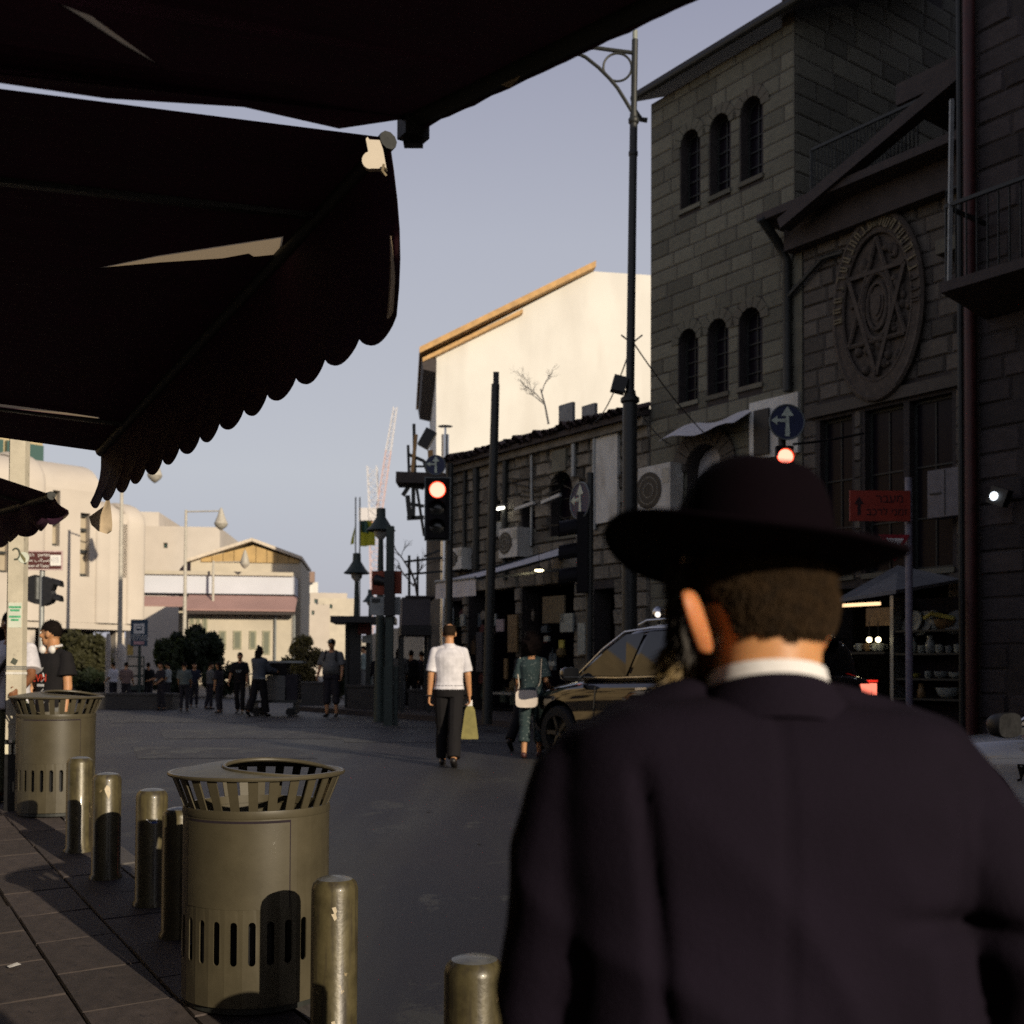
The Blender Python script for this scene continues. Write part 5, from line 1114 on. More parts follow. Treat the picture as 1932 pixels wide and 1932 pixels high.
class Fig:
    """joints of a standing figure 1.75 m tall, facing +Y"""
    def __init__(s, armL=(0, 6, 8), armR=(0, 6, 8), legL=(0, 2, 3), legR=(0, 2, 3), head=(0, 0), lean=0, build=1.0):
        s.b = build; s.head = head; s.lean = R(lean)
        s.hip = {}; s.knee = {}; s.ank = {}; s.sh = {}; s.el = {}; s.wr = {}; s.hd = {}
        for sd, lg in ((-1, legL), (1, legR)):
            h = Vector((sd * .088, 0, .91)); sw, ou, kb = (R(q) for q in lg)
            k = h + Vector((sd * math.sin(ou), math.sin(sw), -math.cos(sw))).normalized() * .43; a2 = sw - kb; an = k + Vector((sd * math.sin(ou) * .4, math.sin(a2), -math.cos(a2))).normalized() * .42
            s.hip[sd], s.knee[sd], s.ank[sd] = h, k, an
        s.ftilt = {-1: R(legL[0] - legL[2]), 1: R(legR[0] - legR[2])}
        low = min(s.ank[q].z for q in (-1, 1)); s.dz = .075 - low
        for q in (-1, 1):
            for d in (s.hip, s.knee, s.ank): d[q] = d[q] + Vector((0, 0, s.dz))
        tilt = Matrix.Rotation(-s.lean, 3, 'X'); s.pel = Vector((0, 0, .93 + s.dz)); s.tilt = tilt
        for sd, ar in ((-1, armL), (1, armR)):
            sw, ou, eb = (R(q) for q in ar[:3]); inw = R(ar[3]) if len(ar) > 3 else 0
            sh = s.T(Vector((sd * .170 * build ** .5, -.005, 1.385))); e = sh + tilt @ Vector((sd * math.sin(ou), math.sin(sw) * math.cos(ou), -math.cos(sw) * math.cos(ou))) * .285
            a2 = sw + eb; w = e + tilt @ Vector((sd * math.sin(ou) * .4 - sd * math.sin(inw), math.sin(a2), -math.cos(a2))).normalized() * .25
            s.sh[sd], s.el[sd], s.wr[sd] = sh, e, w; s.hd[sd] = (w - e).normalized()
        s.neck = s.T(Vector((0, -.01, 1.46))); s.hc = s.T(Vector((0, .022, 1.605))); s.hm = Matrix.Rotation(R(head[0]), 3, 'Z') @ Matrix.Rotation(R(head[1]), 3, 'X')
    def T(s, p): return s.pel + s.tilt @ (p - Vector((0, 0, .93)))
    def torso(s, m, off=0, z0=.86, z1=1.47, belly=0, w=1):
        b = s.b ** .5
        rows = [(.84, .155, .105, 0), (.93, .165, .115, -.01), (1.02, .148, .105 + belly, belly * .5), (1.12, .150, .107 + belly, belly * .5), (1.22, .165, .115 + belly * .4, .0), (1.32, .172, .115, -.005), (1.375, .155, .098, -.01), (1.42, .105, .075, -.01), (1.47, .065, .06, -.01)]
        rows = [(z, (rx * b + off) * w, ry * b + off, cy) for z, rx, ry, cy in rows if z0 - .04 <= z <= z1 + .01]
        ringloft(m, rows, 20, s.T)
        if z1 > 1.4:
            for sd in (-1, 1): cap(m, s.T(Vector((sd * .04, -.012, 1.425))), .038 + off * .8, s.sh[sd] + Vector((0, 0, .004)), .036 + off * .7)
    def arm(s, m, sd, off=0, frm=0, to=2.0, fl=0):
        a, e, w = s.sh[sd], s.el[sd], s.wr[sd]; r = [.046, .041, .030]
        if frm < 1: p1 = e if to >= 1 else a.lerp(e, to); (cap if to >= 1 else sleeve)(m, a, r[0] + off * .7, p1, (r[0] + (r[1] - r[0]) * min(1, to)) + off + fl)
        if to > 1: cap(m, e, r[1] + off, e.lerp(w, min(1, to - 1)), r[1] + (r[2] - r[1]) * min(1, to - 1) + off + fl)
    def leg(s, m, sd, off=0, to=2.0, fl=0):
        h, k, a = s.hip[sd], s.knee[sd], s.ank[sd]; r = [.082, .055, .038]
        p1 = k if to >= 1 else h.lerp(k, to); cap(m, h, r[0] + off, p1, r[0] + (r[1] - r[0]) * min(1, to) + off + fl * .4)
        if to > 1: q = k.lerp(a, .35); cap(m, k, r[1] + off, q, .053 + off + fl * .5); (cap if off <= 0 else sleeve)(m, q, .053 + off + fl * .5, k.lerp(a, min(1, to - 1)), r[2] + off + fl)
    def hand(s, m, sd, curl=.5, fine=True):
        w, d = s.wr[sd], s.hd[sd]; side = Vector((sd, 0, 0)); fwd = (Vector((0, 1, 0)) - d * d.y).normalized(); nrm = d.cross(fwd).normalized()
        inn = nrm if nrm.x * sd < 0 else -nrm
        pc = w + d * .05
        for t in (-.026, -.009, .009, .026): cap(m, w + fwd * t * .6 + d * .01, .015, w + fwd * t + d * .085, .013, 8)
        ln = (.068, .078, .074, .058)
        for i, t in enumerate((.028, .010, -.009, -.026)):
            p = w + fwd * t + d * .088; a = R(18 + 40 * curl); q = p + (d * math.cos(a) + inn * math.sin(a)) * ln[i] * .5; a2 = R(35 + 95 * curl); e = q + (d * math.cos(a2) + inn * math.sin(a2)) * ln[i] * .48
            cap(m, p, .0098, q, .0088, 7); cap(m, q, .0088, e, .0072, 7)
        p = w + fwd * .026 + d * .028; q = p + (fwd * .7 + d * .6 + inn * .35).normalized() * .042; cap(m, p, .0125, q, .0105, 7); cap(m, q, .0105, q + (d * .8 + inn * .5 + fwd * .1).normalized() * .032, .0085, 7)
    def headmesh(s, m):
        c, M_ = s.hc, s.hm; L = lambda x, y, z: c + M_ @ Vector((x, y, z))
        def ell(x, y, z, rx, ry, rz):
            t = MB(); t.sphere((0, 0, 0), (rx, ry, rz), 16, 10); m.add([L(x + p[0], y + p[1], z + p[2]) for p in t.v], t.f)
        ell(0, -.005, .02, .074, .096, .098); ell(0, .035, -.055, .052, .052, .058); ell(0, .07, -.088, .024, .02, .018)
        cap(m, L(0, .088, .012), .009, L(0, .108, -.026), .013, 8); ell(0, .084, .03, .05, .016, .013); ell(0, .086, -.062, .022, .012, .011)
        for sd in (-1, 1): ell(sd * .044, .066, -.018, .026, .028, .022); ell(sd * .079, -.012, -.008, .009, .021, .034); ell(sd * .074, -.004, -.02, .012, .014, .02)
        cap(m, s.neck - Vector((0, 0, .05)), .062, L(0, -.025, -.06), .054, 12)
def person(label, loc, rz=0, H=1.75, fig=None, skin=None, voxel=.011, top=None, topkw=None, legs=None, legkw=None, shoe=None, hair='short', hairmat=None, group=None, extra=None, fine=False, belly=0):
    f = fig or Fig(); sk = skin or SKIN
    e = empty('person', loc, rz, label, 'person', group); k = H / 1.75; e.scale = (k, k, k)
    m = MB(); f.torso(m, -.004, belly=belly)
    for sd in (-1, 1):
        f.arm(m, sd); f.hand(m, sd); f.leg(m, sd)
        a = f.ank[sd]; t = f.ftilt[sd]; toe = Vector((sd * .02, math.cos(t) * .10, -.045 + math.sin(min(0, t)) * .10)); cap(m, a - Vector((0, .02, .03)), .030, a + toe, .022)
    f.headmesh(m)
    link('body', blob(m, voxel, 3, 'body', sk), None, e)
    if top is not None:
        kw = dict(sleeve=.75, hem=.9, off=.014, fl=.02, w=1.0); kw.update(topkw or {}); m = MB(); f.torso(m, kw['off'], kw['hem'], 1.44, belly, kw['w'])
        for sd in (-1, 1): f.arm(m, sd, kw['off'], 0, kw['sleeve'], kw['fl'] if kw['sleeve'] < 1.2 else .004)
        if kw.get('collar'): m.tube([f.neck + Vector((0, 0, -.06)), f.neck + Vector((0, 0, -.01)), f.neck + Vector((0, .002, .022))], [.085, .073, .067], 18)
        link(kw.get('name', 'shirt'), blob(m, voxel, 3, 'shirt', top), None, e)
    if legs is not None:
        kw = dict(to=1.95, off=.012, fl=.018, name='trousers'); kw.update(legkw or {}); m = MB(); f.torso(m, kw['off'] * .8, .84, .98, belly)
        if kw.get('skirt'):
            rows = [(1.0, .15, .12, 0), (.9, .18, .15, 0), (.6, .22, .2, 0), (kw['skirt'], .24, .22, 0)]; ringloft(m, [(z + f.dz * 0, a, b, c) for z, a, b, c in rows])
        else:
            for sd in (-1, 1): f.leg(m, sd, kw['off'], kw['to'], kw['fl'])
        link(kw['name'], blob(m, voxel, 3, 'trousers', legs), None, e)
    if shoe is not None:
        for sd in (-1, 1):
            a = f.ank[sd]; t = f.ftilt[sd]; m = MB(); d = Vector((sd * .1, math.cos(t), math.sin(min(0, t)) * 1)).normalized()
            cap(m, a + Vector((0, 0, -.03)) - d * .045, .042, a - Vector((0, 0, .038)) + d * .08, .041, 10); cap(m, a - Vector((0, 0, .038)) + d * .08, .041, a - Vector((0, 0, .046)) + d * .15, .033, 10); link('shoe', blob(m, max(.009, voxel * .8), 3, 'shoe', shoe), None, e)
    if hair:
        hm = hairmat or mat('dark_hair', (.010, .007, .006), .8, .4, 60, .6, 160, spec=.06); m = MB(); c, M_ = f.hc, f.hm; t = MB(); big = hair in ('curly',)
        t.sphere((0, 0, 0), 1, 28, 20); rx, ry, rz_ = (.079, .101, .103) if not big else (.15, .155, .16)
        keep = []
        vs = []
        for p in t.v:
            x, y, z = p; q = Vector((x * rx, y * ry - .006, z * rz_ + .024)); nn = noise.noise(q * (24 if not big else 14)) * (.006 if not big else .03); vs.append(c + M_ @ (q * (1 + nn / .1 * (1 if big else .6))))
        line = {'short': lambda y: .10 if y > .35 else (.1 - .45 * (.35 - y) if y > -.5 else -.52), 'long': lambda y: .25 if y > .3 else -.9, 'curly': lambda y: .2 if y > .45 else -.95, 'balding': lambda y: .1 if y > .5 else (-.1 if y > -.2 else -.5)}[hair]
        for fc in t.f:
            cy = sum(t.v[i][1] for i in fc) / len(fc); cz = sum(t.v[i][2] for i in fc) / len(fc)
            if cz > line(cy) and not (hair == 'balding' and cz > .72 and cy < .35): keep.append(fc)
        m.v = vs; m.f = keep
        if hair == 'long':
            for sx in (-.05, 0, .05): cap(m, c + M_ @ Vector((sx, -.06, -.02)), .05, c + M_ @ Vector((sx * 1.2, -.085, -.2)), .03)
        me = m.mesh('hair', hm, True); link('hair', me, None, e)
        if voxel < .0125 and hair != 'long':                              # loose ends over the cap of hair
            rn = random.Random(3); w2 = MB(); used = sorted({i for f_ in keep for i in f_}); big_ = 2.6 if big else 1
            for _ in range(1500):
                p_ = vs[rn.choice(used)] + Vector((rn.uniform(-.009, .009), rn.uniform(-.009, .009), rn.uniform(-.009, .009))) * big_; d_ = ((p_ - c).normalized() * .7 + Vector((rn.uniform(-.6, .6), rn.uniform(-.6, .6), rn.uniform(-.9, .3)))).normalized() * rn.uniform(.006, .015) * big_; x_ = d_.orthogonal().normalized() * .0011 * big_; i = len(w2.v)
                w2.v += [tuple(p_ - x_), tuple(p_ + x_), tuple(p_ + d_)]; w2.f.append((i, i + 1, i + 2))
            o_ = w2.build('hair_end', hm, e, False, None, None, False); o_['kind'] = 'stuff'
    if extra: extra(e, f)
    return e
def eyes(e, f):
    for sd in (-1, 1): MB().sphere(f.hc + f.hm @ Vector((sd * .032, .0835, .012)), .0115, 12, 8).build('eye', mat('eye_white', (.7, .68, .64), .2), e, True); MB().sphere(f.hc + f.hm @ Vector((sd * .032, .0925, .012)), .0052, 10, 6).build('iris', mat('iris_dark', (.02, .012, .008), .2), e, True); MB().bar(f.hc + f.hm @ Vector((sd * .018, .098, .034)), f.hc + f.hm @ Vector((sd * .05, .083, .036)), .008).build('eyebrow', mat('brow', (.015, .01, .008), .8), e)
BLACKC = cloth('black_cloth', (.012, .011, .012)); WHITEC = cloth('white_cotton', (.60, .585, .62)); NAVYC = cloth('navy_cloth', (.02, .022, .035)); GREYC = cloth('grey_cloth', (.13, .13, .125)); PALEC = cloth('pale_cloth', (.30, .32, .31)); SHOEB = mat('black_leather', (.012, .010, .010), .4); DARKC = cloth('dark_cloth', (.03, .027, .032)); STRIPE = cloth('striped_cloth', (.22, .15, .13), streak=((.05, .04, .06), .8, (.5, .5, 26)))
# --- man in a white shirt walking away over the crossing
def ws_extra(e, f):
    m = MB(); w = f.wr[1]; d = f.hd[1]; h = w + d * .12
    b = MB().loft([[h + Vector((sx * wx, sy * .035, z)) for sx, sy in ((-1, -1), (1, -1), (1, 1), (-1, 1))] for wx, z in ((.035, -.02), (.06, -.07), (.105, -.40), (.10, -.42))]); b.build('bag', mat('yellow_bag', (.20, .175, .055), .55, .25, 7, .3, 20), e)
    MB().box(h + Vector((0, 0, .0)), (.06, .03, .10)).build('paper', mat('white_paper', (.7, .68, .66), .8), e)
    MB().tube([f.wr[-1] + Vector((.033 * math.cos(t), .033 * math.sin(t), -.005)) for t in np.linspace(0, 6.28, 13)], .012, 6).build('watch', SHOEB, e)
    cap_ = MB().cap if False else None
    m = MB(); f.torso(m, .02, .93, .98); 
    MB().lathe([(.1735, .945 + f.dz), (.1765, .945 + f.dz), (.1765, .98 + f.dz), (.1735, .98 + f.dz)], 28, (0, -.008, 0), False, 1, .72).build('belt', SHOEB, e)
p = G(846, 1446)
FWS = Fig(armL=(-4, 9, 14), armR=(2, 11, 12), legL=(14, -1.5, 6), legR=(-10, -2.5, 14), build=1.05)
person('man in a white short sleeved shirt and black trousers walking away with a yellow bag', p, R(3), 1.76, FWS, SKIN, .008, WHITEC, dict(sleeve=.86, hem=.93, off=.018, fl=.010, collar=True), BLACKC, dict(off=.018, fl=.025), SHOEB, 'balding', mat('greying_hair', (.022, .014, .009), .8, .5, 60, .5, 150, spec=.06), None, ws_extra)
# --- woman with curly hair and a pale shoulder bag, and her companion
GREENP = cloth('green_print', (.035, .055, .057), wear=((.20, .23, .22), .42, 30))
def wo_extra(e, f):
    c = Vector((-.04, -.22, .86)); m = MB(); n = 20
    m.prism([(.155 * math.copysign(abs(math.cos(t)) ** .45, math.cos(t)), .125 * math.copysign(abs(math.sin(t)) ** .45, math.sin(t))) for t in np.linspace(0, 2 * math.pi, n, False)], -.05, .05, (), Matrix.Translation(c)); m.build('bag', mat('cream_bag', (.66, .58, .50), .5, .08, 8, .15, 30), e)
    MB().tube([c + Vector((-.13, 0, .1)), Vector((-.17, -.12, 1.05)), Vector((-.2, -.06, 1.22)), f.sh[-1] + Vector((-.0, -.02, .06))], .008, 6).build('bag_strap', mat('strap', (.5, .42, .34), .6), e)
    MB().tube([c + Vector((.13, 0, .1)), Vector((.14, -.13, 1.1)), f.sh[1] + Vector((-.02, -.07, .05))], .006, 6).build('bag_strap', mat('strap', (.5, .42, .34), .6), e)
p = G(1003, 1430)
person('woman with big dark curly hair in a green printed dress carrying a cream shoulder bag', p, R(-10), 1.60, Fig(armL=(5, 7, 20), armR=(-12, 10, 75), legL=(-4, 1, 6), legR=(10, 1, 6)), SKIN, .010, GREENP, dict(sleeve=.85, hem=.86, off=.02, fl=.03), GREENP, dict(to=1.62, off=.02, fl=.03), mat('brown_boot', (.06, .02, .018), .5), 'curly', mat('curly_hair', (.006, .004, .004), .9, .4, 40, .9, 60, spec=.03), None, wo_extra)
p = G(962, 1418)
person('person in black striding ahead of the woman with the cream bag', p + Vector((.25, .3, 0)), R(-25), 1.64, Fig(armL=(15, 6, 20), armR=(-15, 6, 15), legL=(-24, 1, 14), legR=(20, 1, 4)), SKIN, .012, BLACKC, dict(sleeve=1.8, off=.02), BLACKC, dict(off=.02, fl=.02), SHOEB, 'long')
# --- young man with white headphones, and person in a white T-shirt behind the pole
def hp_extra(e, f):
    eyes(e, f); n = f.neck; WP_ = mat('white_plastic', (.68, .65, .62), .35, .05, 10)
    for sd in (-1, 1): MB().sphere(n + Vector((sd * .062, .075, -.005)), (.036, .030, .040), 14, 10).build('headphone_cup', WP_, e, True)
    MB().tube([n + Vector((.085 * math.cos(t), .02 - .085 * math.sin(t), .03 + .01 * math.sin(t))) for t in np.linspace(-.5, math.pi + .5, 14)], .013, 8).build('headphone_band', WP_, e, True)
    pr = mat('print_white', (.5, .5, .5), .7); prr = mat('print_red', (.55, .05, .02), .7); fy = .135
    text('EVN', .10, prr, e, (.015, fy + .005, 1.20), (R(90), 0, R(180))); rnd = random.Random(6)
    for k in range(9): z = 1.30 - .05 * (k % 3) if k < 4 else 1.10 - .03 * (k - 4); MB().bar((-.03 + rnd.uniform(-.03, .04), fy + .002, z), (-.03 + rnd.uniform(-.03, .05), fy + .002, z - .035), .012, .004).build('shirt_print', pr, e)
    MB().box((.0, fy + .003, 1.135), (.085, .004, .024)).build('shirt_print', pr, e)
p = P(99, 1262, 10.9); gz = groundz(p.x, p.y)
zt_ = P(84, 1170, 10.9).z; Hh = (zt_ - gz)
person('young man in a black printed T-shirt with white headphones round his neck', (p.x, p.y, gz), R(155), Hh, Fig(armL=(2, 7, 8), armR=(6, 9, 30), head=(-75, 0)), SKIN, .008, BLACKC, dict(sleeve=.62, hem=.86, off=.02, fl=.03, w=.97), GREYC, None, SHOEB, 'short', None, None, hp_extra)
def cw_extra(e, f): eyes(e, f); MB().tube([f.T(Vector((-.12, .13, 1.42))), f.T(Vector((.02, .16, 1.2))), f.T(Vector((.17, .12, .98)))], .022, 8).build('bag_strap', SHOEB, e)
p = P(22, 1262, 10.3); gz = groundz(p.x, p.y); zt_ = P(10, 1152, 10.3).z
person('person in a white T-shirt with a dark shoulder strap half hidden by the cream pole', (p.x, p.y, gz), R(175), zt_ - gz, Fig(armL=(25, 16, 40), armR=(4, 8, 16), head=(20, 0)), SKIND, .009, WHITEC, dict(sleeve=.8, hem=.88, off=.02, fl=.03), cloth('olive_cloth', (.16, .17, .11)), None, SHOEB, 'short', None, None, cw_extra)
# --- figures further off
def far_person(u, vfeet, vtop, label, rz, fig, top, legs, hair='short', skin=None, topkw=None, legkw=None, extra=None, group='people on the far pavement', belly=0):
    p = G(u, vfeet); zt = P(u, vtop, p.y).z; H = zt - p.z
    return person(label, p, R(rz), max(1.3, min(2.05, H)), fig, skin, .018, top, topkw, legs, legkw, SHOEB, hair, None, group, extra, belly=belly)
def backpack(e, f): 
    m = MB(); 
    for sd in (-1, 1): m.tube([f.T(Vector((sd * .11, -.1, 1.4))), f.T(Vector((sd * .12, .06, 1.46))), f.T(Vector((sd * .13, .14, 1.3))), f.T(Vector((sd * .15, .08, 1.05)))], .026, 8)
    m.build('backpack_strap', SHOEB, e); MB().sphere(f.T(Vector((0, -.2, 1.22))), (.16, .1, .22), 14, 10).build('backpack', SHOEB, e, True)
def capx(e, f): m = MB(); m.sphere(f.hc + Vector((0, -.005, .05)), (.088, .11, .085), 14, 8); m.box(f.hc + f.hm @ Vector((0, .13, .045)), (.13, .1, .012)); m.build('cap', BLACKC, e, True); MB().box(f.hc + f.hm @ Vector((0, .108, .075)), (.05, .012, .035)).build('cap_badge', PALEC, e)
far_person(625, 1352, 1205, 'heavy man in a grey T-shirt with backpack straps and a dark cap', 172, Fig(armL=(8, 12, 20), armR=(8, 12, 20), build=1.35), GREYC, DARKC, 'short', None, dict(sleeve=.9, off=.03), dict(to=1.3, off=.03, name='shorts'), lambda e, f: (backpack(e, f), capx(e, f)), 'people on the far pavement', .05)
far_person(686, 1316, 1208, 'man in a pale green shirt seen from the side behind the grey planter', 80, Fig(armL=(30, 5, 80), armR=(20, 5, 60), build=1.15), cloth('sage_cloth', (.24, .29, .27)), GREYC, 'short', None, dict(sleeve=.9, off=.025), None, None, 'people on the far pavement', .05)
far_person(752, 1344, 1222, 'man with dark hair in a loose grey shirt and pale trousers, back turned', 10, Fig(armL=(10, 8, 40), armR=(10, 8, 40)), GREYC, cloth('pale_trouser', (.20, .21, .21)), 'long', None, dict(sleeve=1.2, off=.035, hem=.84), dict(off=.025))
far_person(775, 1340, 1226, 'person in black at the right of the bus shelter group', -5, Fig(), BLACKC, BLACKC, 'short', None, dict(sleeve=1.8, off=.025))
far_person(795, 1338, 1228, 'shadowy person in dark clothes beside the old shop wall', 15, Fig(armR=(5, 8, 50)), DARKC, DARKC, 'short', None, dict(sleeve=1.8, off=.025))
far_person(715, 1342, 1228, 'person in dark blue bending at the planter by the lamp', 20, Fig(armL=(20, 8, 50), lean=14), NAVYC, DARKC, 'short', None, dict(sleeve=1.8, off=.03))
def jersey(e, f):
    for k in range(5): MB().box(f.T(Vector((-.06 + .03 * k, .155, 1.2 - .03 * (k % 2)))), (.02, .01, .05)).build('shirt_print', PALEC, e)
far_person(452, 1346, 1230, 'man in a dark printed shirt walking beside the cart', 178, Fig(armL=(0, 8, 10), armR=(6, 18, 14), legL=(6, 1, 5), legR=(-6, 1, 8)), BLACKC, BLACKC, 'short', None, dict(sleeve=.9, off=.025), None, jersey)
def belt(e, f): MB().lathe([(.19, .93 + f.dz), (.196, .93 + f.dz), (.196, .96 + f.dz), (.19, .96 + f.dz)], 20, close=False, sx=1, sy=.75).build('belt', PALEC, e)
far_person(488, 1352, 1218, 'person with tied up hair in a grey top pushing a loaded cart', -25, Fig(armL=(35, 6, 45), armR=(35, 6, 45), legL=(-14, 1, 14), legR=(12, 1, 4)), cloth('blue_grey_cloth', (.075, .085, .10)), BLACKC, 'long', None, dict(sleeve=1.8, off=.03), dict(off=.025, fl=.04), lambda e, f: (belt(e, f), MB().sphere(f.hc + Vector((0, -.06, .12)), .04, 10, 8).build('hair_bun', SHOEB, e, True)))
for u, vf, vt, lab, top, rz, hr in ((213, 1331, 1266, 'person in a white top standing before the museum arcade', WHITEC, 60, 'short'), (237, 1337, 1256, 'man in a red and dark striped shirt before the bus sign', STRIPE, 5, 'short'), (253, 1333, 1264, 'slim person in black beside the man in stripes', BLACKC, -30, 'short'), (316, 1331, 1270, 'person in a pale blue top under the dark tree', PALEC, 85, 'short'), (347, 1342, 1268, 'person in a sage top with back turned under the dark tree', cloth('sage_dim', (.12, .14, .13)), 10, 'short'), (396, 1338, 1278, 'thin person in pale trousers right of the dark tree', GREYC, -50, 'short'), (303, 1340, 1262, 'person in a dim grey shirt left of the tree trunk', DARKC, 140, 'short'), (366, 1334, 1277, 'person in a dark blue top by the tree shadow', NAVYC, 200, 'short'), (412, 1345, 1268, 'dark haired person left of the cart in a dark coat', DARKC, 70, 'long'), (279, 1333, 1272, 'child sized figure in black near the bus stop board', BLACKC, 30, 'short')):
    far_person(u, vf, vt, lab, rz, Fig(armL=(random.uniform(-5, 25), 7, random.uniform(5, 60)), armR=(random.uniform(-5, 25), 7, random.uniform(5, 60)), legL=(random.uniform(-6, 6), 1, 5)), top, GREYC if u in (392,) else DARKC, hr, None, dict(sleeve=.9, off=.022), None, None, 'people by the museum')  # darkened clothes put the far crowd's shade into the cloth colours
# ================================================================== man in the hat
YM_ = 1.22; KM = FPX / YM_
def mz(v, u=1440): return P(u, v, YM_).z
mxx = P(1440, 1250, YM_).x
man = empty('person', (mxx, YM_, 0), 0, 'man in a black suit and wide brimmed black hat seen close from behind', 'person')
SUIT = mat('black_suit', (.0092, .0064, .0122), .9, .25, 3, .35, 260, spec=.08)
zs = mz(1388)                                                          # shoulder height
SK2 = skinmat('skin_warm', (.52, .25, .105))
def LX(u, v, dy=0): p = P(u, v, YM_ + dy); return Vector((p.x - mxx, dy, p.z))
hm = Matrix.Rotation(R(26), 3, 'Z'); hc = LX(1432, 1118) + Vector((0, .03, 0))
class FM(Fig): pass
fm = Fig(armL=(0, 10, 14), armR=(-24, 26, 70, 25), head=(17, 3)); 
sc = (zs + .005) / 1.41
# body: legs, neck and head under the clothes, one skin
m = MB(); L = lambda x, y, z: hc + hm @ Vector((x, y, z))
def ell(x, y, z, rx, ry, rz, n=20):
    t = MB(); t.sphere((0, 0, 0), (rx, ry, rz), n, 14); m.add([L(x + p[0], y + p[1], z + p[2]) for p in t.v], t.f)
ell(0, .0, .025, .0745, .096, .098); ell(0, -.03, -.005, .066, .068, .066); ell(0, .055, -.055, .05, .05, .055); ell(0, .088, -.085, .024, .02, .018); cap(m, L(0, .093, .012), .009, L(0, .114, -.026), .013); ell(0, .09, .03, .05, .016, .013); ell(0, .09, -.062, .022, .012, .011)
for sd in (-1, 1): ell(sd * .042, .072, -.018, .026, .028, .022)
neckz = mz(1330)
m.tube([Vector((0, -.005, neckz - .10)), Vector((0, -.008, neckz)), L(0, -.028, -.045)], [.066, .0585, .0575], 24)
f2 = Fig(armL=(0, 10, 14), armR=(-20, 24, 75, 30)); 
# arms
shL = LX(1098, 1486) ; shR = LX(1758, 1476)
elL = LX(1035, 1800, .0); wrL = LX(1030, 2180, .06); elR = LX(1950, 1780, -.06); wrR = LX(1880, 2090, .10)
gzm = groundz(-90, YM_)
for d_ in (f2.hip, f2.knee, f2.ank):
    for sd in (-1, 1): d_[sd] = Vector((d_[sd].x, d_[sd].y, d_[sd].z * 1.05 + gzm))
f2.wr = {-1: wrL, 1: wrR}; f2.el = {-1: elL, 1: elR}; f2.sh = {-1: shL, 1: shR}; f2.hd = {-1: (wrL - elL).normalized(), 1: (wrR - elR).normalized()}
for sd in (-1, 1):
    f2.leg(m, sd, -.005); a = f2.ank[sd]; cap(m, a - Vector((0, .03, .03)), .034, a + Vector((0, .14, -.045)), .026)
f2.torso(m, -.02, .86, 1.2)
cap(m, Vector((0, 0, .70)), .12, Vector((0, 0, .95)), .12)
for sd in (-1, 1): cap(m, shL if sd < 0 else shR, .045, f2.el[sd], .038); cap(m, f2.el[sd], .038, f2.wr[sd], .028); f2.hand(m, sd, .6)
cap(m, shL, .045, Vector((0, 0, zs - .1)), .09); cap(m, shR, .045, Vector((0, 0, zs - .1)), .09); cap(m, Vector((0, 0, zs - .05)), .07, Vector((0, 0, 1.0)), .12)
link('body', blob(m, .0065, 3, 'body', SK2), None, man)
EARM = skinmat('ear_skin', (.50, .19, .075)); EARM.node_tree.nodes['Principled BSDF'].inputs['Subsurface Weight'].default_value = .55
# ears, turned with the head
for sd in (-1, 1):
    t = MB(); pts = [(0, -.034, .010), (-.006, -.026, .020), (-.018, -.008, .029), (-.023, .014, .027), (-.019, .032, .016), (-.006, .036, .005), (.004, .026, .0), (.006, 0, -.002), (.004, -.022, .0)]
    rings = []
    for s_, o in ((1, 0), (1.05, .016), (.9, .027), (.55, .014)): rings.append([Vector((sd * (.072 + o + max(0, -p[0]) * (.75 if sd < 0 else .1) * s_) * (1 if sd < 0 else .76), p[0] * s_ * .9 - .004, p[1] * s_)) for p in pts])
    t.loft(rings); me = evaluated(t.mesh('ear'), [('SUBSURF', dict(levels=2))]); me.name = 'ear'; me.materials.clear(); me.materials.append(SK2); me.polygons.foreach_set('use_smooth', [True] * len(me.polygons))
    for v in me.vertices: v.co = hc + hm @ Vector((v.co.x * 1.07 + (v.co.z * -.36 if sd < 0 else 0), v.co.y * 1.1 - .020, v.co.z * 1.0 - .036))
    me.materials.clear(); me.materials.append(EARM); link('ear', me, None, man)
class FE: pass
fe = FE(); fe.hc = hc + hm @ Vector((0, .006, 0)); fe.hm = hm; eyes(man, fe)
# cropped hair: many short strands over a dark scalp
HAIRM = mat('brown_hair', (.025, .014, .006), .7, .55, 60, 0, 1, spec=.08, rand=0)
rnd = random.Random(11)
def strands(n, fn, mt, name, w=.0009):
    m = MB()
    for _ in range(n):
        q = fn()
        if q is None: continue
        a, b, c = q; s_ = (c - a).cross(Vector((0, 1, 0)));
        s_ = s_.normalized() * w if s_.length > 1e-6 else Vector((w, 0, 0)); i = len(m.v)
        m.v += [tuple(a - s_), tuple(a + s_), tuple(b + s_ * .8), tuple(b - s_ * .8), tuple(c)]; m.f += [(i, i + 1, i + 2, i + 3), (i + 3, i + 2, i + 4)]
    o = m.build(name, mt, man, False, None, None, False); o['kind'] = 'stuff'; return o
from mathutils.bvhtree import BVHTree
_b = man.children[0].data; BV = BVHTree.FromPolygons([v.co.copy() for v in _b.vertices], [tuple(f.vertices) for f in _b.polygons])
def onhead(th, z):
    c0 = L(0, -.01, z); d = hm @ Vector((math.cos(th), math.sin(th), 0)); h = BV.ray_cast(c0 + d * .3, -d); return (h[0], h[1]) if h[0] is not None else None
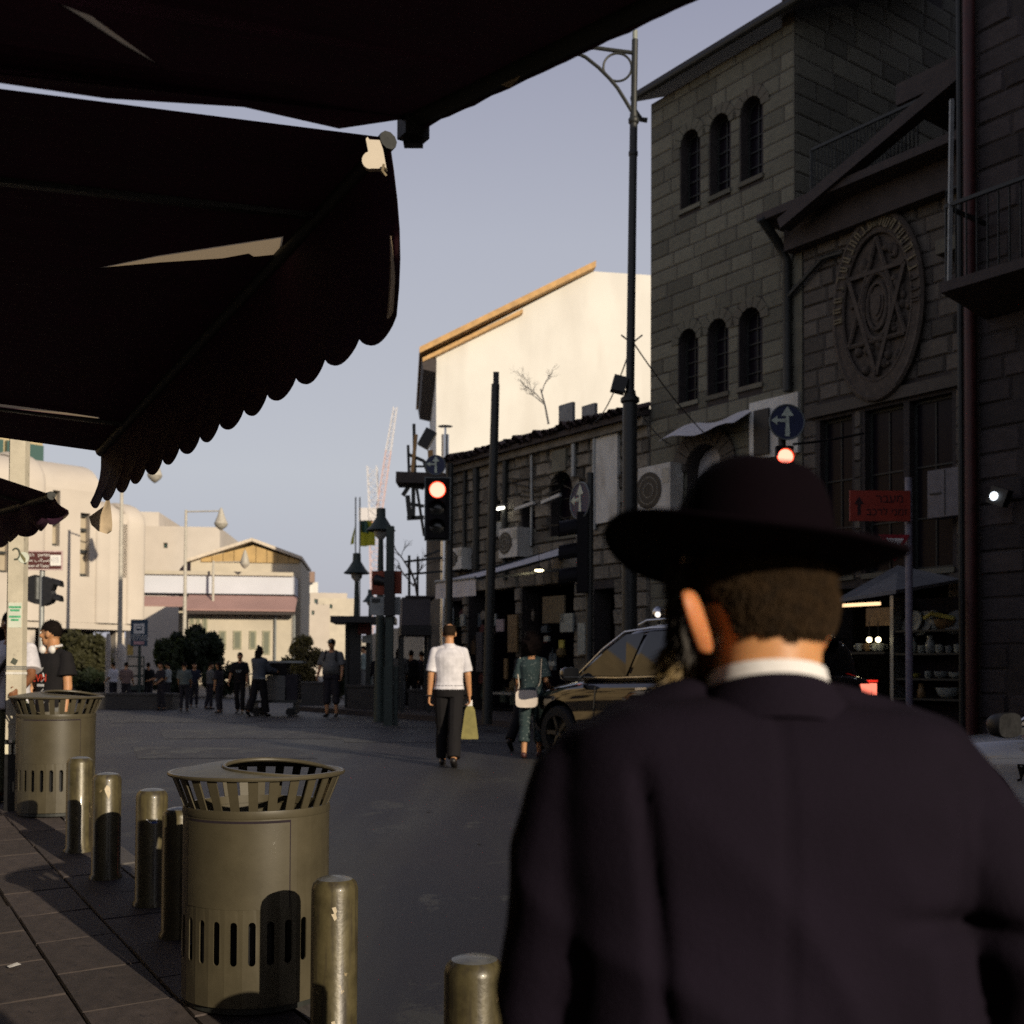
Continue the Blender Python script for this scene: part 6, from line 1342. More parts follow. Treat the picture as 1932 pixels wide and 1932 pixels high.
def crop():
    th = rnd.uniform(-math.pi, 0) if rnd.random() < .85 else rnd.uniform(-math.pi - .3, .3); z = rnd.uniform(-.066, .06)
    ca = math.cos(th); nape = -.045 + .010 * noise.noise((th * 5, 0, 0)) - .010 * math.exp(-((th + 1.75) / .10) ** 2) - .006 * math.exp(-((th + 1.2) / .3) ** 2)
    if abs(ca) > .80: nape += .055 * smooth((abs(ca) - .80) / .2)
    if z < nape + rnd.uniform(-.004, .012) * rnd.random(): return None
    q = onhead(th, z)
    if q is None: return None
    p, nr = q; ln = rnd.uniform(.009, .017) * (1 if z > -.035 else .55)
    d = (nr * .5 + Vector((rnd.uniform(-.3, .3) + .25 * noise.noise((th * 4, z * 30, 3)), rnd.uniform(-.2, .2), -1))).normalized()
    return p - nr * .001, p + d * ln * .6 + nr * .003, p + d * ln + nr * .001
strands(26000, crop, HAIRM, 'hair')
t = MB(); m2 = MB(); t.sphere((0, 0, 0), 1, 36, 24)
sv = [L(p[0] * .0765, p[1] * .0975, p[2] * .101 + .025) for p in t.v]; m2.v = [tuple(p) for p in sv]; m2.f = [f for f in t.f if sum(t.v[i][1] for i in f) / len(f) < .35 and sum(t.v[i][2] for i in f) / len(f) > -.40]
m2.build('scalp_hair', HAIRM, man, True)
BEARDM = mat('beard_hair', (.20, .135, .05), .6, .4, 80)
def beard():
    a = rnd.uniform(.0, math.pi); r = rnd.uniform(.8, 1.15); z = rnd.uniform(-.125, -.055)
    p = L(math.cos(a) * .066 * r, .03 + math.sin(a) * .075 * r, z); d = (hm @ Vector((math.cos(a) * .8 + rnd.uniform(-.6, .6), math.sin(a) * .6 + rnd.uniform(-.4, .4), -.8))).normalized(); ln = rnd.uniform(.012, .032)
    return p, p + d * ln * .6, p + d * ln + Vector((rnd.uniform(-.01, .01), rnd.uniform(-.01, .01), 0))
strands(5200, beard, BEARDM, 'beard', .0011)
def sidelock(sd):
    def g():
        t = rnd.random(); p = L(sd * (.070 + rnd.uniform(-.006, .008)), .034 + rnd.uniform(-.022, .022), .035 - .095 * t); d = (hm @ Vector((sd * .25 + rnd.uniform(-.3, .3), rnd.uniform(-.2, .3), -1))).normalized(); ln = rnd.uniform(.012, .03); return p, p + d * ln * .5, p + d * ln
    return g
for sd in (-1, 1): strands(1800, sidelock(sd), mat('sidelock_hair', (.02, .013, .008), .6), 'sidelock', .0012)
# hat
FELT = mat('black_felt', (.0030, .0013, .0027), .95, .2, 12, .3, 300, spec=.05)
hb = L(0, .008, .036); HT = Matrix.Translation(hb) @ (Matrix.Rotation(R(14), 4, 'Z') @ Matrix.Rotation(R(1), 4, 'X') @ Matrix.Rotation(R(6.5), 4, 'Y'))
bx, by = .161, .186; cx_, cy_ = .089, .106
def brim(a, b):
    t = 2 * math.pi * a; q = b; x = (cx_ + (bx - cx_) * q) * math.cos(t); y = (cy_ + (by - cy_) * q) * math.sin(t)
    z = .026 * q ** 2 * abs(math.cos(t)) ** 3 - .010 * q * max(0, math.sin(t + .7)) - .010 * q * max(0, math.sin(t)) + .016 * q ** 2 * max(0, -math.sin(t)); return HT @ Vector((x, y, z))
m = MB(); m.sheet(brim, 64, 8); m.sheet(lambda a, b: brim(a, b) + Vector((0, 0, .0035)), 64, 8); m.build('hat_brim', FELT, man, True)
MB().tube([brim(k / 64, 1) + Vector((0, 0, .002)) for k in range(65)], .0032, 6, False).build('brim_edge', FELT, man, True)
prof = [(1.0, 0), (1.0, .012), (.985, .03), (.945, .052), (.875, .074), (.78, .092), (.64, .106), (.45, .115), (.22, .119), (.02, .120)]
rings = [[HT @ Vector((cx_ * r * math.cos(t), cy_ * r * math.sin(t) * 1.0, z - (.012 * math.exp(-(cx_ * r * math.cos(t) / .018) ** 2) * (1 if z > .09 else 0) * (.4 + .6 * max(0, .5 + .5 * math.sin(t)))) - (.010 * max(0, math.sin(t)) * (z / .11)))) for t in [2 * math.pi * k / 48 for k in range(48)]] for r, z in prof]
MB().loft(rings).build('hat_crown', FELT, man, True)
MB().loft([[HT @ Vector(((cx_ + .0018) * math.cos(t), (cy_ + .0018) * math.sin(t), z)) for t in [2 * math.pi * k / 48 for k in range(48)]] for z in (.004, .034)], False).build('hat_band', mat('grosgrain', (.006, .005, .006), .5, .2, 30, .2, 200), man, True)
# white collar
COLW = cloth('white_collar', (.72, .70, .70), var=.04)
def ncol(t, rx, ry, z, cy): return Vector((rx * math.cos(t), cy + ry * math.sin(t), z))
m = MB(); zc0 = mz(1244)
def colr(a, b):
    t = math.pi * (1.0 - .62) + 2 * math.pi * .81 * (a) + math.pi * .56; t = -math.pi / 2 + (a - .5) * 2 * math.pi * .86; back = .5 + .5 * math.cos((a - .5) * 2 * math.pi)
    z = zc0 - .030 * (1 - back) ** 1.1 - .034 * b; return ncol(t, .0635 + .006 * b, .064 + .008 * b, z, -.004) + Vector((.003, 0, 0))
m.sheet(colr, 40, 4); m.sheet(lambda a, b: colr(a, b) * 1.0 + Vector((0, 0, .0)) - Vector((colr(a, b).x, colr(a, b).y, 0)) * .05, 40, 4); m.build('shirt_collar', COLW, man, True)
# jacket
m = MB()
def rowj(z, rx, ry, cy, cx=0): return z, rx, ry, cy, cx
xo = LX(1430, 1388).x
rows = [(neckz + .002, .072, .066, .0, .0), (mz(1335), .11, .076, .0, xo), (mz(1352), .168, .088, .0, xo), (mz(1378), .205, .100, 0, xo), (mz(1420), .214, .112, -.002, xo), (mz(1500), .222, .122, -.004, xo), (mz(1620), .222, .126, -.004, xo), (mz(1760), .214, .126, -.002, xo + .004), (mz(1932), .222, .132, 0, xo + .008), (.86, .235, .14, 0, xo), (.74, .24, .145, 0, xo), (.60, .245, .15, 0, xo)]
rings = []
for z, rx, ry, cy, cx in rows:
    rings.append([Vector((cx + rx * math.copysign(abs(math.cos(a)) ** .72, math.cos(a)), cy + ry * math.copysign(abs(math.sin(a)) ** .8, math.sin(a)), z)) for a in [2 * math.pi * k / 40 for k in range(40)]])
m.loft(rings)
for sd, uu, vv in ((-1, 1108, 1428), (1, 1762, 1420)): cap(m, Vector((xo + sd * .08, -.005, mz(1362))), .040, LX(uu, vv), .038, 14)
for sd, a, e, w in ((-1, shL, elL, wrL), (1, shR, elR, wrR)):
    cap(m, a, .056, a.lerp(e, .4), .060, 14); cap(m, a.lerp(e, .4), .060, e, .056, 14); cap(m, e, .056, w, .047, 14)
def wrinkle(me, amp):
    me.update(); nr = [v.normal.copy() for v in me.vertices]
    for v, n in zip(me.vertices, nr):
        p = v.co; q = Vector((p.x * .8 + p.z * .62, p.y, p.z * .8 - p.x * .62))            # folds run down and outwards
        s_ = 1 - abs(noise.noise(Vector((q.x * 8.5 + noise.noise(p * 3) * 1.5, q.y * 3, q.z * 2.4)))) * 2; h = .55 * max(-1, s_) + .5 * noise.noise(Vector((p.x * 6, p.y * 6, p.z * 3.2 + 5)))
        cr = math.exp(-((p.z - (mz(1695) - (p.x - .1) * .12)) / .014) ** 2) * smooth((p.x - .08) / .08)  # crease beside the bent elbow
        ar = math.exp(-((p.x - (shL.x + .055 + (shL.z - p.z) * .10)) / .010) ** 2) * smooth((shL.z + .05 - p.z) / .05) * .8
        ar2 = math.exp(-((p.x - (shR.x - .010)) / .007) ** 2) * smooth((shR.z + .05 - p.z) / .05) * .6
        v.co = p + n * (amp * h - .020 * cr - .013 * ar - .012 * ar2 - .004 * math.exp(-((p.x - xo) / .006) ** 2) * (1 if p.y < 0 else 0))
me = blob(m, .0085, 5, 'jacket', SUIT); wrinkle(me, .0145); link('jacket', me, None, man)
m = MB(); zj = mz(1268)
def jc(a, b):
    t = -math.pi / 2 + (a - .5) * 2 * math.pi * .80; back = .5 + .5 * math.cos((a - .5) * 2 * math.pi); z = zj - .034 * (1 - back) - .044 * b - .02 * b * (1 - back); o = .004 * math.sin(b * 3.1)
    return ncol(t, .071 + .030 * b + o, .073 + .024 * b + o, z, -.002) + Vector((.003, 0, 0))
m.sheet(jc, 44, 6); m.sheet(lambda a, b: jc(a, b) - Vector((jc(a, b).x, jc(a, b).y, 0)) * .06 - Vector((0, 0, .002)), 44, 6); m.build('jacket_collar', SUIT, man, True)
m = MB(); cap(m, Vector((0, 0, .70)), .14, Vector((0, 0, .88)), .14)
for sd in (-1, 1): f2.leg(m, sd, .02, 1.97, .02)
link('trousers', blob(m, .014, 3, 'trousers', SUIT), None, man)
for sd in (-1, 1):
    a = f2.ank[sd]; m = MB(); cap(m, a + Vector((0, -.045, -.03)), .042, a + Vector((0, .08, -.038)), .041); cap(m, a + Vector((0, .08, -.038)), .041, a + Vector((0, .16, -.045)), .032); link('shoe', blob(m, .01, 3, 'shoe', SHOEB), None, man)
# ================================================================== cars
def carpaint(name, col, rough=.06): 
    m = mat(name, col, rough, .05, 2, 0, 1, spec=.5, coat=1.0); return m
PAINTB = carpaint('black_paint', (.006, .006, .0065)); PAINTW = carpaint('white_paint', (.44, .45, .45), .25)
CARGL = glassmat('car_glass', (.006, .006, .007), .03, None, .7); RUB = mat('tyre_rubber', (.012, .012, .012), .8, .3, 20, .2, 60); RIMM = mat('alloy_rim', (.07, .07, .07), .35, .2, 10, 0, 1, metal=.8); TRIM = mat('black_trim', (.015, .015, .015), .5)
TAIL = mat('tail_lamp', (1, .2, .12), .3, 0, 1, emit=(1, .22, .14), estr=1.6)
TAILR = mat('tail_lamp_red', (.6, .02, .01), .3, 0, 1, emit=(1, .03, .015), estr=.9)
CHR = mat('bright_trim', (.55, .55, .55), .18, .1, 6, 0, 1, metal=1)
def make_car(loc, heading, paint, label, suv=True, brake=True):
    """x forward, y left, z up"""
    e = empty('car', loc, heading, label, 'car'); k = 1.0 if suv else .93
    W_ = .92; zb = .98 * k; zr = 1.68 * k
    # lower body: sections from nose to tail (x, half width, sill z, belt z, top z, crown half width)
    secs = [(2.22, .62, .42, .62, .70, .50), (2.12, .80, .26, .68, .84, .62), (1.9, .885, .22, .74, .93, .70), (1.3, W_, .22, .80, 1.02, .76), (.95, W_, .22, .84, 1.06, .80), (.4, W_, .22, .88, 1.04, .84), (-.6, W_, .22, .90, 1.06, .85), (-1.5, W_, .24, .94, 1.10, .85), (-1.95, .90, .30, .96, 1.12, .82), (-2.16, .82, .38, .95, 1.10, .74), (-2.24, .70, .48, .90, 1.02, .62)]
    rings = []
    for x, w, zs_, zm, zt, wt in secs:
        zt *= k; zm *= k
        half = [(0, zs_), (w * .86, zs_), (w * .97, zs_ + .10), (w, zs_ + .26), (w * .985, (zs_ + zm) / 2 + .1), (w, zm), (w * .97, zm + (zt - zm) * .45), (wt, zt), (0, zt + .03)]
        rings.append([Vector((x, y, z)) for y, z in half] + [Vector((x, -y, z)) for y, z in reversed(half[1:-1])])
    m = MB().loft(rings); me = evaluated(m.mesh('b', paint), [('SUBSURF', dict(levels=2))])
    for wx in (1.36, -1.32):                                            # wheel wells
        c = MB().tube([(wx, -1.2, .35), (wx, 1.2, .35)], .42, 28); cu = bpy.data.objects.new('cut', c.mesh('cut')); COL.objects.link(cu)
        o_ = bpy.data.objects.new('w', me); COL.objects.link(o_); md = o_.modifiers.new('b', 'BOOLEAN'); md.operation = 'DIFFERENCE'; md.object = cu; md.solver = 'EXACT'
        dg = bpy.context.evaluated_depsgraph_get(); me = bpy.data.meshes.new_from_object(o_.evaluated_get(dg), depsgraph=dg); bpy.data.objects.remove(o_); bpy.data.objects.remove(cu)
    me.materials.clear(); me.materials.append(paint); me.polygons.foreach_set('use_smooth', [True] * len(me.polygons)); me.set_sharp_from_angle(angle=R(50)); me.name = 'body'
    link('body', me, None, e)
    # cabin
    def pt(x, t):                                                       # side surface of the cabin: t 0 belt .. 1 roof
        zbelt = (1.05 + .03 * max(0, -x)) * k; roof = zr - .05 * ((x + .5) / 1.4) ** 2 * (1 if abs(x + .5) > .3 else .3); y = .835 - .21 * t; return y, zbelt + (roof - zbelt) * t
    xs = [1.12, .9, .6, .3, 0, -.5, -1.0, -1.5, -1.85, -2.05]
    def tops(x): return max(0, min(1, (1.15 - x) / .95)) ** .75 if x > .2 else (1 if x > -1.75 else max(.3, 1 - (-1.75 - x) / .5))
    rings = []
    for x in xs:
        tm = tops(x); y0, z0 = pt(x, 0); y1, z1 = pt(x, tm); z0 -= .06
        half = [(0, z0), (y0, z0), (y0, z0 + .06), ((y0 + y1) / 2 + .012, (z0 + z1) / 2 + .03), (y1, z1), (y1 * .82, z1 + .045 * tm), (0, z1 + .07 * tm)]
        rings.append([Vector((x, y, z)) for y, z in half] + [Vector((x, -y, z)) for y, z in reversed(half[1:-1])])
    me = evaluated(MB().loft(rings).mesh('c', paint), [('SUBSURF', dict(levels=2))]); me.materials.clear(); me.materials.append(paint); me.polygons.foreach_set('use_smooth', [True] * len(me.polygons)); me.name = 'cabin'; link('cabin', me, None, e)
    for sd in (1, -1):
        def side(x, t, o=.018): y, z = pt(x, t); b = .012 * math.sin(math.pi * t); return Vector((x, sd * (y + b + o), z))
        wins_ = [[(.98, .05), (.12, .05), (-.02, .88), (.30, .88), (.62, .55)], [(.04, .05), (-.92, .06), (-.88, .90), (-.10, .90)], [(-1.0, .07), (-1.78, .16), (-1.5, .84), (-.96, .90)]]
        for q in wins_:
            m = MB(); ps = [side(*p_) for p_ in q]; m.v = [tuple(p_) for p_ in ps] + [tuple(p_ - Vector((0, sd * .012, 0))) for p_ in ps]; n = len(ps); m.f = [tuple(t) for t in tessellate_polygon([[Vector((p_[0], p_[1], 0)) for p_ in q]])] + [(i, (i + 1) % n, n + (i + 1) % n, n + i) for i in range(n)]
            m.build('side_window', CARGL, e)
        MB().tube([side(x, t, .022) for x, t in ((1.06, .02), (.3, .015), (-.9, .03), (-1.6, .06), (-1.88, .2))], .012, 6).build('belt_trim', CHR, e, True)
        MB().tube([side(x, t, .018) for x, t in ((1.04, .04), (.66, .6), (.34, .93), (-.1, .97), (-.9, .97), (-1.5, .93), (-1.9, .5))], .014, 6).build('window_trim', CHR, e, True)
        if suv: MB().tube([Vector((x, sd * .60, zr + dz)) for x, dz in ((.15, .02), (0, .07), (-.8, .085), (-1.45, .06), (-1.6, .01))], .018, 8).build('roof_rail', CHR, e, True)
        mr = MB(); mr.loft([[Vector((1.0 + q * .09 * (1 if cc else 1), sd * 1.02 + w_ * cc_, 1.10 * k + h_ * ss_)) for cc_, ss_ in [(math.copysign(abs(math.cos(t)) ** .6, math.cos(t)), math.copysign(abs(math.sin(t)) ** .6, math.sin(t))) for t in np.linspace(0, 6.2832, 17)[:-1]]] for q, w_, h_, cc in ((-.75, .125, .082, 0), (-.6, .13, .088, 0), (.2, .12, .08, 0), (.8, .07, .05, 1))]); mr.bar((.95, sd * .84, 1.05 * k), (.98, sd * .98, 1.06 * k), .05); mo_ = mr.build('mirror', BLACKP if not suv else paint, e, True)
        for x in (.62, -.30, -1.18): MB().tube([(x + .02, sd * (W_ + .001), .42), (x, sd * (W_ + .0015), .7), (x - .02, sd * (W_ - .004), .95 * k)], .006, 5).build('door_gap', TRIM, e)
        for x in (-.16, -1.04): MB().bar((x, sd * (W_ + .018), .93 * k), (x - .2, sd * (W_ + .018), .94 * k), .022, .03).build('door_handle', CHR if suv else paint, e)
        MB().bar((1.0, sd * .90, .25), (-1.0, sd * .90, .25), .06, .09).build('sill', TRIM, e)
        for wx in (1.36, -1.32):
            w_ = MB(); w_.lathe([(.22, -.11), (.32, -.11), (.345, -.07), (.345, .07), (.32, .11), (.22, .11)], 32, close=False); to = w_.build('tyre', RUB, e, True, (wx, sd * .81, .345), (R(90), 0, 0))
            r_ = MB(); r_.lathe([(.02, .06), (.06, .075), (.06, .05)], 16); 
            for q in range(5):
                a = 2 * math.pi * q / 5; r_.bar((.04 * math.cos(a), .04 * math.sin(a), .07), (.215 * math.cos(a), .215 * math.sin(a), .085), .05, .03)
            r_.lathe([(.20, -.05), (.225, .09), (.235, .09), (.23, -.05)], 28, close=False); r_.lathe([(.0, -.02), (.2, -.02)], 24, close=False); r_.build('rim', RIMM, to, True, None, (math.pi if sd > 0 else 0, 0, 0))
        hl = MB(); hl.sphere((2.0, sd * .70, .76), (.17, .13, .07), 14, 8); hl.build('headlight', glassmat('headlight_glass', (.35, .36, .36), .1), e, True)
        tl_ = MB(); tl_.loft([[Vector((x, sd * y, z)) for y, z in ((y0, z0), (y1, z0), (y1, z1), (y0, z1))] for x, y0, y1, z0, z1 in ((-1.78, .895, .925, .93, .98), (-2.02, .86, .915, .88, 1.02), (-2.17, .72, .865, .88, 1.02))]); tl_.build('tail_light', TAIL if brake else TAILR, e)
        MB().box((-2.2, sd * .60, .95), (.06, .17, .13)).build('tail_light', TAIL if brake else TAILR, e)
        MB().box((-2.05, sd * .80, 1.045), (.22, .19, .022)).build('tail_strip', TAILR, e)
    m = MB(); a = [(1.04, .74, 1.10), (.36, .56, 1.60), (.36, -.56, 1.60), (1.04, -.74, 1.10)]; m.v = [(x + .03, y, z * k + .03) for x, y, z in a] + [(x + .02, y, z * k + .02) for x, y, z in a]; m.f = [(0, 1, 2, 3), (7, 6, 5, 4)]; m.build('windscreen', CARGL, e)
    MB().box((-2.26, 0, .62), (.03, .52, .12)).build('number_plate', mat('plate_yellow', (.5, .42, .06), .5), e)
    MB().box((-1.98, 0, 1.5 * k), (.28, 1.1, .03)).build('spoiler', paint, e)
    return e
hd = math.atan2(S.y, S.x)
pf = P(1034, 1383, 14.3)                                                # front wheel of the dark car
so = Vector((pf.x, pf.y, 0)) - S * 1.36 - N * .9 + Vector((.12, 0, 0))
suv = make_car((so.x, so.y, .26), hd, PAINTB, 'glossy black car with lit brake lamps driving away behind the man in the hat', True, True)
pm = P(1895, 1368, 7.6); S2 = KS
so2 = Vector((pm.x, pm.y, 0)) - S2 * .98 - Vector((-KN.x, -KN.y, 0)) * 1.02
wc = make_car((so2.x, so2.y, groundz(so2.x, so2.y)), math.atan2(S2.y, S2.x), PAINTW, 'pale grey car with black door lettering at the right edge', False, False)
text(heb('עירית'), .20, SIGB, wc, (.72, .935, .70), (R(90), 0, R(180)), name='lettering'); text(heb('ירושלים'), .07, SIGB, wc, (.72, .935, .56), (R(90), 0, R(180)))
# ================================================================== air conditioners and old shop fittings
def ac_unit(u, v, label, w=.85, h=.62, dep=.34, grp='air conditioners on the old houses'):
    x, z = FP.hit(u, v, .3); e = empty('air_conditioner', FP.w(x, z - h / 2, .05), FP.rz, label, 'air conditioner', grp); sg_ = 1 if Vector((-FP.x.y, FP.x.x, 0)).dot(FP.n) > 0 else -1
    MB().box((0, sg_ * dep / 2, h / 2), (w, dep, h)).build('casing', ACWHITE, e)
    y = sg_ * (dep + .004); MB().lathe([(h * .38, 0), (h * .38, .012), (.02, .012)], 28).build('fan_grille', BLACKP, e, False, (-w * .16, y - sg_ * .004, h / 2), (R(-90 * sg_), 0, 0))
    for q in (.15, .28): MB().lathe([(h * q, 0), (h * q, .006), (h * q - .008, .006), (h * q - .008, 0)], 24, close=False).build('grille_ring', GREYMETAL, e, False, (-w * .16, sg_ * (dep + .012), h / 2), (R(-90 * sg_), 0, 0))
    MB().box((w * .36, y, h * .75), (w * .2, .01, h * .3)).build('panel', GREYMETAL, e); MB().box((w * .2, y, h * .5), (.03, .012, h * .3)).build('label_plate', DARKMETAL, e)
    for sx in (-.35, .35): MB().bar((w * sx, 0, -.02), (w * sx, sg_ * dep, -.02), .04).build('bracket', DARKMETAL, e)
    return e
ac_unit(1241, 925, 'large pale air conditioner beside the tall lamp post', .95, 1.0, .36)
ac_unit(971, 1025, 'boxy air conditioner above the grey shop awning', .75, .7, .45)
ac_unit(863, 1055, 'small air conditioner at the far end above the awning valance', .65, .55)
x, z = FP.hit(1452, 805, .2); e = empty('wall_cabinet', FP.w(x, z, .03), FP.rz, 'pale wall board with a dark panel behind the blue arrow sign', 'board'); MB().box((0, -.03, 0), (1.15, .1, 1.1)).build('board', ACWHITE, e); MB().box((-.25, -.10, -.05), (.36, .05, .85)).build('dark_panel', BLACKP, e)
x, z = PN3.hit(1815, 928, .2) if False else FP.hit(1800, 928, .3); e = empty('meter_cabinet', FP.w(x, z, .03), FP.rz, 'grey electric cabinet box on the dark wall by the rust pipe', 'cabinet'); MB().box((0, -.17, 0), (.85, .32, .75)).build('casing', mat('cabinet_grey', (.15, .14, .15), .6), e); MB().box((-.28, -.335, .0), (.2, .015, .03)).build('handle', BLACKP, e); MB().box((-.12, -.335, 0), (.012, .012, .7)).build('seam', BLACKP, e)
# white lit flood lamp at right
x, z = PN3.hit(1880, 936, .4); e = empty('flood_lamp', PN3.w(x, z, .4), FP.rz, 'small lit white flood lamp at the right edge', 'lamp'); MB().box((0, .08, 0), (.26, .14, .24), Matrix.Rotation(.4, 3, 'Y')).build('casing', BLACKP, e)
sgn_ = -1
MB().sphere((-.02, -.03, 0), (.06, .03, .06), 14, 10).build('lamp', mat('cold_light', (.9, .95, 1), .4, 0, 1, emit=(.85, .93, 1), estr=2.5), e, True); MB().bar((0, .1, 0), (0, .42, .05), .04).build('bracket', DARKMETAL, e)
# shop awning on the old house
fa = mat('grey_awning', (.62, .60, .60), .8, .12, 3, .15, 40)
sa = empty('shop_awning', FP.w(fx(960, 1060), 2.6, 1), 0, 'pale grey sloping shop awning with a hanging valance on the old house', 'awning')
A_ = PN(822, 1098, FC + 2.8); B_ = PN(897, 1090, FC + 2.8); C_ = PN(1066, 1044, FC + .1); D_ = PN(1052, 1034, FC + .1)
m = MB(); fs_ = lambda a, b: A_.lerp(B_, b).lerp(D_.lerp(C_, b), a) - Vector((0, 0, .05 * math.sin(math.pi * a))); m.sheet(fs_, 12, 4); m.sheet(lambda a, b: fs_(a, b) - Vector((0, 0, .02)), 12, 4); wpart(m, 'canvas', fa, sa, True)
m = MB(); m.sheet(lambda a, b: A_.lerp(B_, a) - Vector((0, 0, .02 + .36 * b)) + N * (.02 * math.sin(a * 18) * b), 18, 4); wpart(m, 'valance', fa, sa, True); wpart(MB().tube([A_, B_], .035, 8), 'front_bar', GREYMETAL, sa); 
for a, b in ((A_, D_), (B_, C_)): wpart(MB().bar(a - Vector((0, 0, .03)), b - Vector((0, 0, .03)), .05), 'arm', DARKMETAL, sa)
C2 = FP.w(fx(1060, 1080), C_.z - .35, .1); wpart(MB().bar(B_ - Vector((0, 0, .05)), C2, .05), 'arm', GREYMETAL, sa)
# dark kiosk box and bus shelter at the end of the street
p = P(782, 1155, 27); kk = 27 / FPX; e = empty('kiosk', (p.x, p.y, .3), R(8), 'grey box shaped kiosk canopy with a dull mauve side panel', 'kiosk')
KG = mat('kiosk_grey', (.075, .066, .07), .7, .15, 3); zt_, zb_ = P(782, 1131, 27).z - .3, P(782, 1182, 27).z - .3
MB().box((0, 0, (zt_ + zb_) / 2), (52 * kk, 1.6, zt_ - zb_)).build('canopy', KG, e); MB().box((0, 0, zb_ - .12), (56 * kk, 1.8, .22)).build('edge', BLACKP, e); MB().box((.1, .1, zt_ + .02), (54 * kk, 1.9, .04)).build('roof', ROOFM, e)
for sx in (-1, 1):
    for sy in (-1, 1): MB().box((sx * 25 * kk, sy * .7, (zb_ - .23) / 2), (.08, .08, zb_ - .23)).build('post', DARKMETAL, e)
p = P(688, 1200, 29); kk = 29 / FPX; bs = empty('bus_shelter', (p.x, p.y, .26), R(4), 'dark bus shelter with a flat roof and red panels beside the planter', 'bus shelter'); Zs = lambda v: P(688, v, 29).z - .26
MB().box((0, 0, Zs(1171)), (118 * kk, 1.7, .16)).build('roof', BLACKP, bs); MB().box((-20 * kk, .2, (Zs(1171) - .1) / 2 + .0), (26 * kk, .12, Zs(1171) - .1)).build('side_panel', BLACKP, bs)
for du in (-33, 6, 36): MB().box((du * kk, .2, (Zs(1171) - .08) / 2), (.12, .12, Zs(1171) - .08)).build('post', DARKMETAL, bs)
MB().box((0, -.1, Zs(1187)), (24 * kk, .06, 20 * kk)).build('sign_board', mat('dull_red', (.12, .022, .016), .6), bs); MB().box((4 * kk, -.1, Zs(1206)), (17 * kk, .06, 14 * kk)).build('notice', PALEC, bs); MB().box((-4 * kk, .5, .35), (50 * kk, .4, .08)).build('bench', DARKMETAL, bs)
# red and pale boards, square post and horn speaker by the bell lamp
p = P(735, 1200, 22.5); kk = 22.5 / FPX; e = empty('signal_post', (p.x, p.y, .26), 0, 'dark square post carrying red boards and pale notices beside the bell lamp', 'sign'); Zp = lambda v: P(735, v, 22.5).z - .26; X_ = lambda u: (u - 735) * kk
MB().box((0, 0, Zp(993) / 2), (.15, .15, Zp(993))).build('post', GREEND, e)
RB = mat('board_red', (.24, .045, .018), .6, .15, 4)
for u0, u1, v0, v1, mt, nm in ((700, 733, 1077, 1122, RB, 'red_board'), (741, 757, 1077, 1120, RB, 'red_board'), (697, 728, 1126, 1161, PALEC, 'notice'), (741, 755, 1126, 1160, PALEC, 'notice')):
    MB().box((X_((u0 + u1) / 2), .05 if u0 < 735 else .03, (Zp(v0) + Zp(v1)) / 2), ((u1 - u0) * kk, .04, (v1 - v0) * kk)).build(nm, mt, e)
MB().box((X_(708), .02, Zp(1133)), (.16, .02, .08)).build('notice_print', DARKMETAL, e)
m = MB().lathe([(.05, 0), (.07, .15), (.12, .35), (.13, .36)], 18); m.build('horn', BLACKP, e, True, (X_(738), -.1, Zp(1100)), (R(-80), 0, R(60))); MB().box((0, -.03, Zp(1120)), (.2, .25, .9)).build('signal_head', BLACKP, e)
for u in (728, 747): MB().box((X_(u), .05, .6), (.08, .08, 1.2)).build('leg', GREEND, e)
# bus stop sign
p = P(262, 1250, 32); kk = 32 / FPX; e = empty('bus_stop_sign', (p.x, p.y, .26), 0, 'blue bus stop sign with a white bus pictogram and a pale timetable board', 'sign'); Zb = lambda v: P(262, v, 32).z - .26; X_ = lambda u: (u - 262) * kk
MB().tube([(0, .05, 0), (0, .05, Zb(1172))], .045, 8).build('pole', GREEND, e); SB = mat('bus_blue', (.04, .07, .11), .6)
MB().box((0, 0, Zb(1194)), (32 * kk, .03, 50 * kk)).build('plate', SB, e); MB().box((0, -.02, Zb(1186)), (20 * kk, .01, 19 * kk)).build('pictogram', LETW, e); MB().box((0, -.03, Zb(1185)), (11 * kk, .01, 8 * kk)).build('bus_mark', SB, e); MB().box((0, -.037, Zb(1184)), (8 * kk, .006, 4 * kk)).build('bus_mark', LETW, e)
text(heb('יפו מרכז'), .13, LETW, e, (0, -.025, Zb(1200))); text(heb('מחנה יהודה'), .12, LETW, e, (0, -.025, Zb(1206))); MB().box((0, -.02, Zb(1213)), (20 * kk, .01, 6 * kk)).build('route_pill', mat('pill_pink', (.55, .32, .33), .6), e)
MB().box((X_(245), .02, Zb(1226)), (11 * kk, .03, 20 * kk)).build('yellow_plate', mat('sign_yellow', (.52, .36, .10), .6), e)
for v in (1248, 1266, 1285): MB().box((X_(254), .10, Zb(v)), (28 * kk, .04, 15 * kk)).build('timetable', mat('paper_cream', (.6, .52, .42), .7, .15, 4), e)
MB().box((X_(254), .13, Zb(1270)), (31 * kk, .05, 64 * kk)).build('timetable_frame', GREEND, e)
for u, v0, v1, w_, lab in ((228, 1215, 1290, 18, 'cream rounded kiosk pillar left of the bus sign'), (204, 1195, 1290, 10, 'slim pale advertising column before the museum arcade')):
    p = P(u, 1250, 36); kk2 = 36 / FPX; h = P(u, v0, 36).z - .26; tag(MB().lathe([(w_ * kk2 / 2, 0), (w_ * kk2 / 2, h * .85), (w_ * kk2 * .4, h * .95), (.05, h)], 16).build('pillar', PALE, None, True, (p.x, p.y, .26)), lab, 'pillar')
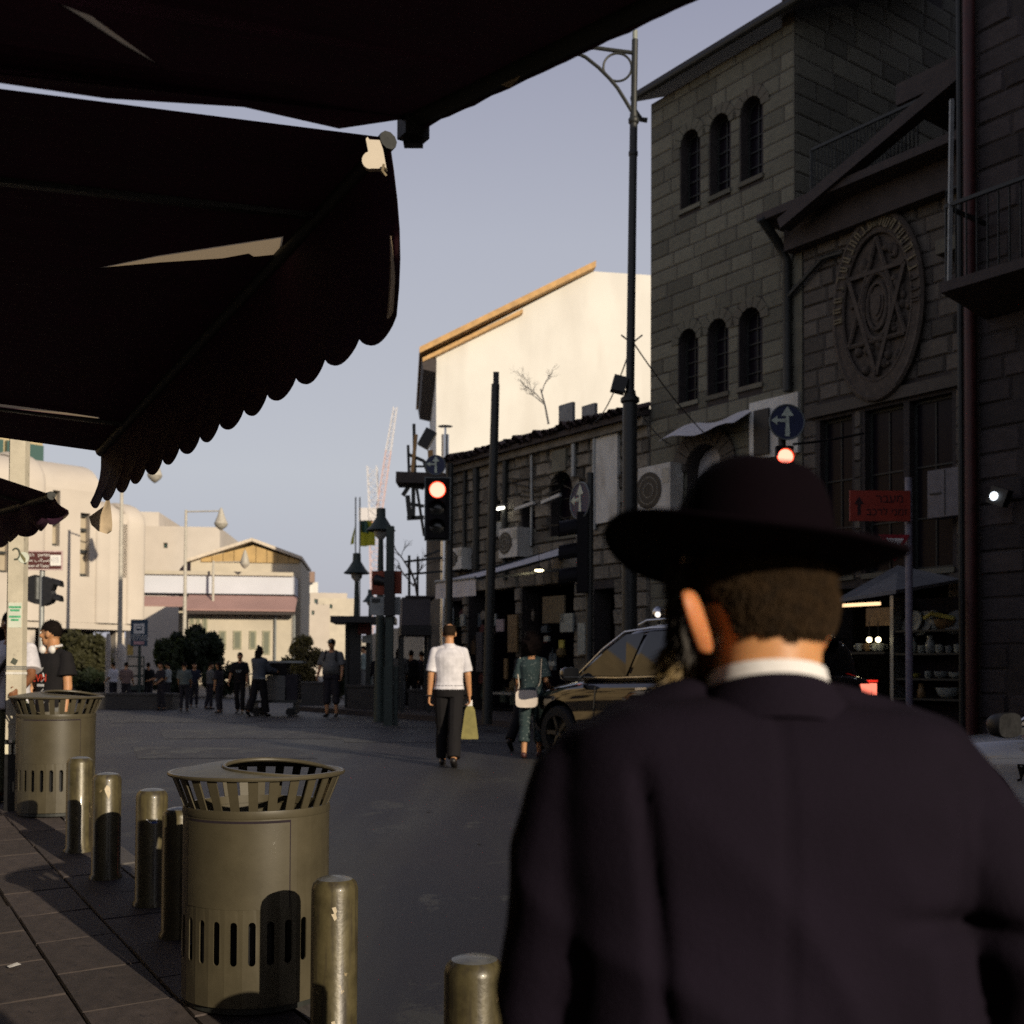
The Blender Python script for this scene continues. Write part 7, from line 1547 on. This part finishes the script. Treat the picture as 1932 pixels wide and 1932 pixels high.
for u, v0, v1, w_, lab in ((700, 1297, 1346, 90, 'long grey stone planter wall in front of the bus shelter'), (800, 1305, 1346, 60, 'grey stone planter wall at the foot of the old house'), (250, 1312, 1338, 150, 'low dark planter wall along the museum crossing'), (590, 1290, 1330, 60, 'short planter wall under the golden shrub')):
    p = G(u, v1); kk2 = p.y / FPX; h = P(u, v0, p.y).z - p.z; e = empty('planter', p, 0, lab, 'planter'); MB().box((0, .3, h / 2), (w_ * kk2, .6, h)).build('wall', mat('planter_stone', (.065, .06, .055), .85, .25, 3, .4, 30), e); MB().box((0, .3, h + .03), (w_ * kk2 + .06, .66, .06)).build('coping', mat('planter_stone', (.065, .06, .055), .85, .25, 3, .4, 30), e)
# ================================================================== trees and shrubs
def leafmat(name, a): return mat(name, a, .6, .45, 3, 0, 1, spec=.3, rand=0, trans=((a[0] * 1.6, a[1] * 1.8, a[2] * .8), .3))
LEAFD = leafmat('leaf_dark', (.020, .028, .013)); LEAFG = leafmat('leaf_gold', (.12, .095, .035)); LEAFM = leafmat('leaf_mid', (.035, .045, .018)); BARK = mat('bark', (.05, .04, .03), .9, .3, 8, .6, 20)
def tree(p, h, rx, ry, rz_, n, lm, label, cat='tree', name='tree', leaf=.16, trunk=.12, seed=1, z0=None, grp=None):
    rnd = random.Random(seed); e = empty(name, p, 0, label, cat, grp); m = MB(); zc = h - rz_
    m.tube([(0, 0, 0), (.03, 0, zc * .5), (0, .02, zc)], [trunk, trunk * .8, trunk * .5], 8); tips = []
    for k in range(9):
        a = rnd.uniform(0, 6.28); q = Vector((rx * .6 * math.cos(a), ry * .6 * math.sin(a), zc + rz_ * rnd.uniform(-.4, .7))); m.tube([(0, 0, zc * rnd.uniform(.5, 1)), q * .6 + Vector((0, 0, zc * .35)), q], [trunk * .4, trunk * .25, trunk * .08], 6); tips.append(q)
    m.build('trunk', BARK, e, True); cl = []
    for k in range(34):
        while True:
            q = Vector((rnd.uniform(-1, 1), rnd.uniform(-1, 1), rnd.uniform(-1, 1)))
            if .25 < q.length < 1: break
        cl.append((Vector((q.x * rx * .85, q.y * ry * .85, zc + q.z * rz_ * .85)), rnd.uniform(.18, .42)))
    m = MB()
    for k in range(n):
        c, r_ = rnd.choice(cl); d = Vector((rnd.gauss(0, 1), rnd.gauss(0, 1), rnd.gauss(0, 1))); d = d.normalized() * (rnd.random() ** .4) * r_ * min(rx, rz_) ; p_ = c + d
        a = Vector((rnd.gauss(0, 1), rnd.gauss(0, 1), rnd.gauss(0, .7))).normalized(); b = a.orthogonal().normalized(); s_ = leaf * rnd.uniform(.5, 1.2)
        i = len(m.v); m.v += [tuple(p_ - a * s_), tuple(p_ + b * s_ * .35), tuple(p_ + a * s_), tuple(p_ - b * s_ * .35)]; m.f.append((i, i + 1, i + 2, i + 3))
    m.build('crown', lm, e, False, None, None, False); return e
def treeat(u, vb, vt, w, n, lm, label, **k):
    p = G(u, vb); kk2 = p.y / FPX; h = P(u, vt, p.y).z - p.z; return tree(p, h, w * kk2 / 2, w * kk2 / 2, h * k.pop('f', .38), n, lm, label, **k)
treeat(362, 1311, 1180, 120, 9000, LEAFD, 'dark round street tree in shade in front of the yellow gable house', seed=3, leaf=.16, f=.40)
treeat(322, 1312, 1194, 70, 3600, LEAFM, 'smaller green tree crown left of the dark round tree', seed=9, leaf=.15, f=.42)
treeat(572, 1316, 1196, 84, 4600, LEAFG, 'golden shrub left of the bus shelter', cat='shrub', name='shrub', seed=4, leaf=.13, f=.45)
treeat(150, 1310, 1186, 110, 6200, leafmat('leaf_olive', (.05, .048, .02)), 'dim olive foliage before the museum arcade', seed=5, leaf=.17, f=.46)
for u, w, vt, sd, lab in ((420, 90, 1246, 6, 'low dark hedge shrub between the tree and the cart'), (640, 60, 1240, 8, 'low dark shrub behind the heavy man with the cap'), (335, 110, 1262, 12, 'low dark hedge shrub under the round tree'), (540, 90, 1262, 13, 'low dark hedge shrub behind the cart'), (250, 80, 1265, 14, 'low dark hedge shrub behind the bus stop sign'), (175, 80, 1262, 15, 'low dark hedge shrub left of the people by the museum')):
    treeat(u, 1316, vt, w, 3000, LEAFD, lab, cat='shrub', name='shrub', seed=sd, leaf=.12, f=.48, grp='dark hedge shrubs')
def bare(u0, v0, u1, v1, Y, label, seed, mt, n=26, th=.035):
    rnd = random.Random(seed); a = P(u0, v0, Y); e = empty('bare_tree', a, 0, label, 'tree'); m = MB()
    def br(p, d, L, r_, dep):
        q = p + d * L; m.tube([p, p.lerp(q, .5) + Vector((rnd.uniform(-.05, .05), 0, rnd.uniform(-.05, .05))), q], [r_, r_ * .8, r_ * .6], 5)
        if dep > 0:
            for _ in range(3): br(p.lerp(q, rnd.uniform(.4, 1)), (d + Vector((rnd.uniform(-.9, .9), rnd.uniform(-.5, .5), rnd.uniform(-.5, .6)))).normalized(), L * rnd.uniform(.45, .75), r_ * .55, dep - 1)
    b = P(u1, v1, Y); br(Vector((0, 0, 0)), (b - a).normalized(), (b - a).length * .6, th, 4); m.build('branches', mt, e); return e
bare(790, 1140, 755, 1010, 26.5, 'leafless twiggy tree beside the end of the old house', 2, BARK); 
bare(1035, 800, 1010, 690, 30, 'thin leafless branches against the white gable wall', 5, mat('pale_bark', (.50, .46, .38), .9), 30, .03)
for k, (u, v0, v1) in enumerate(((770, 1045, 1130), (795, 1040, 1120))): pass
a = P(742, 1130, 27); e = empty('aerial', (a.x, a.y, a.z - 2), 0, 'dark roof aerial frame with two crossbars at the end of the old house', 'aerial'); lo = Vector((a.x, a.y, a.z - 2)); q = lambda u, v: P(u, v, 27) - lo
for s_, t_, w_ in (((772, 1175), (772, 1048), .06), ((788, 1130), (788, 1050), .05), ((762, 1060), (835, 1052), .05), ((765, 1084), (835, 1078), .05), ((800, 1050), (830, 1038), .05)): MB().bar(q(*s_), q(*t_), w_).build('bar', DARKMETAL, e)
# ================================================================== crane and flags far off
CRW = mat('hazed_crane_white', (.62, .60, .60), .6); CRR = mat('hazed_crane_red', (.60, .44, .42), .6); CRO = mat('crane_orange', (.58, .32, .18), .6)  # paled crane paint: distance haze is put into the colours
Yc = 260; p = P(708, 1200, Yc); e = empty('tower_crane', (p.x, p.y, .2), 0, 'faint red and white tower crane far beyond the bell lamp', 'crane'); q = lambda u, v: P(u, v, Yc) - Vector((p.x, p.y, .2))
def lattice(a, b, w, mt, name, n, w2=None):
    m = MB(); w2 = w2 or w; d = (b - a); up = d.normalized(); sx = up.cross(Vector((0, 1, 0))).normalized(); sy = sx.cross(up); 
    c = [(-1, -1), (1, -1), (1, 1), (-1, 1)]
    for t0, t1 in ((k / n, (k + 1) / n) for k in range(n)):
        P0 = [a + d * t0 + (sx * x + sy * y) * (w + (w2 - w) * t0) / 2 for x, y in c]; P1 = [a + d * t1 + (sx * x + sy * y) * (w + (w2 - w) * t1) / 2 for x, y in c]
        for i in range(4): m.bar(P0[i], P1[i], .15); m.bar(P0[i], P1[(i + 1) % 4], .09); m.bar(P0[i], P0[(i + 1) % 4], .09)
    m.build(name, mt, e)
lattice(q(714, 1230), q(708, 1010), 2.6, CRR, 'mast', 14); lattice(q(708, 1010), q(702, 880), 2.2, CRW, 'upper_mast', 8); lattice(q(716, 960), q(733, 850), 1.4, CRR, 'jib', 7, 1.2); lattice(q(733, 850), q(746, 768), 1.2, CRW, 'jib_tip', 6, .8)
MB().box(q(698, 972), (5.0, 2, 3.2)).build('counterweight', CRW, e); MB().box(q(702, 986), (4, 2, .8)).build('machine_deck', CRO, e); MB().box(q(712, 1004), (5.5, 3, .5)).build('platform', CRO, e)
FLM = mat('flag_yellow_green', (.34, .33, .03), .7, .15, 2, trans=((.6, .58, .05), .4)); FLG = mat('flag_green', (.04, .10, .07), .7)
for u0, v0, u1, lab, wd in ((669, 938, 671, 'left yellow flag hanging limp on a thin pole', .25), (677, 938, 679, 'right yellow and green flag blown open on a thin pole', 1.0)):
    Yf_ = 70; p = P(u1, 1200, Yf_); e = empty('flag', (p.x, p.y, .26), 0, lab, 'flag', 'yellow flags on thin poles'); q = lambda u, v: P(u, v, Yf_) - Vector((p.x, p.y, .26))
    MB().tube([(0, 0, 0), q(u0 + 2, v0)], .05, 6).build('pole', GREYMETAL, e)
    m = MB()
    if wd > .5: m.sheet(lambda a, b: q(678 + 30 * a * (1 if b > .1 else .6), 988 + 42 * b - 6 * a * (1 - b)) + Vector((0, .3 * math.sin(a * 6), 0)), 10, 6); m2 = MB().sheet(lambda a, b: q(678 + 18 * a, 980 + 22 * b + 6 * a) + Vector((0, .3 * math.sin(a * 6) - .04, 0)), 6, 4); m2.build('flag_band', FLG, e)
    else: m.sheet(lambda a, b: q(669.5 - 8 * a * b + 1.5 * a, 965 + 62 * b + 2 * a) + Vector((0, .4 * math.sin(b * 5), 0)), 5, 8)
    m.build('flag_cloth', FLM, e, True)
# ================================================================== cart by the crossing
p = G(520, 1350); kk = p.y / FPX; e = empty('hand_cart', p, 0, 'dark hand cart loaded with crates beside the person in grey', 'cart'); MB().box((0, 0, .35), (1.15, .7, .07)).build('deck', DARKMETAL, e)
for sx in (-.4, .4):
    for sy in (-.28, .28): MB().tube([(sx, sy - .03, .1), (sx, sy + .03, .1)], .1, 14).build('wheel', RUB, e)
for sx in (-.5, .5): MB().box((sx, 0, .2), (.06, .5, .3)).build('leg', DARKMETAL, e)
MB().tube([(-.55, -.3, .38), (-.6, -.3, 1.0), (-.6, .3, 1.0), (-.55, .3, .38)], .02, 8).build('handle', DARKMETAL, e)
for k, (x, z, w_, h_, mt) in enumerate(((.05, .385, .5, .30, GREYC), (.05, .69, .45, .28, GREYC), (.42, .385, .3, .62, DARKC), (.05, .975, .5, .3, BLACKC), (.3, 1.3, .62, .05, PALEC))):
    if k < 4: tag(MB().box((0, 0, h_ / 2), (w_, .5, h_)).build('crate', mt, None, False, (p.x + x, p.y, p.z + z)), ('grey crate at the bottom of the cart load', 'grey crate in the middle of the cart load', 'tall dark box standing at the right end of the cart', 'black box on top of the cart load')[k], 'crate', 'boxes on the cart')
tag(MB().box((0, 0, .025), (.9, .5, .05)).build('tray', PALEC, None, False, (p.x + .24, p.y, p.z + 1.276)), 'pale flat tray on top of the boxes on the cart', 'tray')
# ================================================================== shop goods
SHW = mat('ware_pale', (.30, .33, .31), .35, .25, 12); SHG = mat('ware_yellow', (.40, .36, .08), .4); SHT = mat('ware_brown', (.20, .13, .06), .5, .3, 10)
GLW = glassmat('ware_glass', (.22, .24, .24), .1)
# kiosk front: lean-to roof, warm strip, shelves
KP = Pl(FP.w(0, 0, .9), -S)
kx0, kz0 = KP.hit(1600, 1138); kx1, _ = KP.hit(1822, 1330); zg = .38
kb = empty('shop_stall', KP.w((kx0 + kx1) / 2, zg), 0, 'dark shop stall with a pale canopy, warm strip light and glass shelves', 'stall')
a_ = FP.hit(1580, 1130, 1.9); b_ = FP.hit(1700, 1118, 1.9); c_ = FP.hit(1810, 1098, .1); d_ = FP.hit(1690, 1072, .1)
m = MB(); q = [P(1578, 1137, 15.6), P(1690, 1120, 15.0), FP.w(c_[0], c_[1], .05), FP.w(d_[0], d_[1], .05)]
m.add(q + [v_ + Vector((0, 0, .05)) for v_ in q], [(3, 2, 1, 0), (4, 5, 6, 7), (0, 1, 5, 4), (1, 2, 6, 5), (2, 3, 7, 6), (3, 0, 4, 7)]); wpart(m, 'canopy', mat('canopy_grey', (.20, .20, .20), .7, .15, 2), kb)
s0, s1_ = KP.hit(1682, 1150), KP.hit(1818, 1150); zl = [KP.hit(1750, v)[1] for v in (1188, 1232, 1280, 1318)]
for x in (s0[0], s1_[0]): m = MB(); pbox(m, KP, x - .03, x + .03, zg, KP.hit(1750, 1120)[1], -.5, 0); wpart(m, 'upright', GREYMETAL, kb)
for k, z in enumerate(zl): m = MB(); pbox(m, KP, s0[0] + .03, s1_[0] - .03, z - .03, z, -.45, -.02); wpart(m, 'shelf', DARKMETAL, kb)
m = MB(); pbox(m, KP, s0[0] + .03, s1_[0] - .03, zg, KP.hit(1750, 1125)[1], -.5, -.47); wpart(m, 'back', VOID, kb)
WARM = mat('warm_strip', (1, .7, .4), .5, 0, 1, emit=(1, .62, .32), estr=1.6)
l0 = KP.hit(1590, 1142, .3); l1 = KP.hit(1660, 1139, .3); wpart(MB().bar(KP.w(l0[0], (l0[1] + l1[1]) / 2, .3), KP.w(l1[0], (l0[1] + l1[1]) / 2, .3), .05), 'strip_light', WARM, kb)
m = MB(); pbox(m, KP, l0[0], l1[0], KP.hit(1625, 1180)[1], KP.hit(1625, 1146)[1], -.35, -.3); wpart(m, 'curtain', SHT, kb)
BULB = mat('warm_bulb', (1, .9, .6), .5, 0, 1, emit=(1, .84, .5), estr=6)
for u in (1640, 1657): p = KP.w(*KP.hit(u, 1207, .1), .1); wpart(MB().sphere(p, .042, 12, 8), 'bulb', BULB, kb, True); wpart(MB().tube([p + Vector((0, 0, .04)), p + Vector((0, 0, .3))], .008, 5), 'bulb_cord', BLACKP, kb)
rnd = random.Random(31)
def ware(kind, p, s_, label, mt):
    if kind == 'plate': me = MB().lathe([(.02, 0), (.10, .005), (.16, .03), (.155, .035), (.02, .012)], 20); rot = (R(70), 0, FP.rz + rnd.uniform(-.3, .3))
    elif kind == 'jug': me = MB().lathe([(.05, 0), (.07, .03), (.075, .12), (.045, .2), (.055, .25)], 16).tube([(.06, 0, .22), (.12, 0, .2), (.115, 0, .1), (.07, 0, .06)], .01, 6); rot = (0, 0, rnd.uniform(0, 6))
    elif kind == 'cup': me = MB().lathe([(.035, 0), (.05, .02), (.055, .11), (.05, .11), (.045, .02)], 16).tube([(.05, 0, .09), (.085, 0, .08), (.08, 0, .04), (.048, 0, .03)], .008, 6); rot = (0, 0, rnd.uniform(0, 6))
    else: me = MB().lathe([(.06, 0), (.12, .05), (.14, .12), (.13, .12), (.11, .05), (.04, .015)], 18); rot = (0, 0, 0)
    o = me.build(kind, mt, None, True, p, rot); o.scale = (s_, s_, s_); tag(o, label, kind, 'wares on the stall shelves')
rows_ = [(zl[0], [('plate', 1.35, SHW, 'tilted pale plate first from the left on the top stall shelf'), ('plate', 1.3, GLW, 'glassy plate second from the left on the top stall shelf'), ('jug', 1.2, SHW, 'pale jug in the middle of the top stall shelf'), ('bowl', 1.3, SHT, 'brownish bowl right of the jug on the top stall shelf'), ('plate', 1.2, GLW, 'glassy plate at the right end of the top stall shelf')]),
         (zl[1], [('jug', 1.0, SHW, 'pale jug at the left end of the second stall shelf'), ('cup', 1.1, SHW, 'pale cup beside the left jug on the second stall shelf'), ('jug', 1.1, GLW, 'glassy jug in the middle of the second stall shelf'), ('cup', 1.2, SHW, 'pale cup right of the glassy jug on the second shelf'), ('cup', 1.0, GLW, 'glassy cup second from the right on the second shelf'), ('cup', 1.2, SHW, 'pale cup at the right end of the second stall shelf')]),
         (zl[2], [('bowl', .6, SHG, 'small yellow bowl on the third stall shelf'), ('cup', 1.0, SHW, 'pale cup beside the yellow bowl on the third shelf'), ('bowl', .9, GLW, 'glassy bowl in the middle of the third stall shelf'), ('bowl', .8, SHW, 'pale bowl at the right of the third stall shelf')]),
         (zl[3], [('jug', .9, SHT, 'brown jug on the lowest stall shelf'), ('bowl', 1.4, SHW, 'large pale bowl on the lowest stall shelf')])]
for z, its in rows_:
    for k, (kd, s_, mt, lab) in enumerate(its):
        x = s0[0] + .15 + (s1_[0] - s0[0] - .3) * (k + .5) / len(its); ware(kd, KP.w(x, z + (.1 if kd == 'plate' else .0), -.22), s_, lab, mt)
x, z = KP.hit(1765, 1165); tag(MB().tube([KP.w(x - .25, z, -.1), KP.w(x - .1, z + .06, -.05), KP.w(x + .25, z - .02, -.1)], .035, 6).build('cloth_roll', SHG), 'yellow rolled cloth above the top stall shelf', 'cloth')
for u in (1615, 1630, 1645, 1655): x, z = KP.hit(u, 1228); ware('cup', KP.w(x, z, -.1), 1.1, {1615: 'pale cup leftmost under the two bulbs', 1630: 'brown cup second under the two bulbs', 1645: 'pale cup third under the two bulbs', 1655: 'glassy cup rightmost under the two bulbs'}[u], {1630: SHT, 1655: GLW}.get(u, SHW))
m = MB(); x0, z_ = KP.hit(1600, 1230); x1, _ = KP.hit(1672, 1230); pbox(m, KP, x0, x1, z_ - .04, z_ - .002, -.4, .05); wpart(m, 'counter', DARKMETAL, kb)
# goods hanging and standing in front of the old shops
for k, (u, v, w_, h_, mt, lab) in enumerate(((928, 1170, .38, .30, SHW, 'pale blue print hanging in the old shop doorway'), (944, 1180, .30, .30, mat('paper_pink', (.42, .33, .31), .7), 'pinkish poster hanging in the old shop doorway'), (968, 1195, .38, .9, SHT, 'brown board leaning at the right of the shop doorway'), (905, 1230, .25, 1.0, mat('cloth_dim', (.10, .09, .09), .8), 'grey cloth hanging beside the shop doorway'), (955, 1262, .12, .5, SHT, 'string of brown trinkets in the shop doorway'), (1045, 1150, .8, .62, mat('card_tan', (.15, .12, .075), .8), 'tan cardboard box high beside the shop lamp'), (1070, 1175, .45, .42, SHW, 'pale box below the tan cardboard box'), (1098, 1205, .25, .7, SHW, 'long pale cloth hanging right of the shop'), (1040, 1252, .32, .10, SHW, 'small pale tray in the right hand shop'), (1060, 1215, .16, .18, SHG, 'small yellowish plate hanging in the right hand shop'), (945, 1308, .9, .06, GREYMETAL, 'pale stool top before the old shop'), (1032, 1205, .18, .12, SHW, 'small pale card hanging in the right hand shop'), (850, 1165, .25, .5, SHW, 'pale notice under the awning valance'), (873, 1170, .18, .3, SHW, 'narrow pale notice under the awning valance'))):
    x, z = FP.hit(u, v, .15); tag(MB().box((0, 0, 0), (w_, .05, h_)).build('shop_ware', mt, None, False, FP.w(x, z, .15), (0, 0, FP.rz)), lab, 'ware', 'wares hung at the old shops')
SEENL = set(); rnd = random.Random(77); goods = (('dim brown', (.09, .06, .035)), ('dull red', (.10, .03, .025)), ('grey blue', (.07, .09, .10)), ('faded cream', (.17, .15, .12)), ('dark green', (.04, .055, .04)), ('ochre', (.14, .10, .04)))
for k in range(38):
    u = rnd.choice((rnd.uniform(886, 972), rnd.uniform(990, 1082))); v = rnd.uniform(1150, 1318); x, z = FP.hit(u, v, -.1 - rnd.uniform(0, .5)); nm, c_ = goods[k % 6]; m = MB(); kind = k % 4; h = rnd.uniform(.14, .4); w_ = rnd.uniform(.10, .26)
    if kind == 0: m.sheet(lambda a, b: (w_ * (a - .5) * (1 + .35 * b), .03 * math.sin(a * 9 + k) * (.4 + b), -h * b), 10, 5); lab = '%s scarf hanging in the old shop' % nm; cat = 'scarf'; m.tube([(-w_ / 2, 0, 0), (w_ / 2, 0, 0)], .012, 6)
    elif kind == 1: m.lathe([(w_ * .25, -h / 2), (w_ * .5, -h * .3), (w_ * .45, h * .1), (w_ * .2, h * .3), (w_ * .28, h * .4)], 14); lab = '%s vase in the old shop' % nm; cat = 'vase'
    elif kind == 2: m.loft([[Vector((sx * w_ * q / 2, sy * .06 * q, zz_)) for sx, sy in ((-1, -1), (1, -1), (1, 1), (-1, 1))] for q, zz_ in ((1.0, -h), (1.08, -h * .5), (.8, 0))]); m.tube([(-w_ * .25, 0, 0), (-.0, 0, .12), (w_ * .25, 0, 0)], .01, 5); lab = '%s bag hanging in the old shop' % nm; cat = 'bag'
    else: m.lathe([(.01, -.02), (w_ * .5, 0), (w_ * .52, .02), (.01, .03)], 18); lab = '%s plate hung up in the old shop' % nm; cat = 'plate'
    lab += ', %s doorway, %s' % ('left' if u < 980 else 'right', 'hung high' if v < 1210 else ('at mid height' if v < 1265 else 'near the ground'))
    if lab in SEENL: continue
    SEENL.add(lab)
    o = m.build({'scarf': 'scarf', 'vase': 'vase', 'bag': 'shop_bag', 'plate': 'wall_plate'}[cat], mat('goods_' + nm.replace(' ', '_'), c_, .7, .3, 14), None, kind != 2, FP.w(x, z, -.1 - .03 * (k % 5)), (R(80) if kind == 3 else 0, 0, FP.rz)); tag(o, lab, cat, 'goods crowding the old shops')

x, z = FP.hit(1017, 1075, 1.0); e = empty('hanging_lamp', FP.w(x, z, 1.0), 0, 'small warm lit lamp hanging under the grey shop awning', 'lamp'); MB().lathe([(.02, .08), (.12, .0), (.11, 0)], 16).build('shade', DARKMETAL, e); MB().sphere((0, 0, -.01), (.1, .1, .035), 14, 8).build('lamp', BULB, e, True); MB().tube([(0, 0, .08), (0, 0, .5)], .008, 5).build('cord', BLACKP, e)
# shiny bell above the dark car
x, z = FP.hit(1243, 1158, 2.2); e = empty('street_mirror', FP.w(x, z, 2.2), 0, 'round shiny lamp head on a thin arm above the black car roof', 'lamp'); MB().sphere((0, 0, 0), (.12, .12, .14), 16, 12).build('lamp_head', CHROME, e, True); MB().sphere((-.03, -.1, -.02), .05, 12, 8).build('lamp', mat('cool_lamp', (1, .95, .9), .4, 0, 1, emit=(1, .9, .78), estr=1.6), e, True); MB().tube([(0, 0, -.1), (.02, 0, -2.6), (.02, 0, .38 - z)], .03, 8).build('pole', DARKMETAL, e)
# ================================================================== crossing paint, litter on the ground
for k, (u0, u1, v, hv) in enumerate(((200, 560, 1357, 7), (480, 830, 1366, 7), (640, 960, 1392, 9), (300, 620, 1386, 9), (250, 560, 1421, 11))):
    a = G(u0, v - hv); b = G(u1, v - hv * .6); c = G(u1 + 40, v + hv); d = G(u0 + 10, v + hv); m = MB(); nu, nv_ = 24, 8
    for i in range(nu + 1):
        for j in range(nv_ + 1):
            q = a.lerp(b, i / nu).lerp(d.lerp(c, i / nu), j / nv_); m.v.append((q.x, q.y, groundz(q.x, q.y) + .005))
    m.f = [(i * (nv_ + 1) + j, (i + 1) * (nv_ + 1) + j, (i + 1) * (nv_ + 1) + j + 1, i * (nv_ + 1) + j + 1) for i in range(nu) for j in range(nv_)]; tag(m.build('road_marking', PAINT), None, None, None, 'structure')
SCR = mat('scrap_white', (.6, .58, .55), .8)
for u, v, lab in ((808, 1532, 'small white paper scrap on the asphalt between the bin and the man'), (903, 1592, 'tiny white scrap on the asphalt near the sleeve of the man'), (985, 1663, 'tiny white speck of litter just beside the black sleeve'), (26, 1513 + 314, 'small pale paper strip on the pavement in the lower left corner')):
    p = G(u, v); s_ = .022 if u > 100 else .03; m = MB().add([(-s_, -s_ * .6, 0), (s_, -s_ * .5, .004), (s_ * .8, s_ * .6, .010), (-s_ * .9, s_ * .5, .002)], [(0, 1, 2, 3)]); tag(m.build('paper_scrap', SCR, None, False, p + Vector((0, 0, .006 if u > 100 else .012)), (0, 0, u)), lab, 'litter', 'paper scraps on the ground')
